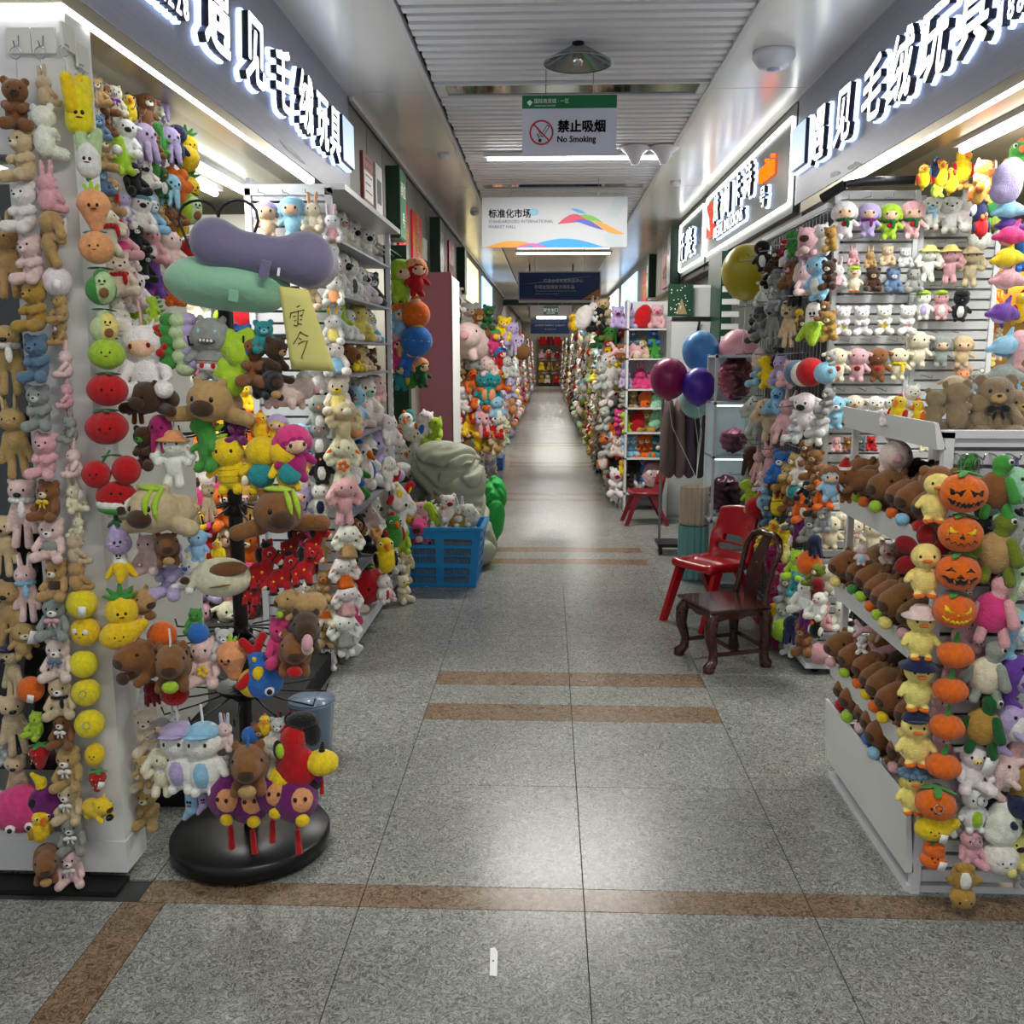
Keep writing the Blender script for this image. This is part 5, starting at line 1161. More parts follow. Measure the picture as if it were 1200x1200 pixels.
MB().box(-.005, w_ + .06, .02, d2 + .02, 2.225, 2.25).build('top_board', WHITE_M, gd)
MB().box(w_ - .004, w_ + .008, .02, d2, .04, .1).build('front_lip', WHITE_M, gd)
sl_ = MB()
for k in range(34): sl_.box(w_ + .0002, w_ + .0012, d2 - .024, d2 - .014, .15 + k * .06, .185 + k * .06)
sl_ = sl_.build('slot_row', BLACKM, gd); sl_['kind'] = 'stuff'
for x, y_ in ((w_ - .04, .06), (.05, .06), (w_ - .04, d2 - .08), (.05, d2 - .08)):
    c = MB().box(x - .02, x + .02, y_ - .02, y_ + .02, .055, .08).build('castor', CHROME, gd)
    MB().lathe([(0, -.012), (.03, -.012), (.033, 0), (.03, .012), (0, .012)], (x + .01, y_, .033), 18, M=Euler((0, PI / 2, .4)).to_matrix()).build('wheel', mat('rubber_grey', '6f6a5c', .6), c)
for k, px in enumerate((310, 338, 364, 388)):
    p = aty(px, 228, GY0)
    MB().tube([(p.x - GX0, .015, p.z), (p.x - GX0, -.02, p.z + .004), (p.x - GX0, -.09, p.z - .006), (p.x - GX0, -.1, p.z + .008)], .0025, 5).build('peg_hook', WIRE, gd)
MB().box(-1.2, -1.0, 6.0, 6.2, 0, .055).build('black_block', BLACKM)
tag(bpy.data.objects['black_block'], 'low black block on the floor behind the shelving unit', 'block')

# ------------------------------------------------------------------ bits past the shelving unit
pk_ = MB().box(-1.02, -.755, 7.5, 7.53, .0, 2.13).build('partition_board', PINKP); tag(pk_, 'tall pink partition board standing behind the sacks', 'board')
MB().box(-.76, -.75, 7.5, 8.1, 0, 2.1).build('board_edge', CARD, pk_)
gp_ = MB().box(-1.2, -1.03, 7.0, 7.12, 0, 2.28).build('green_post', GREENM); tag(gp_, 'dark green post behind the hanging rag dolls', 'post')
rl = thing('hanging_rail', 'grey wire rail holding the hanging rag dolls under the red posters', 'rail', (-1.19, 6.3, 2.2))
for x in (0.02, .07, .12): MB().tube([(x, 0, 0), (x, 1.0, 0)], .004, 6).build('rod', WIRE, rl)
for y_ in (0.02, .5, .98): MB().tube([(.02, y_, 0), (.07, y_, .0), (.07, y_, .1)], .004, 6).build('bracket', WIRE, rl)

def sack(name, label, prims, center, c, seed, amp, rz=0):
    r = np.random.RandomState(seed); dirs = r.randn(7, 3); dirs /= np.linalg.norm(dirs, axis=1)[:, None]; fr_ = r.uniform(5, 13, 7); ph = r.uniform(0, 6, 7)
    def md(P, d):
        w_ = P + .09 * np.sin(P[:, [1, 2, 0]] * 6 + ph[:3]) + .03 * np.sin(P[:, [2, 0, 1]] * 17 + ph[3:6])
        lump = sum(np.sin((w_ @ dirs[i]) * 6 + ph[i]) for i in range(3)) / 3
        cr = np.max([np.exp(-(np.sin((w_ @ dirs[i]) * fr_[i] + ph[i]) / .22) ** 2) * (.5 + .5 * np.sin(P[:, i % 3] * 9 + ph[i])) for i in range(7)], axis=0)
        return d + amp * (.45 * lump + .75 * cr)
    V, Q = nets(prims, .0145, .06, md)
    me = bpy.data.meshes.new(name); me.from_pydata(V.tolist(), [], Q.tolist())
    me.materials.append(mat('cloth_' + name, c, .6, var=.05, vscale=4, bump=.1, bscale=25)); me.polygons.foreach_set('use_smooth', [True] * len(me.polygons))
    o = link(name, me); o.location = center; o.rotation_euler = (0, 0, rz); return tag(o, label, 'sack')
sack('cloth_sack', 'big crumpled pale grey-green cloth sack behind the blue basket', [Ep(0, 0, .3, .24, .3, .34), Ep(-.03, 0, .6, .24, .28, .27), Ep(.03, .0, .14, .24, .28, .16), Ep(-.18, .05, .7, .18, .2, .17)], (-.62, 6.62, .0), 'a3a792', 4, .06)
sack('green_sack', 'bright green plastic sack half hidden behind the pale sack', [Ep(0, 0, .28, .12, .2, .26), Ep(.02, 0, .4, .11, .18, .18)], (-.43, 7.15, .02), '22a444', 9, .05)

# blue plastic basket
bk = thing('plastic_basket', 'blue plastic basket full of soft toys in front of the pale sack', 'basket', (-.685, 6.12, 0), -.03); bk.scale = (1.12, 1, 1.02)
BLU = mat('blue_plastic', '1c84c6', .35, var=.05, vscale=3); BLU2 = mat('blue_rim', '1a86c4', .3)
bw, bd, bh = .235, .2, .385; wb, db = .2, .17
def wallq(a, b, holes, name='side_wall'):
    """one tapering basket side between bottom corner a and b, with rows of window cut-outs framed by bars"""
    mb = MB(); (ax, ay), (bx, by) = a, b
    A0, B0 = Vector((ax * wb, ay * db, .005)), Vector((bx * wb, by * db, .005)); A1, B1 = Vector((ax * bw, ay * bd, bh)), Vector((bx * bw, by * bd, bh))
    nrm = (B0 - A0).cross(A1 - A0).normalized() * .006
    def P(u, v): return (A0 * (1 - u) + B0 * u) * (1 - v) + (A1 * (1 - u) + B1 * u) * v
    def slab(u0, u1, v0, v1):
        q = [P(u0, v0), P(u1, v0), P(u1, v1), P(u0, v1)]
        mb.add([p - nrm for p in q] + [p + nrm for p in q], [(0, 1, 2, 3), (7, 6, 5, 4), (0, 4, 5, 1), (1, 5, 6, 2), (2, 6, 7, 3), (3, 7, 4, 0)])
    us = [0, .09, .44, .55, .91, 1]; vr = [0, .06, .32, .40, .66, .72, .82, 1]
    for i in (0, 2, 4): slab(us[i], us[i + 1], 0, 1)
    for i in (1, 3):
        for j in (0, 2, 4, 6): slab(us[i], us[i + 1], vr[j], vr[j + 1])
        for (v0, v1) in ((.06, .32), (.40, .66)):
            for q in range(1, 8): u_ = us[i] + (us[i + 1] - us[i]) * q / 8; slab(u_ - .004, u_ + .004, v0, v1)
            vm = (v0 + v1) / 2; slab(us[i], us[i + 1], vm - .014, vm + .014)
    return mb.build(name, BLU, bk)
cs = [(-1, -1), (1, -1), (1, 1), (-1, 1)]
for i in range(4): wallq(cs[i], cs[(i + 1) % 4], True)
MB().box(-wb, wb, -db, db, 0, .012).build('bottom', BLU, bk)
MB().box(-wb + .022, wb - .022, -db + .022, db - .022, .012, .33).build('lining', mat('grey_mesh', '7d8488', .7, var=.3, vscale=60), bk)
rm = MB()
for x0, x1, y0, y1 in ((-bw - .02, bw + .02, -bd - .02, -bd + .006), (-bw - .02, bw + .02, bd - .006, bd + .02), (-bw - .02, -bw + .006, -bd, bd), (bw - .006, bw + .02, -bd, bd)): rm.box(x0, x1, y0, y1, bh - .012, bh + .008)
rm.build('rim', BLU2, bk)

# ------------------------------------------------------------------ white stand in front on the other side
SX, SY0, SY1 = 1.03, 2.47, 3.22
sd = thing('display_stand', 'white slatted display stand with sloping shelves of capybaras, hung with pumpkins in front', 'stand', (SX, SY0, 0))
for x in (0, .86): MB().box(x, x + .025, 0, .025, .0, 1.30).build('post', WHITE_M, sd)
MB().box(0, .02, SY1 - SY0 - .02, SY1 - SY0, .05, 1.3).build('post', WHITE_M, sd)
slm2 = MB().box(0, .835, -.006, .006, -.017, .017).mesh('slat', [WHITE_M])
for k in range(28):
    o = link('slat', slm2, sd); o.location = (.025, .018, .05 + k * .0455)
MB().box(0, .9, .0, .03, 1.285, 1.305).build('top_rail', WHITE_M, sd)
MB().box(.26, .275, .02, SY1 - SY0, .05, 1.28).build('back_panel', mat('bright_panel', 'dcdde0', .5), sd)
for z in (1.275, .985, .68, .395, .085):
    MB().box(.01, .27 if z < 1.2 else .88, .03, SY1 - SY0, z - .012, z).build('shelf', WHITE_M, sd)
    lp = MB(); h = .05 if z > .2 else .20
    lp.add([(-.018, .0, z - .02), (.004, .0, z - .02), (-.03, 0, z + h), (-.02, 0, z + h), (-.018, SY1 - SY0 + .02, z - .02), (.004, SY1 - SY0 + .02, z - .02), (-.03, SY1 - SY0 + .02, z + h), (-.02, SY1 - SY0 + .02, z + h)],
        [(0, 1, 3, 2), (4, 6, 7, 5), (0, 2, 6, 4), (1, 5, 7, 3), (2, 3, 7, 6), (0, 4, 5, 1)]).build('shelf_lip', WHITE_P, sd)
MB().box(-.01, .88, .01, SY1 - SY0, .0, .02).build('base', WHITE_M, sd)
MB().box(-.02, .27, SY1 - SY0, SY1 - SY0 + .012, .05, .2).build('bin_end', CLEAR, sd)
for k in range(9):
    x = .03 + k * .045; z = 1.245
    MB().tube([(x, .01, z), (x, -.015, z), (x, -.06, z - .008), (x, -.066, z + .006)], .0022, 5).tube([(x, -.03, z - .004), (x + .004, -.032, z - .05)], .0015, 4).lathe([(.015, -.0012), (.0165, 0), (.015, .0012), (.0138, 0), (.015, -.0012)], (x, -.035, z - .022), 14, M=Euler((PI / 2, 0, .5)).to_matrix()).build('peg_hook', WIRE, sd)
# ------------------------------------------------------------------ two slat panels facing the camera behind the stand
def slat_panel(label, x0, x1, y_, z0, z1):
    t = thing('slat_panel', label, 'display panel', (x0, y_, z0)); Wd = x1 - x0
    m_ = MB().box(0, Wd - .04, -.008, .008, -.0165, .0165).mesh('slat', [WHITE_M])
    k = 0
    while .03 + k * .0455 < z1 - z0:
        o = link('slat', m_, t); o.location = (.02, .014, .03 + k * .0455); o.rotation_euler = (.25, 0, 0); k += 1
    for x in (0, Wd - .022): MB().box(x, x + .022, -.004, .03, 0, z1 - z0).build('side_post', WHITE_M, t)
    MB().box(0, Wd, .024, .034, 0, z1 - z0).build('back_sheet', mat('panel_back', '8c8a82', .6), t)
    return t
sp1 = slat_panel('tall white slat panel with rows of dressed plush dolls', 1.285, 1.655, 4.42, .08, 2.22)
sp2 = slat_panel('white slat panel with hatted plush toys beside the warm lit glass case', 1.665, 2.03, 4.44, .6, 2.2)
for (px, py) in ((985, 235), (1010, 233), (1036, 233), (1060, 235), (1000, 280), (1020, 282), (1040, 280), (1065, 280), (990, 345), (1012, 345), (1035, 345), (1062, 345), (985, 398), (1010, 398), (1040, 398), (980, 455), (1005, 455), (1028, 455)):
    p = aty(px, py, 4.42); MB().tube([(p.x - 1.285, .01, p.z - .08), (p.x - 1.285, -.03, p.z - .08), (p.x - 1.285, -.12, p.z - .09), (p.x - 1.285, -.125, p.z - .075)], .0022, 5).build('peg_hook', WIRE, sp1)
for (px, py) in ((1095, 285), (1120, 285), (1090, 335), (1120, 336), (1085, 388), (1110, 388), (1080, 440)):
    p = aty(px, py, 4.44); MB().tube([(p.x - 1.665, .01, p.z - .6), (p.x - 1.665, -.03, p.z - .6), (p.x - 1.665, -.12, p.z - .61), (p.x - 1.665, -.125, p.z - .595)], .0022, 5).build('peg_hook', WIRE, sp2)
MB().box(-.06, .37, -.12, .06, -.045, -.02).build('base_tray', WHITE_M, sp1)
for x in (0.0, .32): MB().lathe([(0, -.012), (.028, -.012), (.03, 0), (.028, .012), (0, .012)], (x, -.06, -.05), 16, M=Euler((0, PI / 2, .3)).to_matrix()).build('wheel', BLACKM, sp1)
umb = thing('rolled_awning_rod', 'black rod lying along the top of the tall slat panel', 'rod', (1.3, 4.36, 2.235))
MB().tube([(0, 0, 0), (.08, 0, .012), (.4, 0, .02)], [.014, .02, .018], 10).build('sleeve', BLACKM, umb); MB().tube([(-.08, .06, -.05), (0, 0, 0)], .022, 10).build('joint', BLACKM, umb)

# warm lit glass case
gc_ = thing('glass_case', 'warm lit glass case of yellow toys behind the slat panel', 'display case', (2.0, 4.5, .9))
for z in (0, .27, .52, .78, 1.02): MB().box(0, .6, 0, .4, z, z + .012).build('glass_shelf', mat('amber_shelf', 'e8c47a', .2), gc_)
MB().box(0, .6, .4, .42, 0, 1.05).build('mirror_back', mat('gold_mirror', 'caa25a', .25, .8), gc_)
for x in (0, .58): MB().box(x, x + .02, -.0, .02, 0, 1.05).build('frame_post', mat('brass', 'b08a40', .3, .9), gc_)
MB().box(.04, .56, .2, .22, 1.005, 1.018).build('warm_lamp', mat('warm_lamp', 'ffd080', .4, emis=8, ecol=(1, .62, .2)), gc_)
area('warm_case_light', (2.3, 4.62, 1.87), (0, 0, 0), .5, .1, 5, WARM)
area('warm_case_light', (2.3, 4.46, 1.6), (-.9, 0, 0), .5, .05, 2.2, WARM)
# shop tubes
for i, (x, y0, y1) in enumerate(((-1.52, 3.75, 4.85), (-1.68, 3.9, 4.9), (1.68, 2.9, 4.1), (1.95, 2.9, 4.0))):
    t = thing('shop_tube_lamp', ['bright tube lamp under the shop ceiling above the lavender pillow', 'second tube lamp deeper in the shop behind the bright one', 'tube lamp above the plush dolphins', 'second tube lamp above the plush dolphins, deeper inside'][i], 'lamp', (x, (y0 + y1) / 2, 2.325 if x < 0 else 2.345))
    L = (y1 - y0) / 2
    MB().box(-.03, .03, -L, L, -.012, .012).build('lamp_body', WHITE_M, t); MB().tube([(0, -L + .03, -.026), (0, L - .03, -.026)], .017, 8).build('lamp_tube', TUBE, t)

# ------------------------------------------------------------------ wire grid rack facing the aisle
gr = thing('wire_grid_rack', 'silver wire grid rack packed with hanging toys beside the wooden chair', 'rack', (1.27, 4.46, .06))
WIRE2 = mat('wire_silver', '8e9096', .35, .8)
for k in range(22): MB().tube([(0, .03 + k * .06, 0), (0, .03 + k * .06, 2.1)], .0028, 5).build('grid_wire', WIRE2, gr)
for k in range(12): MB().tube([(-.006, 0, .05 + k * .185), (-.006, 1.32, .05 + k * .185)], .0035, 5).build('cross_wire', WIRE2, gr)
MB().box(-.012, .012, 0, 1.32, 2.09, 2.115).build('top_bar', WHITE_M, gr)
for z in (1.98, 1.72, 1.45, 1.2, .97, .74, .5, .28):
    for k in range(5):
        yy = .12 + k * .26; MB().tube([(0, yy, z), (-.17, yy, z - .012), (-.178, yy, z + .006)], .003, 5).build('hook', WIRE2, gr)
MB().box(.05, .06, -.02, 1.34, -.05, 2.1).build('back_sheet', mat('dark_back', '3c3a3c', .8), gr)

# ------------------------------------------------------------------ children's chairs
WOOD = mat('dark_red_wood', '3a1710', .22, var=.35, vscale=6, stretch=(2, 2, 14), coat=.4)
ch = thing('wooden_chair', 'small carved dark wooden chair in front of the red chair', 'chair', (.88, 4.52, 0), math.radians(20)); ch.scale = (1.06, 1.06, 1.0)
# local frame: front of the chair faces -X, back slats stand at +X
st_ = MB(); n = 8
st_.add([(-.155, -.155, .285), (.145, -.15, .285), (.145, .15, .285), (-.155, .155, .285), (-.165, -.165, .30), (.15, -.155, .30), (.15, .155, .30), (-.165, .165, .30), (-.16, -.16, .308), (.148, -.152, .308), (.148, .152, .308), (-.16, .16, .308)],
    [(3, 2, 1, 0), (0, 1, 5, 4), (1, 2, 6, 5), (2, 3, 7, 6), (3, 0, 4, 7), (4, 5, 9, 8), (5, 6, 10, 9), (6, 7, 11, 10), (7, 4, 8, 11), (8, 9, 10, 11)]).build('seat', WOOD, ch)
for x0, x1, y0, y1 in ((-.14, .13, -.145, -.13), (-.14, .13, .13, .145), (-.145, -.13, -.13, .13), (.12, .135, -.13, .13)):
    ap = MB()
    if x1 - x0 > .1:
        pr_ = [(x0, .285), (x1, .285), (x1, .245), (x1 - .04, .25), ((x0 + x1) / 2 + .04, .262), ((x0 + x1) / 2, .25), ((x0 + x1) / 2 - .04, .262), (x0 + .04, .25), (x0, .245)]
        ap.prism(pr_, y1 - y0, c=(0, y0, 0))
    else:
        ap.prism([(y0, .285), (y1, .285), (y1, .245), (.06, .258), (0, .248), (-.06, .258), (y0, .245)], x1 - x0, M=Euler((0, 0, PI / 2)).to_matrix(), c=(x1, 0, 0))
    ap.build('apron', WOOD, ch)
for sx in (-1, 1):
    for sy in (-1, 1):
        k_ = 1 if sx < 0 else .55
        pts = [(.128 * sx, .13 * sy, .285), (.14 * sx - .008 * k_, .137 * sy, .24), (.14 * sx - .012 * k_ * 1, .137 * sy, .17), (.13 * sx, .131 * sy, .09), (.132 * sx, .133 * sy, .045), (.146 * sx - .01 * k_, .14 * sy, .02), (.146 * sx - .01 * k_, .14 * sy, 0)]
        MB().tube(pts, [.024, .031, .027, .02, .023, .028, .026], 10).build('leg', WOOD, ch)
for a, b in (((-.13, -.132, .08), (.13, -.132, .08)), ((-.13, .132, .08), (.13, .132, .08)), ((.13, -.13, .1), (.13, .13, .1)), ((-.0, -.13, .08), (0, .13, .08))): MB().obox(((a[0] + b[0]) / 2, (a[1] + b[1]) / 2, a[2]), (max(.006, abs(b[0] - a[0]) / 2), max(.006, abs(b[1] - a[1]) / 2), .009)).build('stretcher', WOOD, ch)
for sy in (-1, 1):
    MB().tube([(.13, .13 * sy, .30), (.145, .118 * sy, .38), (.165, .125 * sy, .48), (.19, .135 * sy, .56), (.205, .10 * sy, .61), (.212, .05 * sy, .628), (.213, 0, .622)], [.015, .013, .013, .015, .018, .018, .018], 10).build('back_post', WOOD, ch)
sp_ = MB(); N = 8
V = [];
for k in range(N + 1):
    t = k / N; z = .305 + .31 * t; x = .132 + .08 * t ** 1.2 - .012 * math.sin(PI * t); hw = .042 + .014 * math.sin(t * PI * 1.4)
    V += [(x - .006, -hw, z), (x - .006, hw, z), (x + .006, hw, z), (x + .006, -hw, z)]
sp_.add(V, [(4 * k + i, 4 * k + (i + 1) % 4, 4 * k + 4 + (i + 1) % 4, 4 * k + 4 + i) for k in range(N) for i in range(4)] + [(0, 3, 2, 1), (4 * N, 4 * N + 1, 4 * N + 2, 4 * N + 3)]).build('back_splat', WOOD, ch)
MB().ell((.158, 0, .47), (.006, .016, .022)).build('medallion', mat('dark_inlay', '2a1a30', .3), ch)

def plastic_chair(name, label, loc, rz, sc, c):
    m_ = mat('plastic_' + c, c, .3, coat=.2); t = thing(name, label, 'chair', loc, rz); t.scale = (sc,) * 3
    V, Q = nets([Kp(-.13, -.12, .3, -.13, .12, .3, .018, .018), Kp(.12, -.12, .29, .12, .12, .29, .018, .018), Kp(0, -.13, .296, 0, .13, .296, .018, .018), Kp(-.12, -.12, .3, .12, -.13, .295, .02, .02), Kp(-.12, .12, .3, .12, .13, .295, .02, .02), Ep(0, 0, .293, .15, .15, .014)], .011, .02)
    me = bpy.data.meshes.new('seat'); me.from_pydata(V.tolist(), [], Q.tolist()); me.materials.append(m_); me.polygons.foreach_set('use_smooth', [True] * len(Q)); link('seat', me, t)
    def bk(P, d):
        sl = np.maximum(np.maximum(np.abs(P[:, 1]) - .06, np.abs(P[:, 2] - .405) - .012), np.abs(P[:, 0] - .15) - .2)
        return np.maximum(d, -(sl - .006))
    pr = [Kp(.125, -.12, .30, .15, -.125, .42, .015, .014), Kp(.125, .12, .30, .15, .125, .42, .015, .014)]
    for k in range(9):
        y_ = -.12 + .03 * k; b_ = .02 * (1 - (y_ / .12) ** 2); pr.append(Kp(.14 + b_, y_, .39, .19 + b_, y_ * .95, .54 + .015 * (1 - (y_ / .12) ** 2), .014, .013))
        pr.append(Kp(.125 + b_ * .5, y_, .298, .137 + b_, y_, .365 if abs(y_) > .09 else .33, .014, .012))
    V, Q = nets(pr, .011, .03, bk)
    me = bpy.data.meshes.new('backrest'); me.from_pydata(V.tolist(), [], Q.tolist()); me.materials.append(m_); me.polygons.foreach_set('use_smooth', [True] * len(Q)); link('backrest', me, t)
    for sy in (-1, 1):
        for x0, x1, y_ in ((-.08, -.185, .138), (.05, .2, .145)):
            lg = MB(); a = Vector((x0, .122 * sy, .295)); b = Vector((x1, y_ * sy, 0)); w0, w1 = .026, .018
            vs = []
            for p, w2 in ((a, w0), (b, w1)): vs += [(p.x - w2, p.y - .013, p.z), (p.x + w2, p.y - .013, p.z), (p.x + w2, p.y + .013, p.z), (p.x - w2, p.y + .013, p.z)]
            lg.add(vs, [(0, 1, 2, 3), (7, 6, 5, 4), (0, 4, 5, 1), (1, 5, 6, 2), (2, 6, 7, 3), (3, 7, 4, 0)]).build('leg', m_, t)
    for xx in (-.06, .05): MB().tube([(xx, -.12, .27), (xx, .12, .27)], .01, 8).build('under_bar', m_, t)
    return t
plastic_chair('plastic_chair', 'bright red plastic child chair behind the carved wooden chair', (.93, 5.22, 0), math.radians(36), 1.13, 'b0131f')
plastic_chair('plastic_chair', 'dark red plastic child chair standing alone by the far shelf of cushions', (.87, 8.35, 0), math.radians(4), .95, '7e1420')

# ------------------------------------------------------------------ stacked fluted tubs, showcase, balloons, posts
def fluted(label, loc, z0, z1, r, c):
    n = 56; m_ = mat('fluted_' + c, c, .5)
    prof = [(r * .93, z0 + .004), (r, z0 + .02), (r, z1 - .02), (r * .96, z1)]
    mb = MB(); vs = []
    for rr, z in prof:
        for k in range(n): q = rr * (1 + .05 * (1 if k % 4 < 2 else -1)); vs.append((q * math.cos(2 * PI * k / n), q * math.sin(2 * PI * k / n), z))
    mb.add(vs, [(i * n + k, i * n + (k + 1) % n, (i + 1) * n + (k + 1) % n, (i + 1) * n + k) for i in range(3) for k in range(n)])
    t = thing('fluted_tub', label, 'tub', (loc[0], loc[1], 0)); mb.build('fluted_wall', m_, t)
    MB().lathe([(0, z0), (r * .93, z0 + .004)], n=n).build('bottom', m_, t); MB().lathe([(r * .96, z1), (r * .9, z1 - .03), (0, z1 - .04)], n=n).build('lid', m_, t)
fluted('teal fluted round tub at the bottom beside the showcase', (.985, 6.25), 0.0, .37, .096, '6fa9a8')
fluted('beige fluted round tub standing on the teal one', (.985, 6.25), .372, .63, .092, 'c4b49c')
sc0 = thing('glass_showcase', 'white framed glass showcase with pink foil bags behind the red chair', 'showcase', (1.05, 5.95, 0))
for x, y_ in ((0, 0), (.26, 0), (0, .3), (.26, .3)): MB().box(x - .008, x + .008, y_ - .008, y_ + .008, 0, 1.5).build('frame_post', WHITE_M, sc0)
for z in (.05, .45, .86, 1.2, 1.49): MB().box(-.008, .268, -.008, .308, z - .012, z + .004).build('shelf', mat('pale_blue_shelf', 'c9dbe4', .25), sc0)
MB().box(0.01, .25, -.003, .0, .06, 1.48).build('glass_front', GLASS, sc0)
MB().box(.01, .25, .302, .306, .06, 1.49).build('back_panel', mat('showcase_back', 'd6e4ea', .4, var=.15, vscale=6), sc0)
MB().box(.02, .24, .05, .07, 1.175, 1.186).box(.02, .24, .05, .07, .835, .846).build('led_strip', LED, sc0)
def foil(label, x, y_, z, w2, h2, c):
    V, Q = nets([Ep(0, 0, 0, w2, .07, h2), Ep(0, 0, h2 * .3, w2 * .9, .06, h2 * .6)], .01, .03, lambda P, d: d + .012 * np.abs(np.sin(P[:, 0] * 60 + 3 * np.sin(P[:, 2] * 40))) * np.abs(np.sin(P[:, 2] * 70)))
    me = bpy.data.meshes.new('foil_bag'); me.from_pydata(V.tolist(), [], Q.tolist()); me.materials.append(mat('foil_' + c, c, .2, .3, coat=.6)); me.polygons.foreach_set('use_smooth', [True] * len(Q))
    o = link('foil_bag', me); o.location = (x, y_, z); tag(o, label, 'bag')
foil('upper pink foil bag in the glass showcase', 1.19, 6.05, 1.35, .115, .145, 'd4607e'); foil('small pink foil bag on the middle showcase shelf', 1.19, 6.05, .955, .09, .085, 'd0708c'); foil('dark plum foil bag on the lower showcase shelf', 1.15, 6.05, .6, .105, .135, '6a3048')
foil('silver grey bag beside the plum foil bag', 1.24, 6.1, .57, .06, .11, 'a8a4ac')
def balloon(label, px, py, Y, rpx, c, squash=1.08):
    p = aty(px, py, Y); r = rpx * depth(p) / FPX
    t = MB(); n = 32; prof = [(max(.0008, r * math.sin(PI * k / 20)) * (1 - .08 * max(0, k / 20 - .5)), r * squash * math.cos(PI * k / 20) * (1 if k < 10 else 1.08)) for k in range(21)]
    o = t.lathe([(a, b) for a, b in prof], n=n).build('balloon', mat('balloon_' + c, c, .36, coat=.12), None, p); tag(o, label, 'balloon')
    MB().lathe([(.005, -r * squash * 1.06), (.016, -r * squash * 1.12), (0, -r * squash * 1.09)], n=12).build('knot', bpy.data.materials['balloon_' + c], o)
    return o, p, r
bls = [('big yellow balloon against the dark green post', 875, 318, 6.1, 29, 'b0a01e'), ('sky blue balloon above the purple one', 821, 411, 6.6, 21.5, '3f86c6'), ('magenta balloon in the bunch over the fluted tubs', 784, 443, 6.4, 22, '8e1058'), ('purple balloon in the bunch over the fluted tubs', 819, 452, 6.3, 20, '4a22a0'), ('pale pink balloon showing above the glass showcase', 865, 411, 6.5, 23, 'd49aa4'), ('pale aqua balloon half hidden under the purple one', 815, 468, 6.6, 19, '93c4bc')]
for b in bls:
    o, p, r = balloon(*b)
    if 'bunch' in b[0] or 'blue' in b[0] or 'aqua' in b[0]:
        MB().tube([(0, 0, -r * 1.15), (.03, 0, -r - .2), (1.0 - p.x, 6.28 - p.y, .68 - p.z)], .0018, 4).build('string', CARD, o)
    elif 'pink' in b[0]: pass
    else: MB().tube([(0, 0, -r * 1.15), (.02, .1, -r - .15), (.06, .35, -.5)], .0018, 4).build('string', CARD, o)
gpo = MB().box(1.44, 1.535, 8.1, 8.75, 0, 2.345).build('green_post', GREENM); tag(gpo, 'dark green square post under the neon sign', 'post')
MB().box(1.436, 1.44, 8.2, 8.6, 1.42, 1.5).build('label_plate', CARD, gpo)
mesh_ = thing('white_lattice', 'white lattice screen beside the dark green post', 'screen', (1.42, 7.9, 0))
for k in range(22): MB().box(0, .14, 0, .01, k * .1, k * .1 + .045).build('lattice_bar', WHITE_P, mesh_)
wc = thing('white_cabinet', 'plain white cabinet with black handle bar behind the sky blue balloon', 'cabinet', (1.10, 8.55, 0)); wc.scale = (.85, .9, 1.05)
MB().box(0, .4, 0, .4, 0, 1.72).build('body', mat('cabinet_white', 'b9bcbc', .4), wc); MB().box(-.004, .404, -.006, 0, 1.705, 1.74).build('top_edge', BLACKM, wc); MB().box(.005, .395, -.012, -.001, .05, 1.66).build('door', mat('cabinet_white', 'b9bcbc', .4), wc)
MB().tube([(.28, -.03, 1.70), (.24, -.035, 1.5)], .012, 8).build('handle', BLACKM, wc)
wc2 = thing('white_box', 'white box standing on the white cabinet', 'box', (1.235, 8.6, 1.83)); MB().box(0, .22, 0, .25, 0, .27).build('carton', mat('cabinet_white', 'b9bcbc', .4), wc2); MB().box(-.002, .222, -.002, .252, .25, .275).build('carton_lid', WHITE_P, wc2)
tp = thing('tree_poster', 'green poster of a white tree among snow standing on the cabinet', 'poster', (1.06, 8.55, 1.83)); MB().box(0, .22, 0, .012, 0, .28).build('sheet', GREENM, tp)
td = MB(); td.add([(.07, -.002, .02), (.17, -.002, .02), (.12, -.002, .16)], [(0, 1, 2)]); td.build('tree_print', mat('tree_print', '8a7a58', .6), tp)
sn = MB()
for k in range(26): a, b = rnd.uniform(.015, .205), rnd.uniform(.03, .265); sn.obox((a, -.002, b), (.004, .0005, .004))
sn = sn.build('snow_print', PW, tp); sn['kind'] = 'stuff'
# hanging coats / bags rack behind the balloons
gb = thing('bag_rack', 'wheeled rack of hanging dark bags behind the fluted tubs', 'rack', (.98, 7.1, 0))
for x in (-.12, .22): MB().tube([(x, 0, .08), (x, 0, 1.25)], .01, 8).build('post', WIRE2, gb)
MB().tube([(-.12, 0, 1.25), (.22, 0, 1.25)], .01, 8).build('top_bar', WIRE2, gb); MB().box(-.14, .24, -.12, .12, .06, .085).build('base', BLACKM, gb)
for x in (-.12, .22): MB().lathe([(0, -.012), (.03, -.012), (.03, .012), (0, .012)], (x, -.1, .032), 14, M=Euler((0, PI / 2, 0)).to_matrix()).build('wheel', BLACKM, gb)
for k, (c, nm) in enumerate((('5c4a46', 'brown'), ('7a6660', 'dusty brown'), ('4a3c50', 'dark plum'), ('2f3340', 'dark navy'), ('6a2436', 'wine red'))):
    V, Q = nets([Ep(0, 0, .0, .05, .12, .28), Ep(.01, 0, -.18, .06, .12, .16)], .025, .04)
    me = bpy.data.meshes.new('hanging_bag'); me.from_pydata(V.tolist(), [], Q.tolist()); me.materials.append(mat('bag_' + c, c, .5, bump=.3, bscale=12)); me.polygons.foreach_set('use_smooth', [True] * len(Q))
    o = link('hanging_bag', me); o.location = (.90 + .075 * k, 7.02, .92); tag(o, f'{nm} bag hanging on the wheeled rack behind the balloons', 'bag')

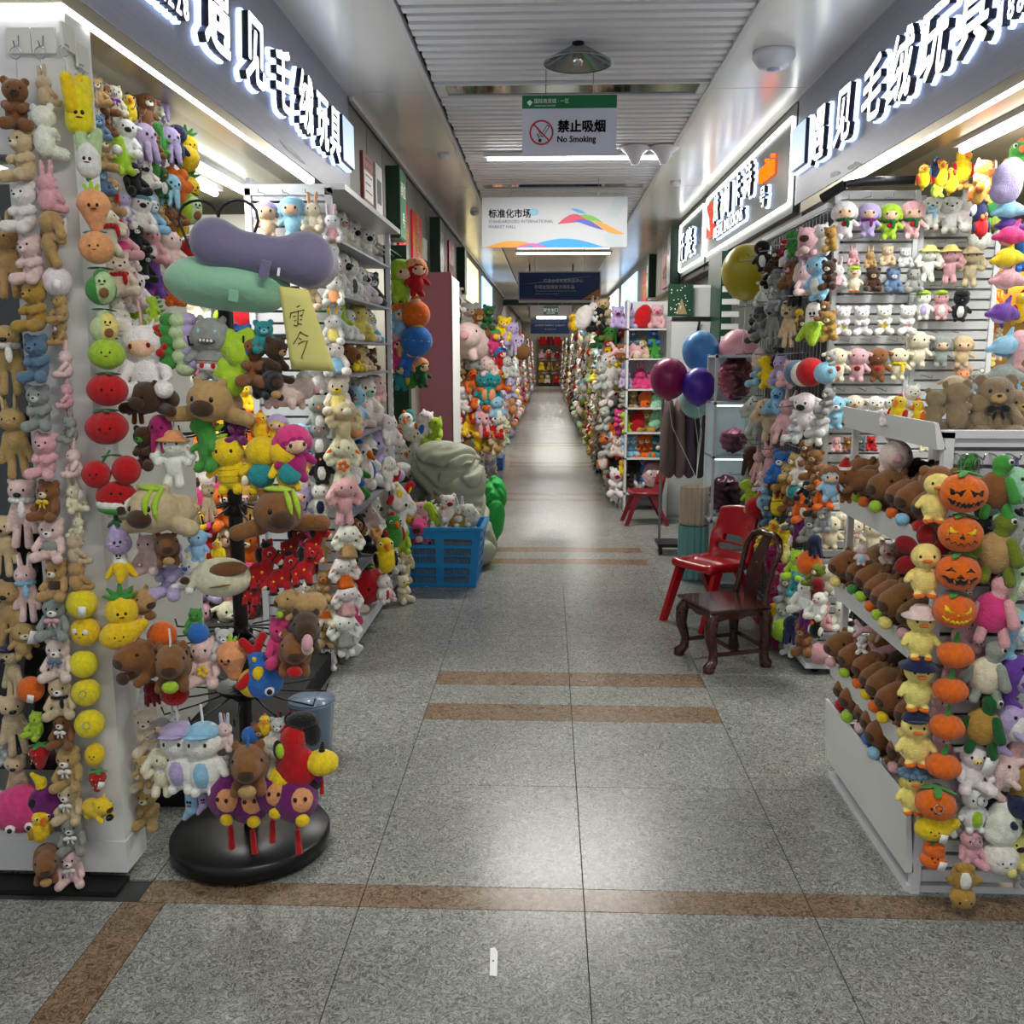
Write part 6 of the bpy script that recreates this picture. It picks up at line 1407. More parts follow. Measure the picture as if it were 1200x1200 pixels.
# ------------------------------------------------------------------ small things on the floor
def on_floor(px, py): return atz(px, py, 0)
p = on_floor(578, 1128)
lb = MB(); pts = [(-.012, -.05), (.006, -.055), (.014, .04), (.008, .058), (-.004, .056)]
lb.add([(x, y_, .001) for x, y_ in pts] + [(x, y_, .0018) for x, y_ in pts], [(4, 3, 2, 1, 0), (5, 6, 7, 8, 9)] + [(i, (i + 1) % 5, (i + 1) % 5 + 5, i + 5) for i in range(5)])
o = lb.build('paper_slip', CARD, None, (p.x, p.y, 0)); o.rotation_euler = (0, 0, .12); tag(o, 'thin white paper slip lying on the front floor tiles', 'paper')
MB().lathe([(0, .0019), (.003, .0019), (.003, .0021), (0, .0021)], (.0, .004, 0), 10).build('hole', PB, o)
p = on_floor(418, 768); o = MB().obox((0, 0, .03), (.02, .012, .03), Euler((.3, .6, .5)).to_matrix()).build('crumpled_tag', CARD, None, (p.x, p.y, .0)); tag(o, 'white paper tag by the castor of the shelving unit', 'paper')
pb_ = thing('plastic_tub', 'pale blue translucent plastic tub on the floor behind the rotating rack', 'tub', (-.885, 3.35, 0))
BT = mat('blue_tub', '9db8d4', .2, trans=.5); MB().lathe([(.06, .0), (.07, .01), (.085, .2), (.09, .205), (.085, .21), (.08, .2), (.065, .012), (0, .01)], n=32).build('wall', BT, pb_); MB().lathe([(0, .212), (.085, .21), (.088, .216), (0, .22)], n=32).build('lid', BT, pb_)
ds = MB().box(-1.7, -1.02, 2.9, 4.25, 0, .1).build('low_platform', BLACKST); tag(ds, 'low black platform behind the rotating rack', 'platform')

# ------------------------------------------------------------------ the toys, zone by zone
zone('''hugbear 18 122 62 brown darkbrown 20; hugbear 23 182 64 beige cream -25; hugbear 25 243 62 white white -20; hugbear 33 304 60 palepink palepink -15; hugbear 37 359 62 ochre ochre -20; hugbear 41 420 58 slateblue slateblue -15
hugbear 44 478 56 gray palegray -10; hugbear 51 534 57 pink pink -15; bear 54 587 48 brown cream -20 bow:yellow; bear 58 633 51 palepink white -5 shirt:gray; bear 64 680 48 tan cream -10 shirt:darkbrown; bear 63 725 50 gray white 0 bow:pink
bear 67 773 50 palepink white -5 glasses:slateblue+bow:slateblue; bear 70 818 48 beige white 0 scarf:black; bear 73 856 42 brown white -10 bow:white; bear 79 901 50 tan white -5 bow:white; bear 80 941 47 beige white -5 bow:white; bear 84 979 44 gray white 0 bow:white; bear 82 1017 44 palepink white -5 bow:white''',
    ('y', 2.425), "pillar's bear string", 'from the top', face=8, group='bears on the pillar string')
zone('''rabbit 54 101 46 beige cream 160 tag; hugbear 55 155 62 white white 180; rabbit 58 219 58 pink palepink 170; lop 61 280 64 tan beige 150 tag; ball 67 330 34 white - 0 tag; cat 68 361 34 tan cream -30; bear 68 390 30 tan white -40 bow:brown; rabbit 73 421 44 palepink pink -50; rabbit 75 459 40 pink pink -60
rabbit 79 498 42 gray pink -40; rabbit 83 537 46 palepink pink -50; rabbit 88 579 44 cream cream 30 tag; rabbit 89 614 34 cream cream -30; bear 92 643 36 beige cream 140; bear 93 674 36 tan cream 150 tag; ball 96 707 36 lemon - 0 tag; smiley 100 740 34 yellow - -5; ball 98 778 33 lemon; ball 101 811 33 lemon - 0 ring; ball 105 848 34 lemon - 0 ring
lemon 111 884 32 yellow; strawberry 114 914 30 red - 10 tag; capy 115 946 30 yellow black 60''',
    ('y', 2.435), 'string at the pillar edge', 'from the top', face=0, group='small toys on the pillar edge string')
zone('''ball 36 808 31 orange - 0 tag; cat 40 850 32 lime - -20; strawberry 46 885 35 red - -10; banana 47 925 46 yellow - 30; bird 48 968 48 yellow ochre 40; capy 54 1009 40 brown tan 30''', ('y', 2.415), 'short string by the display window', 'from the top', group='toys on the short string')
zone('''longrabbit 8 300 98 tan beige -10; longbear 10 422 82 tan beige 5 scarf:white; longrabbit 17 512 98 tan beige 0; longbear 26 602 82 palepink white 5 scarf:white; longrabbit 31 690 80 palepink white 0 scarf:lightblue; longbear 10 720 78 tan cream 0; longbear 3 640 74 beige cream 5; puppy 28 752 44 tan cream 30 tag
longbear 14 790 68 beige cream -20 cap:navy; longbear 18 850 76 beige cream 20; longbear 21 914 62 beige cream 10; hugbear 3 880 40 palegray white 0; tortoisebug 27 948 58 hotpink black 15; tortoisebug 58 940 44 plum black 30; hugbear 6 945 40 palegray white 10''',
    ('y', 2.47), 'strings before the display window', 'from the top', face=5, group='long-limbed toys before the display window')
zone('''corn 91 122 70 lemon; leek 104 181 62 white; carrot 110 243 60 peach; peach 113 288 42 peach; avocado 118 333 48 green palegreen; avocado 122 380 44 palegreen paleyellow; apple 125 412 42 lime; tomato 126 454 44 red; tomato 125 498 46 red; cherry 130 549 44 red; watermelon 137 584 40 red; eggplant 138 626 50 lavender; bananapeel 141 661 46 white yellow; pineapple 142 708 54 yellow; mango 146 742 36 yellow''',
    ('y', 2.42), 'fruit string beside the pillar', 'from the top', face=18, group='plush fruit and vegetables on one string', off=.6)
zone('''bear 114 108 34 tan cream; hugbear 125 118 38 brown tan; pig 134 118 36 cream lavender 0 bow:purple; bird 152 127 36 yellow black; puppy 172 130 40 brown white; cat 182 122 26 cream; octopus 190 126 30 lavender
bear 116 150 32 slateblue lightblue; bear 127 147 26 brown tan; cow 148 160 50 white black; octopus 171 168 46 lavender black; fox 181 170 30 brown white; dino 189 164 38 green red; octopus 199 171 44 lavender; penguin 207 170 46 navy white; pineapple 219 165 36 yellow; ball 219 186 30 yellow
hugbear 122 180 44 tan cream; dino 144 182 48 lime green; cow 158 208 44 black white; duck 182 195 30 green; penguin 190 214 36 darkgreen; octopus 200 224 40 lightblue red; flower 206 216 38 orange; pineapple 221 214 40 yellow
bear 120 213 32 slateblue lightblue; hugbear 131 230 46 tan cream 0 scarf:red; hamster 146 243 34 lavender white; cow 166 248 48 white black 0 cap:lightblue; bear 178 252 44 lightblue white; banana 190 239 28 yellow; avocado 221 242 42 lime palegreen
lop 128 272 54 cream red 0 scarf:red; bear 143 282 48 pink pink 0 shirt:hotpink; cow 160 278 40 black white; fox 178 287 44 pink white; cat 204 294 48 palepink lightblue; pig 188 252 24 tan; tomato 228 290 32 red
bear 140 322 52 cream palepink 0 scarf:red; hugbear 152 334 50 palepink red; cow 160 340 50 white black; dino 183 325 48 purple white; bear 203 342 34 orange brown; rabbit 140 358 40 white red; dino 162 364 34 lime; hamster 176 300 34 white palepink; cow 170 310 40 black white
hugbear 156 392 40 white; bear 150 300 34 white pink; lop 200 262 36 brown tan; bear 172 205 34 white black; bear 205 250 32 brown tan; bird 212 262 34 yellow''',
    ('x', -1.345), 'shop wall behind the fruit string', 'counted along its rows', face=50, group='toys on the shop wall behind the fruit string', jit=14)
# toys on a board deep in the shop, seen between those on the rack
ib = MB().box(-3.0, -1.42, 5.25, 5.28, .1, 2.25).build('inner_display_board', mat('pegboard_white', 'd6d4c8', .5)); tag(ib, 'white display board of toys deep in the shop behind the rotating rack', 'board')
_r = random.Random(21); _rows = []
for jy in range(10):
    for ix in range(7):
        _rows.append('%s %d %d %d %s %s %d' % (_r.choice('bear hugbear rabbit doll cat octopus dino hamster pig puppy'.split()), 150 + ix * 23 + _r.randint(-4, 4), 318 + jy * 46 + _r.randint(-4, 4), _r.randint(46, 56), _r.choice('pink yellow red lightblue orange brown cream white lavender lime hotpink ochre'.split()), _r.choice('white cream pink yellow'.split()), _r.randint(-25, 35)))
zone('\n'.join(_rows), ('y', 5.245), 'board deep in the shop', 'counted row by row', lod=1, face=8, group='toys on the board deep in the shop')
# the rotating rack
zone('''hood 168 420 94 white - 8 strap:pink; caterpillar 196 400 66 green; caterpillar 213 404 74 palegreen; caterpillar 221 400 66 lavender; monster 247 411 80 gray - 5 strap; grapes 274 424 82 lime; hugbear 296 424 62 brown darkbrown 15; hugbear 325 424 60 darkbrown tan 60; bear 283 398 36 blue navy 0; bear 310 395 40 teal lightblue 20; bear 185 398 40 red brown -20; dino 182 362 30 lime green 0 strap:red''',
    ('y', 2.50), 'top rack hooks', 'from one side', off=.5, group='toys on the top hooks of the rotating rack')
zone('''lyingcapy 252 470 52 tan darkbrown 0; lyingcapy 180 466 40 darkbrown tan -20; plushpig 338 460 40 palepink pink 180 ribbon:lime; capy 315 450 38 black tan 30; longbear 160 472 50 brown tan 0; penguin 358 436 30 white red 0''', ('y', 2.52), 'second rack hooks', 'from one side', off=.5, group='toys on the second hooks of the rotating rack')
zone('''lop 203 540 64 white pink 5 hat:peach+strap; dino 246 520 66 green lime -20; bee 268 546 68 yellow - 0; turtleback 308 546 70 yellow teal 10; turtleback 336 545 66 yellow teal 40; doll 345 532 70 magenta hotpink 30; octopus 188 508 44 magenta pink 0; hugbear 168 525 54 darkbrown green -20; hugbear 277 500 44 plum plum 0; bird 305 500 40 yellow orange 0; doll 325 505 40 yellow lavender''',
    ('y', 2.47), 'third rack hooks', 'from one side', off=.5, group='toys on the third hooks of the rotating rack')
zone('''lyingcapy 190 597 58 beige brown -12 ribbon:lime; lyingcapy 325 598 56 brown darkbrown 20 ribbon:lime; longbear 245 590 44 beige tan 60; lyingpuppy 160 590 36 white brown -20; longrabbit 230 604 40 beige cream 70''', ('y', 2.48), 'fourth rack hooks', 'from one side', off=.5, group='toys on the fourth hooks of the rotating rack')
zone('''cat 172 650 48 palepink darkgray -10; hugbear 197 670 66 lavender white -5; lamb 232 640 40 lightblue red 0; cow 220 672 44 white blue -20; bird 255 645 28 yellow lemon 0 ring; sheepround 254 675 52 cream brown -10; horse 312 662 60 red black 8 strap:red; horse 336 670 56 red black 15 strap:red; horse 360 660 54 red black 25; horse 372 632 44 red black 30; horse 345 635 44 darkred black 10; capy 196 640 40 brown tan 20; monkey 340 605 34 peach pink 20; capy 160 705 40 tan brown 60; capy 352 706 38 tan lime -50; horse 300 690 44 red black -10''',
    ('y', 2.48), 'fifth rack hooks', 'from one side', off=.5, group='toys on the fifth hooks of the rotating rack')
zone('''capy 176 770 56 brown darkbrown -25 strap; capy 203 776 58 brown lime 15 strap; cat 238 776 58 palepink yellow 0 flowerpin:yellow+strap; carrot 272 770 58 peach; fish 309 780 82 blue yellow 15; pig 332 752 58 hotpink pink 20; capy 346 760 54 brown red 20; capy 357 735 52 darkbrown - 20 tongue; bear 262 755 36 palegray white 10; cat 228 728 30 green lime 0; ball 190 745 34 orange - 0; ball 232 742 26 blue; rabbit 330 720 34 white palepink 20; rabbit 352 716 30 pink palepink 20; tomato 205 812 30 red; octopus 178 812 30 darkred; ball 296 800 34 yellow''',
    ('y', 2.475), 'sixth rack hooks', 'from one side', off=.5, group='toys on the sixth hooks of the rotating rack')
zone('''hamster 212 888 84 white lavender 0 cap:lavender+strap; hamster 240 890 86 white lightblue 5 cap:lightblue+strap; banana 222 938 52 lightblue white 0; banana 236 936 40 lavender white 20; capy 293 893 62 brown tan 20 strap:blue; pouch 267 934 56 plum yellow -10 tassel; pouch 291 938 56 plum yellow 0 tassel; pouch 319 928 54 plum yellow 10 tassel; pouch 346 936 58 plum yellow 15 tassel; rooster 350 882 98 red black 0; smallpumpkin 377 888 42 yellow black 0 tassel; monkey 190 862 44 gray white 0; bird 310 850 30 yellow orange 10; ball 318 874 26 cream - 0 tag; ball 294 862 22 blue; bear 322 890 36 palegray cream 20; hugbear 258 905 40 palepink pink 10; horse 340 850 34 red black 10; lop 190 905 60 cream white 20; longrabbit 205 850 44 palegray white 0; rabbit 262 858 44 palepink lightblue 0 strap:pink; smallpumpkin 330 905 40 yellow red 20; monkey 170 905 40 tan beige 20; hugbear 305 865 38 brown tan 0 strap:red; bear 326 858 34 palegray white 10 strap:red''',
    ('y', 2.46), 'lowest rack hooks', 'from one side', off=.5, group='toys on the lowest hooks of the rotating rack')
zone('''longrabbit 170 812 54 white pink -10; hugbear 172 858 56 cream white 10; longrabbit 180 876 72 cream white 15; hugbear 168 905 46 cream white 0; hugbear 172 946 52 tan cream 0; bear 166 775 40 palegray white 20''', ('y', 2.56), 'pale string between the pillar and the rack', 'from the top', group='pale toys between pillar and rack')
# the shelving unit: end panel
zone('''doll 313 258 40 skin lavender; doll 343 255 44 lightblue lightblue 0; rabbit 366 248 42 cream peach; doll 352 520 42 lightblue lightblue; doll 350 590 44 lavender lavender; doll 358 622 36 magenta lavender; doll 353 560 40 white peach; bear 360 380 38 beige tan; bear 362 345 36 beige tan; bear 360 412 34 beige tan
penguin 372 442 36 white red; penguin 375 487 42 gray orange; penguin 375 515 40 gray orange; penguin 377 547 38 black orange; hamster 376 586 38 white navy; duck 374 642 34 tan; bird 362 660 34 red black; hugbear 379 686 34 tan orange; bear 381 716 34 cream orange 0 shirt:orange; hugbear 383 742 32 tan tan; cow 384 768 30 white black 0 cap:navy; rabbit 362 690 34 cream pink
rabbit 389 262 40 white pink 0 dress:pink; rabbit 388 296 40 white yellow 0 dress:yellow; rabbit 391 335 42 white peach 0 dress:peach; rabbit 390 380 42 white yellow 0 dress:paleyellow; cat 393 420 38 white blue 0 dress:lightblue; bear 396 464 40 cream yellow 0 dress:paleyellow; lop 403 498 50 beige tan 10; lop 402 541 50 cream orange 5 flowerpin:orange; lop 404 587 50 pink palepink 5; lop 408 640 44 white tan 8 dress:tan; lop 404 676 42 white peach 8 dress:orange; lop 407 708 42 white pink 8 dress:pink; lop 404 744 46 white gray 8 dress:gray''',
    ('y', 4.31), 'slatted end of the shelving unit', 'from the top', lod=None, face=12, scale=1.12, group='toys hung on the slatted end of the shelving unit')
# its shelves, seen along the aisle
def shelf_row(kinds, plane_x, y0, y1, z, h, face, place, order, lod=1, back=0, grp=None, jit=9):
    made = []; n = len(kinds)
    for i, it in enumerate(kinds):
        a = it.split(); kind, c1 = a[0], a[1]; c2 = a[2] if len(a) > 2 and a[2] != '-' else 'cream'; opts = a[3] if len(a) > 3 else ''
        nm = NOUN[kind].split(' with ')[0].split(' in ')[0].replace('-', '_').replace(' ', '_')
        o = make_toy(kind, c1, c2, opts, lod, nm); hh = h * rnd.uniform(.9, 1.08)
        o.scale = (hh,) * 3; o.location = (plane_x + rnd.uniform(-.015, .015), y0 + (y1 - y0) * (i + .5) / n, z + hh * .5 + .002)
        o.rotation_euler = (0, math.radians(rnd.uniform(-4, 4)), math.radians(face + rnd.uniform(-jit, jit))); o.color = (*tint(c1, .08), 1)
        ops = [q for q in opts.split('+') if q]; fe = ''
        if ops:
            n0, _, c = ops[0].partition(':'); fe = ' with ' + ('' if n0 in ('santa', 'tassel', 'tongue', 'glasses', 'tag', 'ring', 'strap') else cname(c or c2) + ' ') + OPTW[n0]
        elif kind == 'capy': fe = f' holding {cname(c2)} fruit'
        made.append((o, f'{cname(c1)} {NOUN[kind]}{fe}', kind))
    cnt = {}
    for o, d_, k in made: cnt[d_] = cnt.get(d_, 0) + 1
    seen = {}
    for o, d_, k in made:
        i = seen.get(d_, 0); seen[d_] = i + 1
        tag(o, f'{d_}, {place}' if cnt[d_] == 1 else f'{d_}, {nth(i)} {order}, {place}', CATEG.get(k, 'plush toy'), grp or place)
for zi, (z, h, ks) in enumerate(((2.03, .2, 'hugbear white palepink;hugbear white;bear white pink;rabbit white pink;bear white black;puppy white black;hugbear white'), (1.78, .225, 'cow white black;hugbear white palegray;puppy white black;hamster white darkgray;puppy white gray;cow white black;bear darkgray white'),
        (1.565, .195, 'dino green yellow;cat white paleyellow;dino lime;pig white lavender;cat paleyellow white;hugbear white yellow;bear lightblue white'), (1.40, .15, 'bear tan white;capy brown yellow;penguin black;cat yellow white;hugbear paleyellow;bear cream brown;hugbear brown white'),
        (1.08, .28, 'penguin navy orange;fox peach white;penguin navy;hamster lightblue white;rabbit palepink pink;bear white mint;lop palepink white'), (.70, .32, 'duck lime;lop white red;penguin blue;dino green lime;bird white blue;hugbear white darkgray;cat lavender lime'), (.38, .28, 'bear brown white;puppy brown white;horse brown black;cow black white;lop palepink cream;rabbit peach white;cow white black'), (.09, .25, 'cat white orange;fox hotpink white;rabbit white red;tomato red;bear palepink;hamster cream red;strawberry red'))):
    shelf_row(ks.split(';'), -1.06, 4.42, 5.86, z, h, 62, ['top', 'second', 'third', 'fourth', 'fifth', 'sixth', 'seventh', 'bottom'][zi] + ' shelf of the white shelving unit', 'from the front', 0 if zi in (0, 4, 5) else 1, grp='toys on the white shelving unit', jit=22)
zone('''bird 462 622 46 green red 30; bird 452 650 50 yellow black 20; cat 470 632 34 lime 30; lop 456 555 40 white tan 60; lop 470 600 48 white paleyellow 40; hugbear 462 655 34 palegray white 60; hamster 450 690 36 white red 60; lop 476 665 40 beige cream 70; fish 468 575 50 white peach 40; hugbear 474 690 34 cream yellow 40; rabbit 455 690 30 palepink red 30; cat 458 505 36 white green 40''', ('x', -.93), 'toys spilling past the shelving unit post', 'from the top', lod=1, group='toys at the far post of the shelving unit')
zone('''doll 470 330 52 lime lime 10; doll 488 325 46 red peach 20; doll 470 378 46 lightblue orange 10; stripeball 487 366 38 orange beige 10; stripeball 488 397 42 blue yellow 20; doll 468 412 44 hotpink pink 10; doll 480 420 44 blue peach 20; doll 471 440 36 teal yellow 0; doll 494 437 36 darkgreen peach 30; bird 484 442 30 green yellow 20''', ('y', 6.7), 'rag dolls hung before the pink board', 'from the top', lod=0, face=15, group='rag dolls hung before the pink board')
zone('''bird 478 500 40 white orange; hamster 497 498 36 white blue; cat 508 505 34 lime blue; penguin 490 520 40 white orange; bird 466 512 36 cream orange; blob 478 492 24 teal; bird 478 540 36 white orange; lyingpuppy 470 555 30 palegray black; hugbear 492 560 34 black gray; penguin 505 552 36 black white; capy 482 575 36 gray black; plushpig 485 592 30 palepink pink; hugbear 470 580 36 white peach; hugbear 500 575 34 darkred black; lop 466 535 40 white beige; hugbear 515 540 30 white cream; fox 462 600 34 palepink peach; octopus 472 620 32 plum; hamster 470 640 34 palegray white''', ('y', 6.9), 'pile beside the pale sack', 'from the top', lod=1, group='toys piled beside the pale sack', jit=25)
zone('''fox 483 606 26 palepink lightblue; cat 492 604 26 pink darkgray; dino 508 602 24 lime; bird 500 613 22 blue; capy 495 619 24 hotpink pink; hugbear 525 616 24 tan; blob 537 612 22 ochre; bear 527 596 26 white red; rabbit 540 600 28 white lavender; lop 549 608 28 white palegray; hamster 553 617 20 palegray white; duck 482 617 22 yellow; bear 516 608 22 white; bird 518 600 20 white; octopus 500 640 34 lavender; hugbear 540 645 30 white olive; bear 505 672 30 lavender; cat 545 672 30 green tan''', ('y', 6.06), 'heaped in the blue basket', 'from one side', lod=1, off=.3, scale=1.3, group='toys in the blue basket', jit=30)

# ------------------------------------------------------------------ the pumpkin stand
zone('''pumpkin1 1129 574 54 orange; pumpkin2 1126 622 50 orange; pumpkin3 1123 667 50 orange; pumpkin4 1119 712 48 orange; smallpumpkin 1120 761 44 orange green; smallpumpkin 1114 803 42 orange green; smallpumpkin 1110 846 42 orange green; smallpumpkin 1106 892 42 orange green; persimmon 1097 938 46 orange - 0 ring; mango 1098 970 32 yellow red 0 tag; gourd 1094 1000 38 orange orange 0 tag; hamster 1128 1038 58 ochre white 5 ~180''',
    ('y', 2.395), 'pumpkin string of the white stand', 'from the top', face=-15, group='pumpkins and gourds on one string', jit=5)
zone('''hoodduck 1098 580 68 paleyellow brown 8; flowerduck 1085 660 84 paleyellow darkred 15; duck 1080 744 62 paleyellow - 15 hat:palepink; duck 1077 803 64 paleyellow - 12 hat:navy; duck 1074 868 64 paleyellow - 12 cap:navy; duck 1071 928 56 paleyellow - 10 ruffle:slateblue''', ('y', 2.43), 'duckling string on the stand corner', 'from the top', face=-24, group='ducklings on the stand corner', jit=5)
zone('''turtle 1163 573 80 green brown 0; turtle 1164 645 88 olive tan 0; turtle 1160 716 88 pink hotpink 5; turtle 1153 790 80 gray cream 0; turtle 1148 850 80 darkgreen ochre 0; cow 1143 898 62 white paleyellow 10 tag; hamster 1142 948 56 white lime 10 ring; rabbit 1140 988 60 pink white 15 ring''', ('y', 2.43), 'turtle string of the white stand', 'from the top', face=-10, group='turtles and friends on one string', jit=5)
zone('''dolphin 1190 580 66 mint mint; dolphin 1192 640 70 gray palegray; dolphin 1190 690 66 palegreen white; dolphin 1190 746 66 lightblue white; dolphin 1192 800 68 purple lavender; dolphin 1182 856 68 lavender white; dolphin 1175 911 62 palepink palepink; blob 1176 962 60 white; smiley 1172 1005 40 white black; bear 1193 1000 48 paleyellow black; dolphin 1198 868 60 pink palepink; dolphin 1199 925 60 ochre paleyellow; bear 1197 960 40 lime''', ('y', 2.43), 'dolphin string of the white stand', 'from the top', group='dolphins on one string', jit=5)
zone('''flower 1132 543 22 green; flower 1140 541 20 green; bear 1182 556 40 purple black; pig 1130 742 44 pink pink; pig 1118 788 42 pink pink; pig 1104 832 40 pink palepink; pig 1106 876 40 pink palepink; bear 1146 760 36 pink; bear 1133 700 34 pink; hugbear 1100 630 36 brown; bear 1172 690 36 darkred; hugbear 1190 890 40 brown; hamster 1128 915 38 lavender white; hugbear 1120 960 38 white; hugbear 1195 1025 30 palegray white; bear 1160 820 34 darkgreen; capy 1184 945 40 navy black; hugbear 1152 610 40 darkgray gray; hugbear 1190 615 40 black; hamster 1132 800 34 palepink''', ('y', 2.475), 'behind the front strings of the stand', 'from the top', face=10, group='toys behind the front strings of the stand', lod=1)
CA = 'capy brown lime;capy brown orange;capy brown red;capy brown yellow;capy brown lime;capy brown lightblue;capy brown red'
for zi, (z, cols) in enumerate(((.985, 'red lightblue orange lime orange lime red'), (.68, 'pink paleyellow lime orange lime green paleyellow'), (.395, 'paleyellow yellow orange yellow orange lime pink'), (.24, 'yellow pink lightblue blue palepink lime red'))):
    nm = ['upper', 'second', 'third', 'lowest'][zi] + ' stand shelf'
    shelf_row([f'capy brown {c}' for c in cols.split()], SX + (.045 if z > .3 else .075), SY0 + .04, SY1 - .01, z + .03, .145, -72, nm + ', outer', 'from the front', 0, grp='capybaras on the sloping shelves')
    shelf_row([f'capy {b} {c}' for b, c in zip(('brown', 'tan', 'brown', 'darkbrown', 'brown', 'tan'), cols.split()[::-1])], SX + (.16 if z > .3 else .19), SY0 + .08, SY1 - .01, z + .05 + (.03 if z < .3 else 0), .155, -68, nm + ', inner', 'from the front', 1, grp='capybaras on the sloping shelves')
shelf_row(['capy tan yellow scarf:yellow', 'capy brown pink', 'capy tan red', 'capy tan lime', 'capy brown red'], SX + .15, SY0 + .06, SY1 - .04, .36, .10, -50, 'bin at the stand foot', 'from the front', 0, grp='capybaras in the bin')
zone('''capy 1003 560 34 brown red -60 santa; doll 974 567 44 lightblue brown 0; doll 992 572 36 brown gray 20; blob 1047 508 22 palepink; plushpig 1049 538 44 palepink pink 90; hugbear 1040 655 38 palepink orange; hamster 1010 650 26 palepink lightblue; swimdolphin 1045 762 34 pink palepink 0; swimdolphin 1030 735 34 pink palepink 0; hugbear 1010 755 24 white; swimdolphin 1045 866 34 palepink pink 0''', ('y', 2.98), 'standing out among the capybaras', 'from the top', face=-20, group='odd toys among the capybaras')
zone('''hugbear 1122 476 62 taupe darkbrown 160; hugbear 1146 488 56 taupe cream 150; bear 1168 478 76 taupe tan -20 bow:black; bear 1192 486 60 taupe tan 10; hugbear 1096 480 50 taupe cream 150; bird 1052 481 40 yellow red -50; bird 1075 484 36 yellow orange -60; hugbear 1070 470 40 white cream 0; puppy 1118 462 44 beige black -30;  cow 1038 489 22 white brown; bear 1180 465 44 brown tan 0''', ('y', 2.85), 'top of the white stand', 'from one side', face=0, group='bears lying on top of the white stand')

# ------------------------------------------------------------------ the slat panels
zone('''doll 990 258 44 white white 0 scarf:darkgreen+heart:red; doll 1018 258 40 lavender lavender 0 scarf:plum; doll 1043 260 42 lime lime 0 scarf:darkgreen+heart:red; doll 1069 258 44 pink pink 0 scarf:darkgreen+heart:red
rabbit 1000 299 26 pink pink; rabbit 1020 301 26 tan beige; bear 1040 300 24 beige pink; bear 1061 302 24 palegray white; rabbit 982 319 36 white pink 0 dress:pink; duck 1001 328 30 cream lime 0 cap:lime; bear 1023 328 28 darkbrown beige; bear 1047 329 28 slateblue white; cat 1071 329 28 gray black
hugbear 987 376 36 white white 0 bag:lime; hugbear 1010 376 36 white white 0 heart:gray; hugbear 1036 375 36 white white 0 flowerpin:yellow; hugbear 1063 375 36 white white 0 heart:pink
lamb 981 428 40 cream white 0 heart:red; lamb 1005 428 40 pink pink 0 heart:darkred; lamb 1029 428 40 brown tan 0 heart:red; lamb 1053 427 38 cream white 0 scarf:yellow
puppy 979 484 40 lightblue white 0 heart:lightblue; puppy 1001 481 36 cream tan; puppy 1026 481 34 white cream; puppy 1046 480 32 white cream
bear 980 521 18 pink cream; bear 994 521 18 brown yellow; bear 1008 520 18 darkgray mint; bear 1021 520 18 red black; bear 1085 520 20 cream red
mouse 973 622 46 cream white; mouse 999 624 46 cream white 0 bow:pink; mouse 1023 627 44 cream white; lamb 971 680 38 cream tan; bear 963 722 32 pink palepink; cat 987 723 34 white palepink; cat 1006 718 32 black pink; ball 960 766 26 pink; hamster 975 770 26 tan red''',
    ('y', 4.37), 'tall slat panel of dolls', 'from the top row', lod=None, face=-12, group='toys in rows on the tall slat panel', jit=5)
zone('''puppy 1092 250 38 white lightblue 0 scarf:lightblue; puppy 1114 252 42 white white; rabbit 1139 240 64 white white 10; ball 1148 280 26 white; lop 1088 310 40 white white 0 hat:paleyellow; lop 1113 311 42 pink pink 0 hat:paleyellow; lop 1137 314 44 beige beige 0 hat:beige
hamster 1082 358 34 white lavender 0 cap:lime; hamster 1103 358 34 pink white 0 cap:lime; hamster 1126 359 36 black white 0 cap:black; lamb 1076 410 42 cream pink 0; doll 1103 412 38 gray gray; doll 1128 412 38 beige beige; mouse 1128 444 30 peach gray; mouse 1143 446 30 gray white''', ('y', 4.40), 'slat panel of hatted toys', 'from the top row', face=-12, group='toys in rows on the slat panel of hatted toys', jit=5)
zone('''bird 1083 206 30 yellow red; bird 1103 203 34 yellow red; bird 1129 193 44 yellow red; bird 1097 198 30 navy teal; bird 1116 210 34 yellow orange; dino 1100 218 28 lime; hugbear 1128 208 30 ochre''', ('y', 4.2), 'cluster hanging above the slat panels', 'from one side', lod=0, group='bright birds hanging above the slat panels')
zone('''fox 1155 207 42 orange brown; bird 1148 222 40 ochre orange; bird 1158 226 34 lime white; bird 1163 240 34 darkgreen white; bird 1150 243 36 navy palegray; bird 1150 262 34 red navy; bird 1168 255 34 olive green; rabbit 1165 208 40 brown white; bird 1193 190 56 green orange''', ('y', 4.0), 'parrot corner beside the slat panels', 'from the top', lod=0, group='parrots beside the slat panels', jit=15)
zone('''swimdolphin 1187 244 34 lightblue blue 180; swimdolphin 1190 275 36 hotpink pink 180; swimdolphin 1185 300 38 yellow cream 180; swimdolphin 1185 325 38 pink palepink 180; swimdolphin 1180 365 38 purple lavender 180; swimdolphin 1184 402 38 lightblue blue 180; swimdolphin 1182 437 40 gray palegray 180; dolphin 1197 412 50 pink palepink 0; blob 1180 212 54 lavender; swimdolphin 1185 262 26 purple plum 180; cat 1190 452 30 lightblue yellow; bird 1198 360 40 yellow red 0; dino 1199 300 40 blue navy''', ('y', 3.3), 'dolphins swimming before the lit glass case', 'from the top', face=12, group='dolphins hung by the shop opening', lod=0)
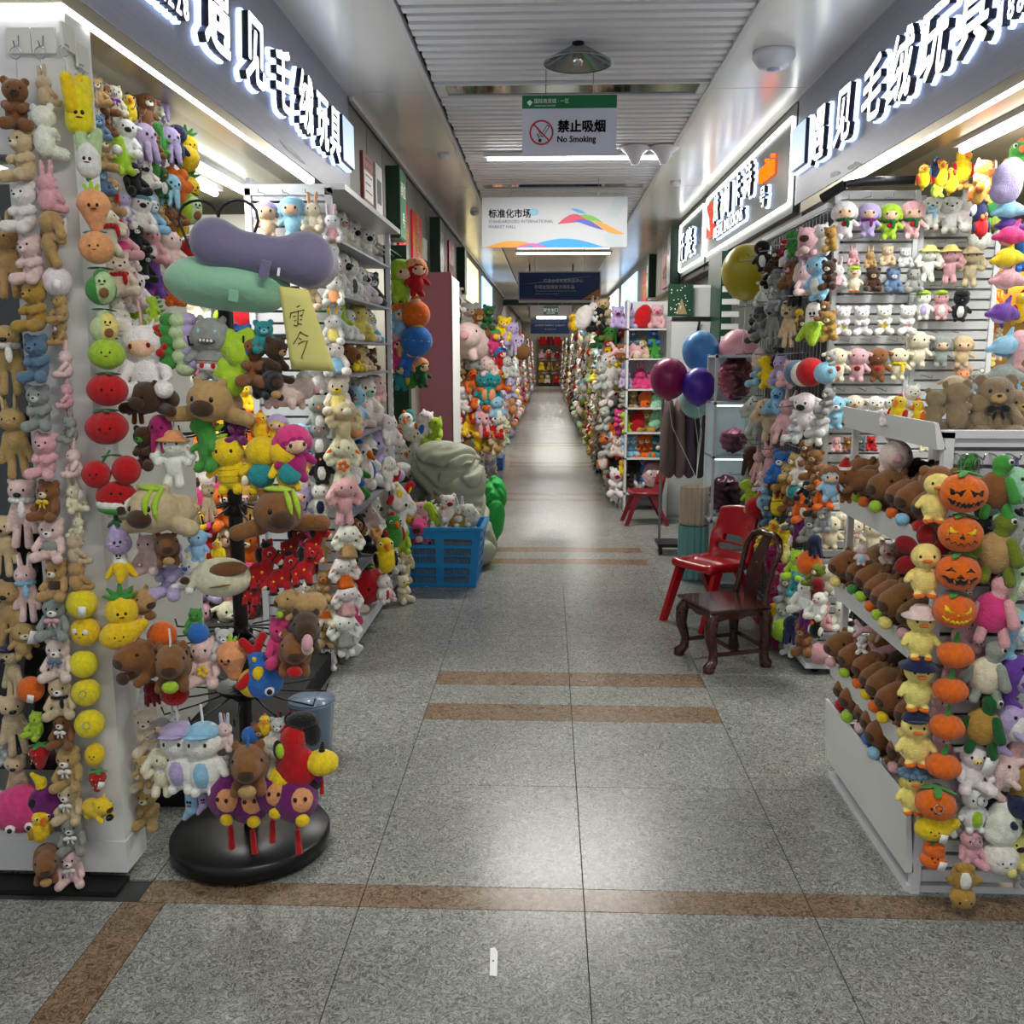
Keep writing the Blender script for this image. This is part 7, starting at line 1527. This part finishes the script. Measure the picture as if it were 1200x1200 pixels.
zone('''bear 1146 355 24 paleyellow orange; bear 1160 350 26 yellow orange; bear 1150 372 22 paleyellow; cat 1158 376 22 orange; rabbit 1172 352 22 orange; pig 1145 390 24 peach; bear 1160 395 24 peach; bear 1152 415 30 paleyellow; lamb 1170 410 26 cream; bear 1165 330 24 yellow black; hugbear 1170 392 22 cream; duck 1148 325 26 yellow; duck 1158 318 24 yellow; bear 1163 448 30 yellow black''', ('y', 4.66), 'in the warm lit glass case', 'from the top', lod=1, group='toys in the warm lit glass case')
# the wire grid rack facing the aisle
zone('''penguin 894 300 36 black; hugbear 908 305 30 darkbrown; hugbear 918 290 20 red; dino 932 286 32 green; dino 941 284 30 green lime; capy 948 284 36 pink palepink 30; hamster 965 281 38 white cream; hugbear 973 280 30 ochre brown; horse 921 302 24 white gray; bear 903 320 28 black white
cow 898 342 36 white black; lop 910 330 30 gray; bear 925 322 32 brown pink; blob 940 318 28 palepink; hugbear 920 335 34 gray darkgray; penguin 958 326 52 lightblue white; rabbit 944 322 48 palepink lavender; hugbear 971 322 36 darkbrown; octopus 932 345 28 black white; hugbear 898 352 34 darkgray; bear 908 350 28 palegray lime
hugbear 890 378 40 gray darkgray; longbear 906 380 48 gray pink; longbear 924 382 50 beige cream; bananapeel 953 380 52 white lime; hugbear 971 382 36 ochre; duck 937 372 20 yellow; hugbear 940 385 30 darkbrown; hugbear 884 385 34 darkgray black; hugbear 965 365 26 brown
hugbear 887 436 36 lightblue red; dino 902 436 40 yellow orange; fox 914 434 34 lavender palepink; fox 924 438 32 pink hotpink; ball 934 437 30 slateblue; ball 950 436 34 red white; ball 942 438 30 white; ball 967 437 26 lightblue; blob 890 420 26 palepink; bear 912 418 22 black; hugbear 972 425 26 gray
lop 885 488 48 palegray; lop 900 492 50 beige cream; longrabbit 920 490 64 pink palepink; puppy 943 484 48 white black; hugbear 960 492 44 palegray white; bear 910 470 34 lightblue blue; hugbear 932 500 40 palegray; hugbear 955 505 34 white; longrabbit 893 505 40 gray palegray; hugbear 968 470 34 gray
longrabbit 888 545 44 pink palepink; longrabbit 903 540 52 pink palepink; bear 914 548 40 blue white; hugbear 928 548 36 tan; hugbear 920 560 36 ochre; penguin 939 552 36 white blue; hugbear 953 545 40 brown tan; bear 962 560 34 brown; hugbear 945 530 32 brown; octopus 880 540 36 darkbrown; rabbit 893 560 34 palepink
dino 882 580 40 lime; bird 895 585 34 lightblue palegray; bird 912 588 38 yellow black; hugbear 925 585 34 brown palepink; fox 941 594 36 orange brown; hugbear 955 590 34 darkbrown orange; octopus 918 570 28 darkred; bird 930 572 30 teal; ball 886 595 26 red; hugbear 900 600 32 slateblue; bear 945 575 28 black; bear 965 580 34 orange darkbrown
bird 906 622 32 yellow; bird 918 628 36 yellow white; octopus 938 620 30 plum; bear 950 620 34 gray; hugbear 928 608 30 darkgray; bear 965 610 30 gray; bear 898 630 30 yellow; octopus 955 640 28 navy
cat 932 662 36 lime green; ball 948 660 30 orange; bird 920 648 28 paleyellow; octopus 905 655 32 magenta; bear 912 675 32 hotpink; bear 955 675 30 olive; hugbear 920 690 36 gray; bear 935 685 30 teal blue; cat 943 700 42 white hotpink; bird 933 702 34 lime white; octopus 958 690 28 darkred; rabbit 905 700 34 magenta; bear 958 710 34 white pink
bear 918 722 34 palegray; ball 910 718 24 yellow; ball 916 738 28 lime; octopus 928 738 34 navy; octopus 945 725 30 plum black; hugbear 941 748 42 brown tan; bird 955 735 30 black white; octopus 902 740 40 magenta; hugbear 925 755 28 palegray''',
    ('x', 1.19), 'wire grid rack by the wooden chair', 'from the top', lod=None, face=-42, group='toys packed on the wire grid rack', jit=18, off=.5)
# ------------------------------------------------------------------ far shelf of cushions
fs = thing('white_shelf', 'white shelf of bright cushions behind the dark red chair', 'shelving', (.74, 9.0, 0))
for z in [aty(750, y_, 9.0).z for y_ in (385, 420, 456, 478, 507, 537, 578)]: MB().box(0, .62, 0, .3, z - .015, z).build('shelf', WHITE_M, fs)
for x in (0, .6): MB().box(x, x + .02, 0, .3, 0, 2.0).build('side_post', WHITE_M, fs)
MB().box(0, .62, .3, .31, 0, 2.0).build('back_panel', mat('bright_panel', 'dcdde0', .5), fs)
zone('''blob 753 371 28 red white; rabbit 738 370 30 lavender purple; pig 770 371 28 pink hotpink; bear 724 372 26 lavender darkred; swimdolphin 738 408 30 pink palepink; bear 752 408 26 beige; dino 768 408 26 green lime; bear 742 394 18 slateblue; bear 766 394 20 blue; bear 728 412 18 brown
rabbit 733 440 30 lavender blue; rabbit 750 440 34 hotpink pink; swimdolphin 760 450 28 hotpink pink; bear 752 465 20 navy; hugbear 742 468 22 tan; blob 755 468 24 orange; blob 770 470 24 mint; hugbear 730 468 20 gray; capy 785 470 22 palegreen; hugbear 725 490 22 hotpink; dino 735 495 26 lime; blob 746 494 26 red; bear 757 492 30 ochre; blob 768 492 22 mint; bear 728 500 20 magenta
bear 724 523 24 palepink; hugbear 734 523 26 lightblue; hugbear 742 522 26 lightblue; hugbear 751 523 30 orange; hugbear 759 522 30 orange; hugbear 767 523 26 teal; bear 778 515 24 white palepink; bird 730 548 24 yellow black; octopus 744 550 28 black; bird 752 547 22 blue; hugbear 722 565 36 white red 0; hugbear 749 563 36 white blue 0 bow:blue; smiley 765 556 30 pink; bear 778 560 28 mint; hugbear 736 560 22 darkbrown''', ('y', 9.1), 'far white shelf of cushions', 'from the top', lod=1, off=-.6, group='toys on the far white shelf')
# ------------------------------------------------------------------ stalls along the rest of the aisle
far_kinds = ['bear', 'hugbear', 'rabbit', 'cat', 'penguin', 'doll', 'dino', 'lop', 'bird', 'hamster', 'pig', 'octopus', 'puppy', 'longrabbit']
farc_l = 'pink palepink orange yellow red white lavender lightblue hotpink brown cream mint palegray peach white gray tan'.split()
farc_r = 'white palegray gray darkred red palegreen cream brown lightblue olive black palepink yellow tan white palegray'.split()
def stall(side, xs, y0, y1, step, rows, palette, place, z0=.18, dz=.2):
    k = 0; yy = y0
    while yy < y1:
        st_ = step * (1 + (yy - y0) * .05)
        for r in range(rows):
            kind = rnd.choice(far_kinds); c1 = rnd.choice(palette); c2 = rnd.choice(palette)
            z = z0 + r * dz + rnd.uniform(-.03, .03); h = rnd.uniform(.2, .29)
            o = make_toy(kind, c1, c2 if kind in ('doll', 'rabbit', 'lop', 'hamster') else 'cream', '', 2, NOUN[kind].replace('-', '_').replace(' ', '_'))
            if r == 0: z = h * .5
            bulge = .1 * max(0, 1 - r / rows * 1.4) + rnd.uniform(-.03, .03)
            o.location = (xs - side * bulge, yy + rnd.uniform(-.05, .05), z); o.scale = (h,) * 3
            o.rotation_euler = (0, rnd.uniform(-.3, .3), (-1 if side > 0 else 1) * rnd.uniform(.25, 1.2)); o.color = (*tint(c1, .12), 1)
            tag(o, f'{cname(c1)} {NOUN[kind]}, {nth(r)} up, {nth(k)} column, {place}', CATEG.get(kind, 'plush toy'), 'toys of ' + place)
        yy += st_; k += 1
stall(-1, -.83, 9.6, 17.0, .24, 9, farc_l, 'pink board stall')
stall(1, .80, 9.5, 17.0, .25, 9, farc_r, 'red chair stall')
zone('''plushpig 552 402 46 palepink pink 60; cow 534 350 36 white gray 30; penguin 534 362 34 darkgreen white; lop 532 375 36 palepink gray; hugbear 536 440 40 white; bear 540 465 34 white pink; doll 533 500 40 white red; lop 545 470 30 white red; hamster 531 520 46 white; bear 552 372 34 gray tan; bear 562 378 34 brown tan; hugbear 572 372 30 darkgreen olive; bear 556 395 30 yellow; octopus 560 405 26 hotpink; bear 556 420 30 gray slateblue; rabbit 570 425 34 palepink pink; lop 573 438 34 palepink beige; hamster 568 455 40 teal peach; hamster 577 455 40 teal peach; rabbit 565 480 36 lavender pink; rabbit 575 480 36 pink palepink; hamster 583 480 34 lightblue white; rabbit 556 478 36 red white; bear 553 497 30 yellow red; octopus 566 497 34 pink red; bear 578 497 34 red white; bear 548 515 30 brown; bird 560 517 30 yellow teal; bear 575 515 30 ochre orange; hugbear 545 440 34 brown darkgreen; bear 555 445 30 orange red; bear 548 425 26 tan; fox 563 466 30 orange; lop 585 500 30 cream beige; lop 582 520 30 beige ochre; bear 590 385 28 yellow cream; cat 600 392 30 lavender mint; octopus 606 405 26 lavender; ball 612 412 20 brown; doll 580 400 30 hotpink green; doll 588 420 26 red blue; bear 596 430 26 palegray pink; bear 590 445 26 orange yellow; hugbear 598 455 26 lavender''', ('y', 9.4), 'front of pink board stall', 'from the top', lod=1, face=15, group='toys at the front of the far stall', jit=18, off=.2)
zone('''cow 700 372 34 black white; hugbear 708 365 34 beige olive; hugbear 712 385 30 olive white; rabbit 695 362 30 white peach; blob 683 372 30 white lightblue; bird 672 378 24 yellow orange; octopus 716 392 24 green; hugbear 702 395 28 darkgreen red; hugbear 714 408 26 red white; dino 718 418 26 yellow; penguin 716 432 40 white black; hugbear 705 440 34 palegray; hugbear 712 460 32 white darkred; hugbear 716 480 30 darkgray white; hugbear 708 490 30 palegray; fox 716 505 30 orange brown; hugbear 712 520 32 palegray darkred; bird 718 540 32 black orange; hugbear 722 548 28 darkred; bird 706 540 24 white orange''', ('y', 9.5), 'inner edge of red chair stall', 'from the top', lod=1, face=-20, group='toys at the inner edge of the far stall', jit=18, off=.2)
cr = MB().box(-.72, -.58, 12.2, 12.8, 0, .16).build('blue_crate', mat('crate_blue', '1f62b0', .4)); tag(cr, 'blue crate on the floor below the far stall past the green sack', 'crate')
# heaps too far off to count
def heap(name, label, xs, side, pal):
    mb = MB(); ms = []; cols = [felt(c) for c in pal]; ms = cols
    r2 = random.Random(3 + int(side)); y_ = 17.0; n = 0
    while y_ < 44.6:
        for r in range(9):
            mb.ell((xs - side * (.1 * max(0, 1 - r / 6) + r2.uniform(-.04, .04)), y_ + r2.uniform(-.1, .1), .15 + r * .22 + r2.uniform(-.05, .05)), (r2.uniform(.09, .14), r2.uniform(.1, .16), r2.uniform(.1, .15)), (r2.uniform(-30, 30), r2.uniform(-30, 30), 0), r2.randrange(len(cols)), 8, 5)
            mb.ell((xs - side * (.16 * max(0, 1 - r / 6) + .06), y_ + r2.uniform(-.1, .1), .24 + r * .22 + r2.uniform(-.05, .05)), (r2.uniform(.05, .08),) * 3, (0, 0, 0), r2.randrange(len(cols)), 7, 5)
        y_ += .34 + (y_ - 17) * .012
    o = mb.build(name, ms, fix=False); tag(o, label, 'plush toys', kind='stuff')
heap('plush_heap', 'distant wall of soft toys beyond the lit yellow sign', -.83, -1, farc_l)
heap('plush_heap', 'distant wall of soft toys beyond the dark green beam, chair side', .80, 1, farc_r)
# end of the aisle
es = thing('end_shelf', 'dark shelf of red and yellow goods closing the far end of the aisle', 'shelving', (-.5, 45.3, 0))
for z in (.1, .7, 1.3, 1.9): MB().box(0, 1.3, 0, .5, z - .03, z).build('shelf', mat('end_wood', '4a2c20', .5), es)
for x in (0, .62, 1.26): MB().box(x, x + .04, 0, .5, 0, 2.3).build('upright', mat('end_wood', '4a2c20', .5), es)
for i, (x, z, c, kd) in enumerate(((-.3, .1, 'ochre', 'bear'), (.0, .1, 'cream', 'bear'), (.4, .1, 'red', 'bear'), (-.3, .7, 'yellow', 'cat'), (.1, .7, 'ochre', 'bear'), (.45, .7, 'brown', 'bear'), (-.3, 1.3, 'pink', 'rabbit'), (.05, 1.3, 'red', 'doll'), (.45, 1.3, 'darkred', 'bear'), (-.25, 1.9, 'red', 'flower'), (.1, 1.9, 'darkred', 'flower'), (.45, 1.9, 'red', 'flower'))):
    o = make_toy(kd, c, 'cream', '', 2, NOUN[kd].replace('-', '_').replace(' ', '_')); o.location = (x, 45.45, z + .22); o.scale = (.42,) * 3; o.color = (*lin(PAL[c]), 1)
    tag(o, f'{cname(c)} {NOUN[kd]}, {["first", "second", "third"][i % 3]} on the {["lowest", "second", "third", "top"][i // 3]} shelf closing the aisle', CATEG.get(kd, 'plush toy'), 'goods on the end shelf')
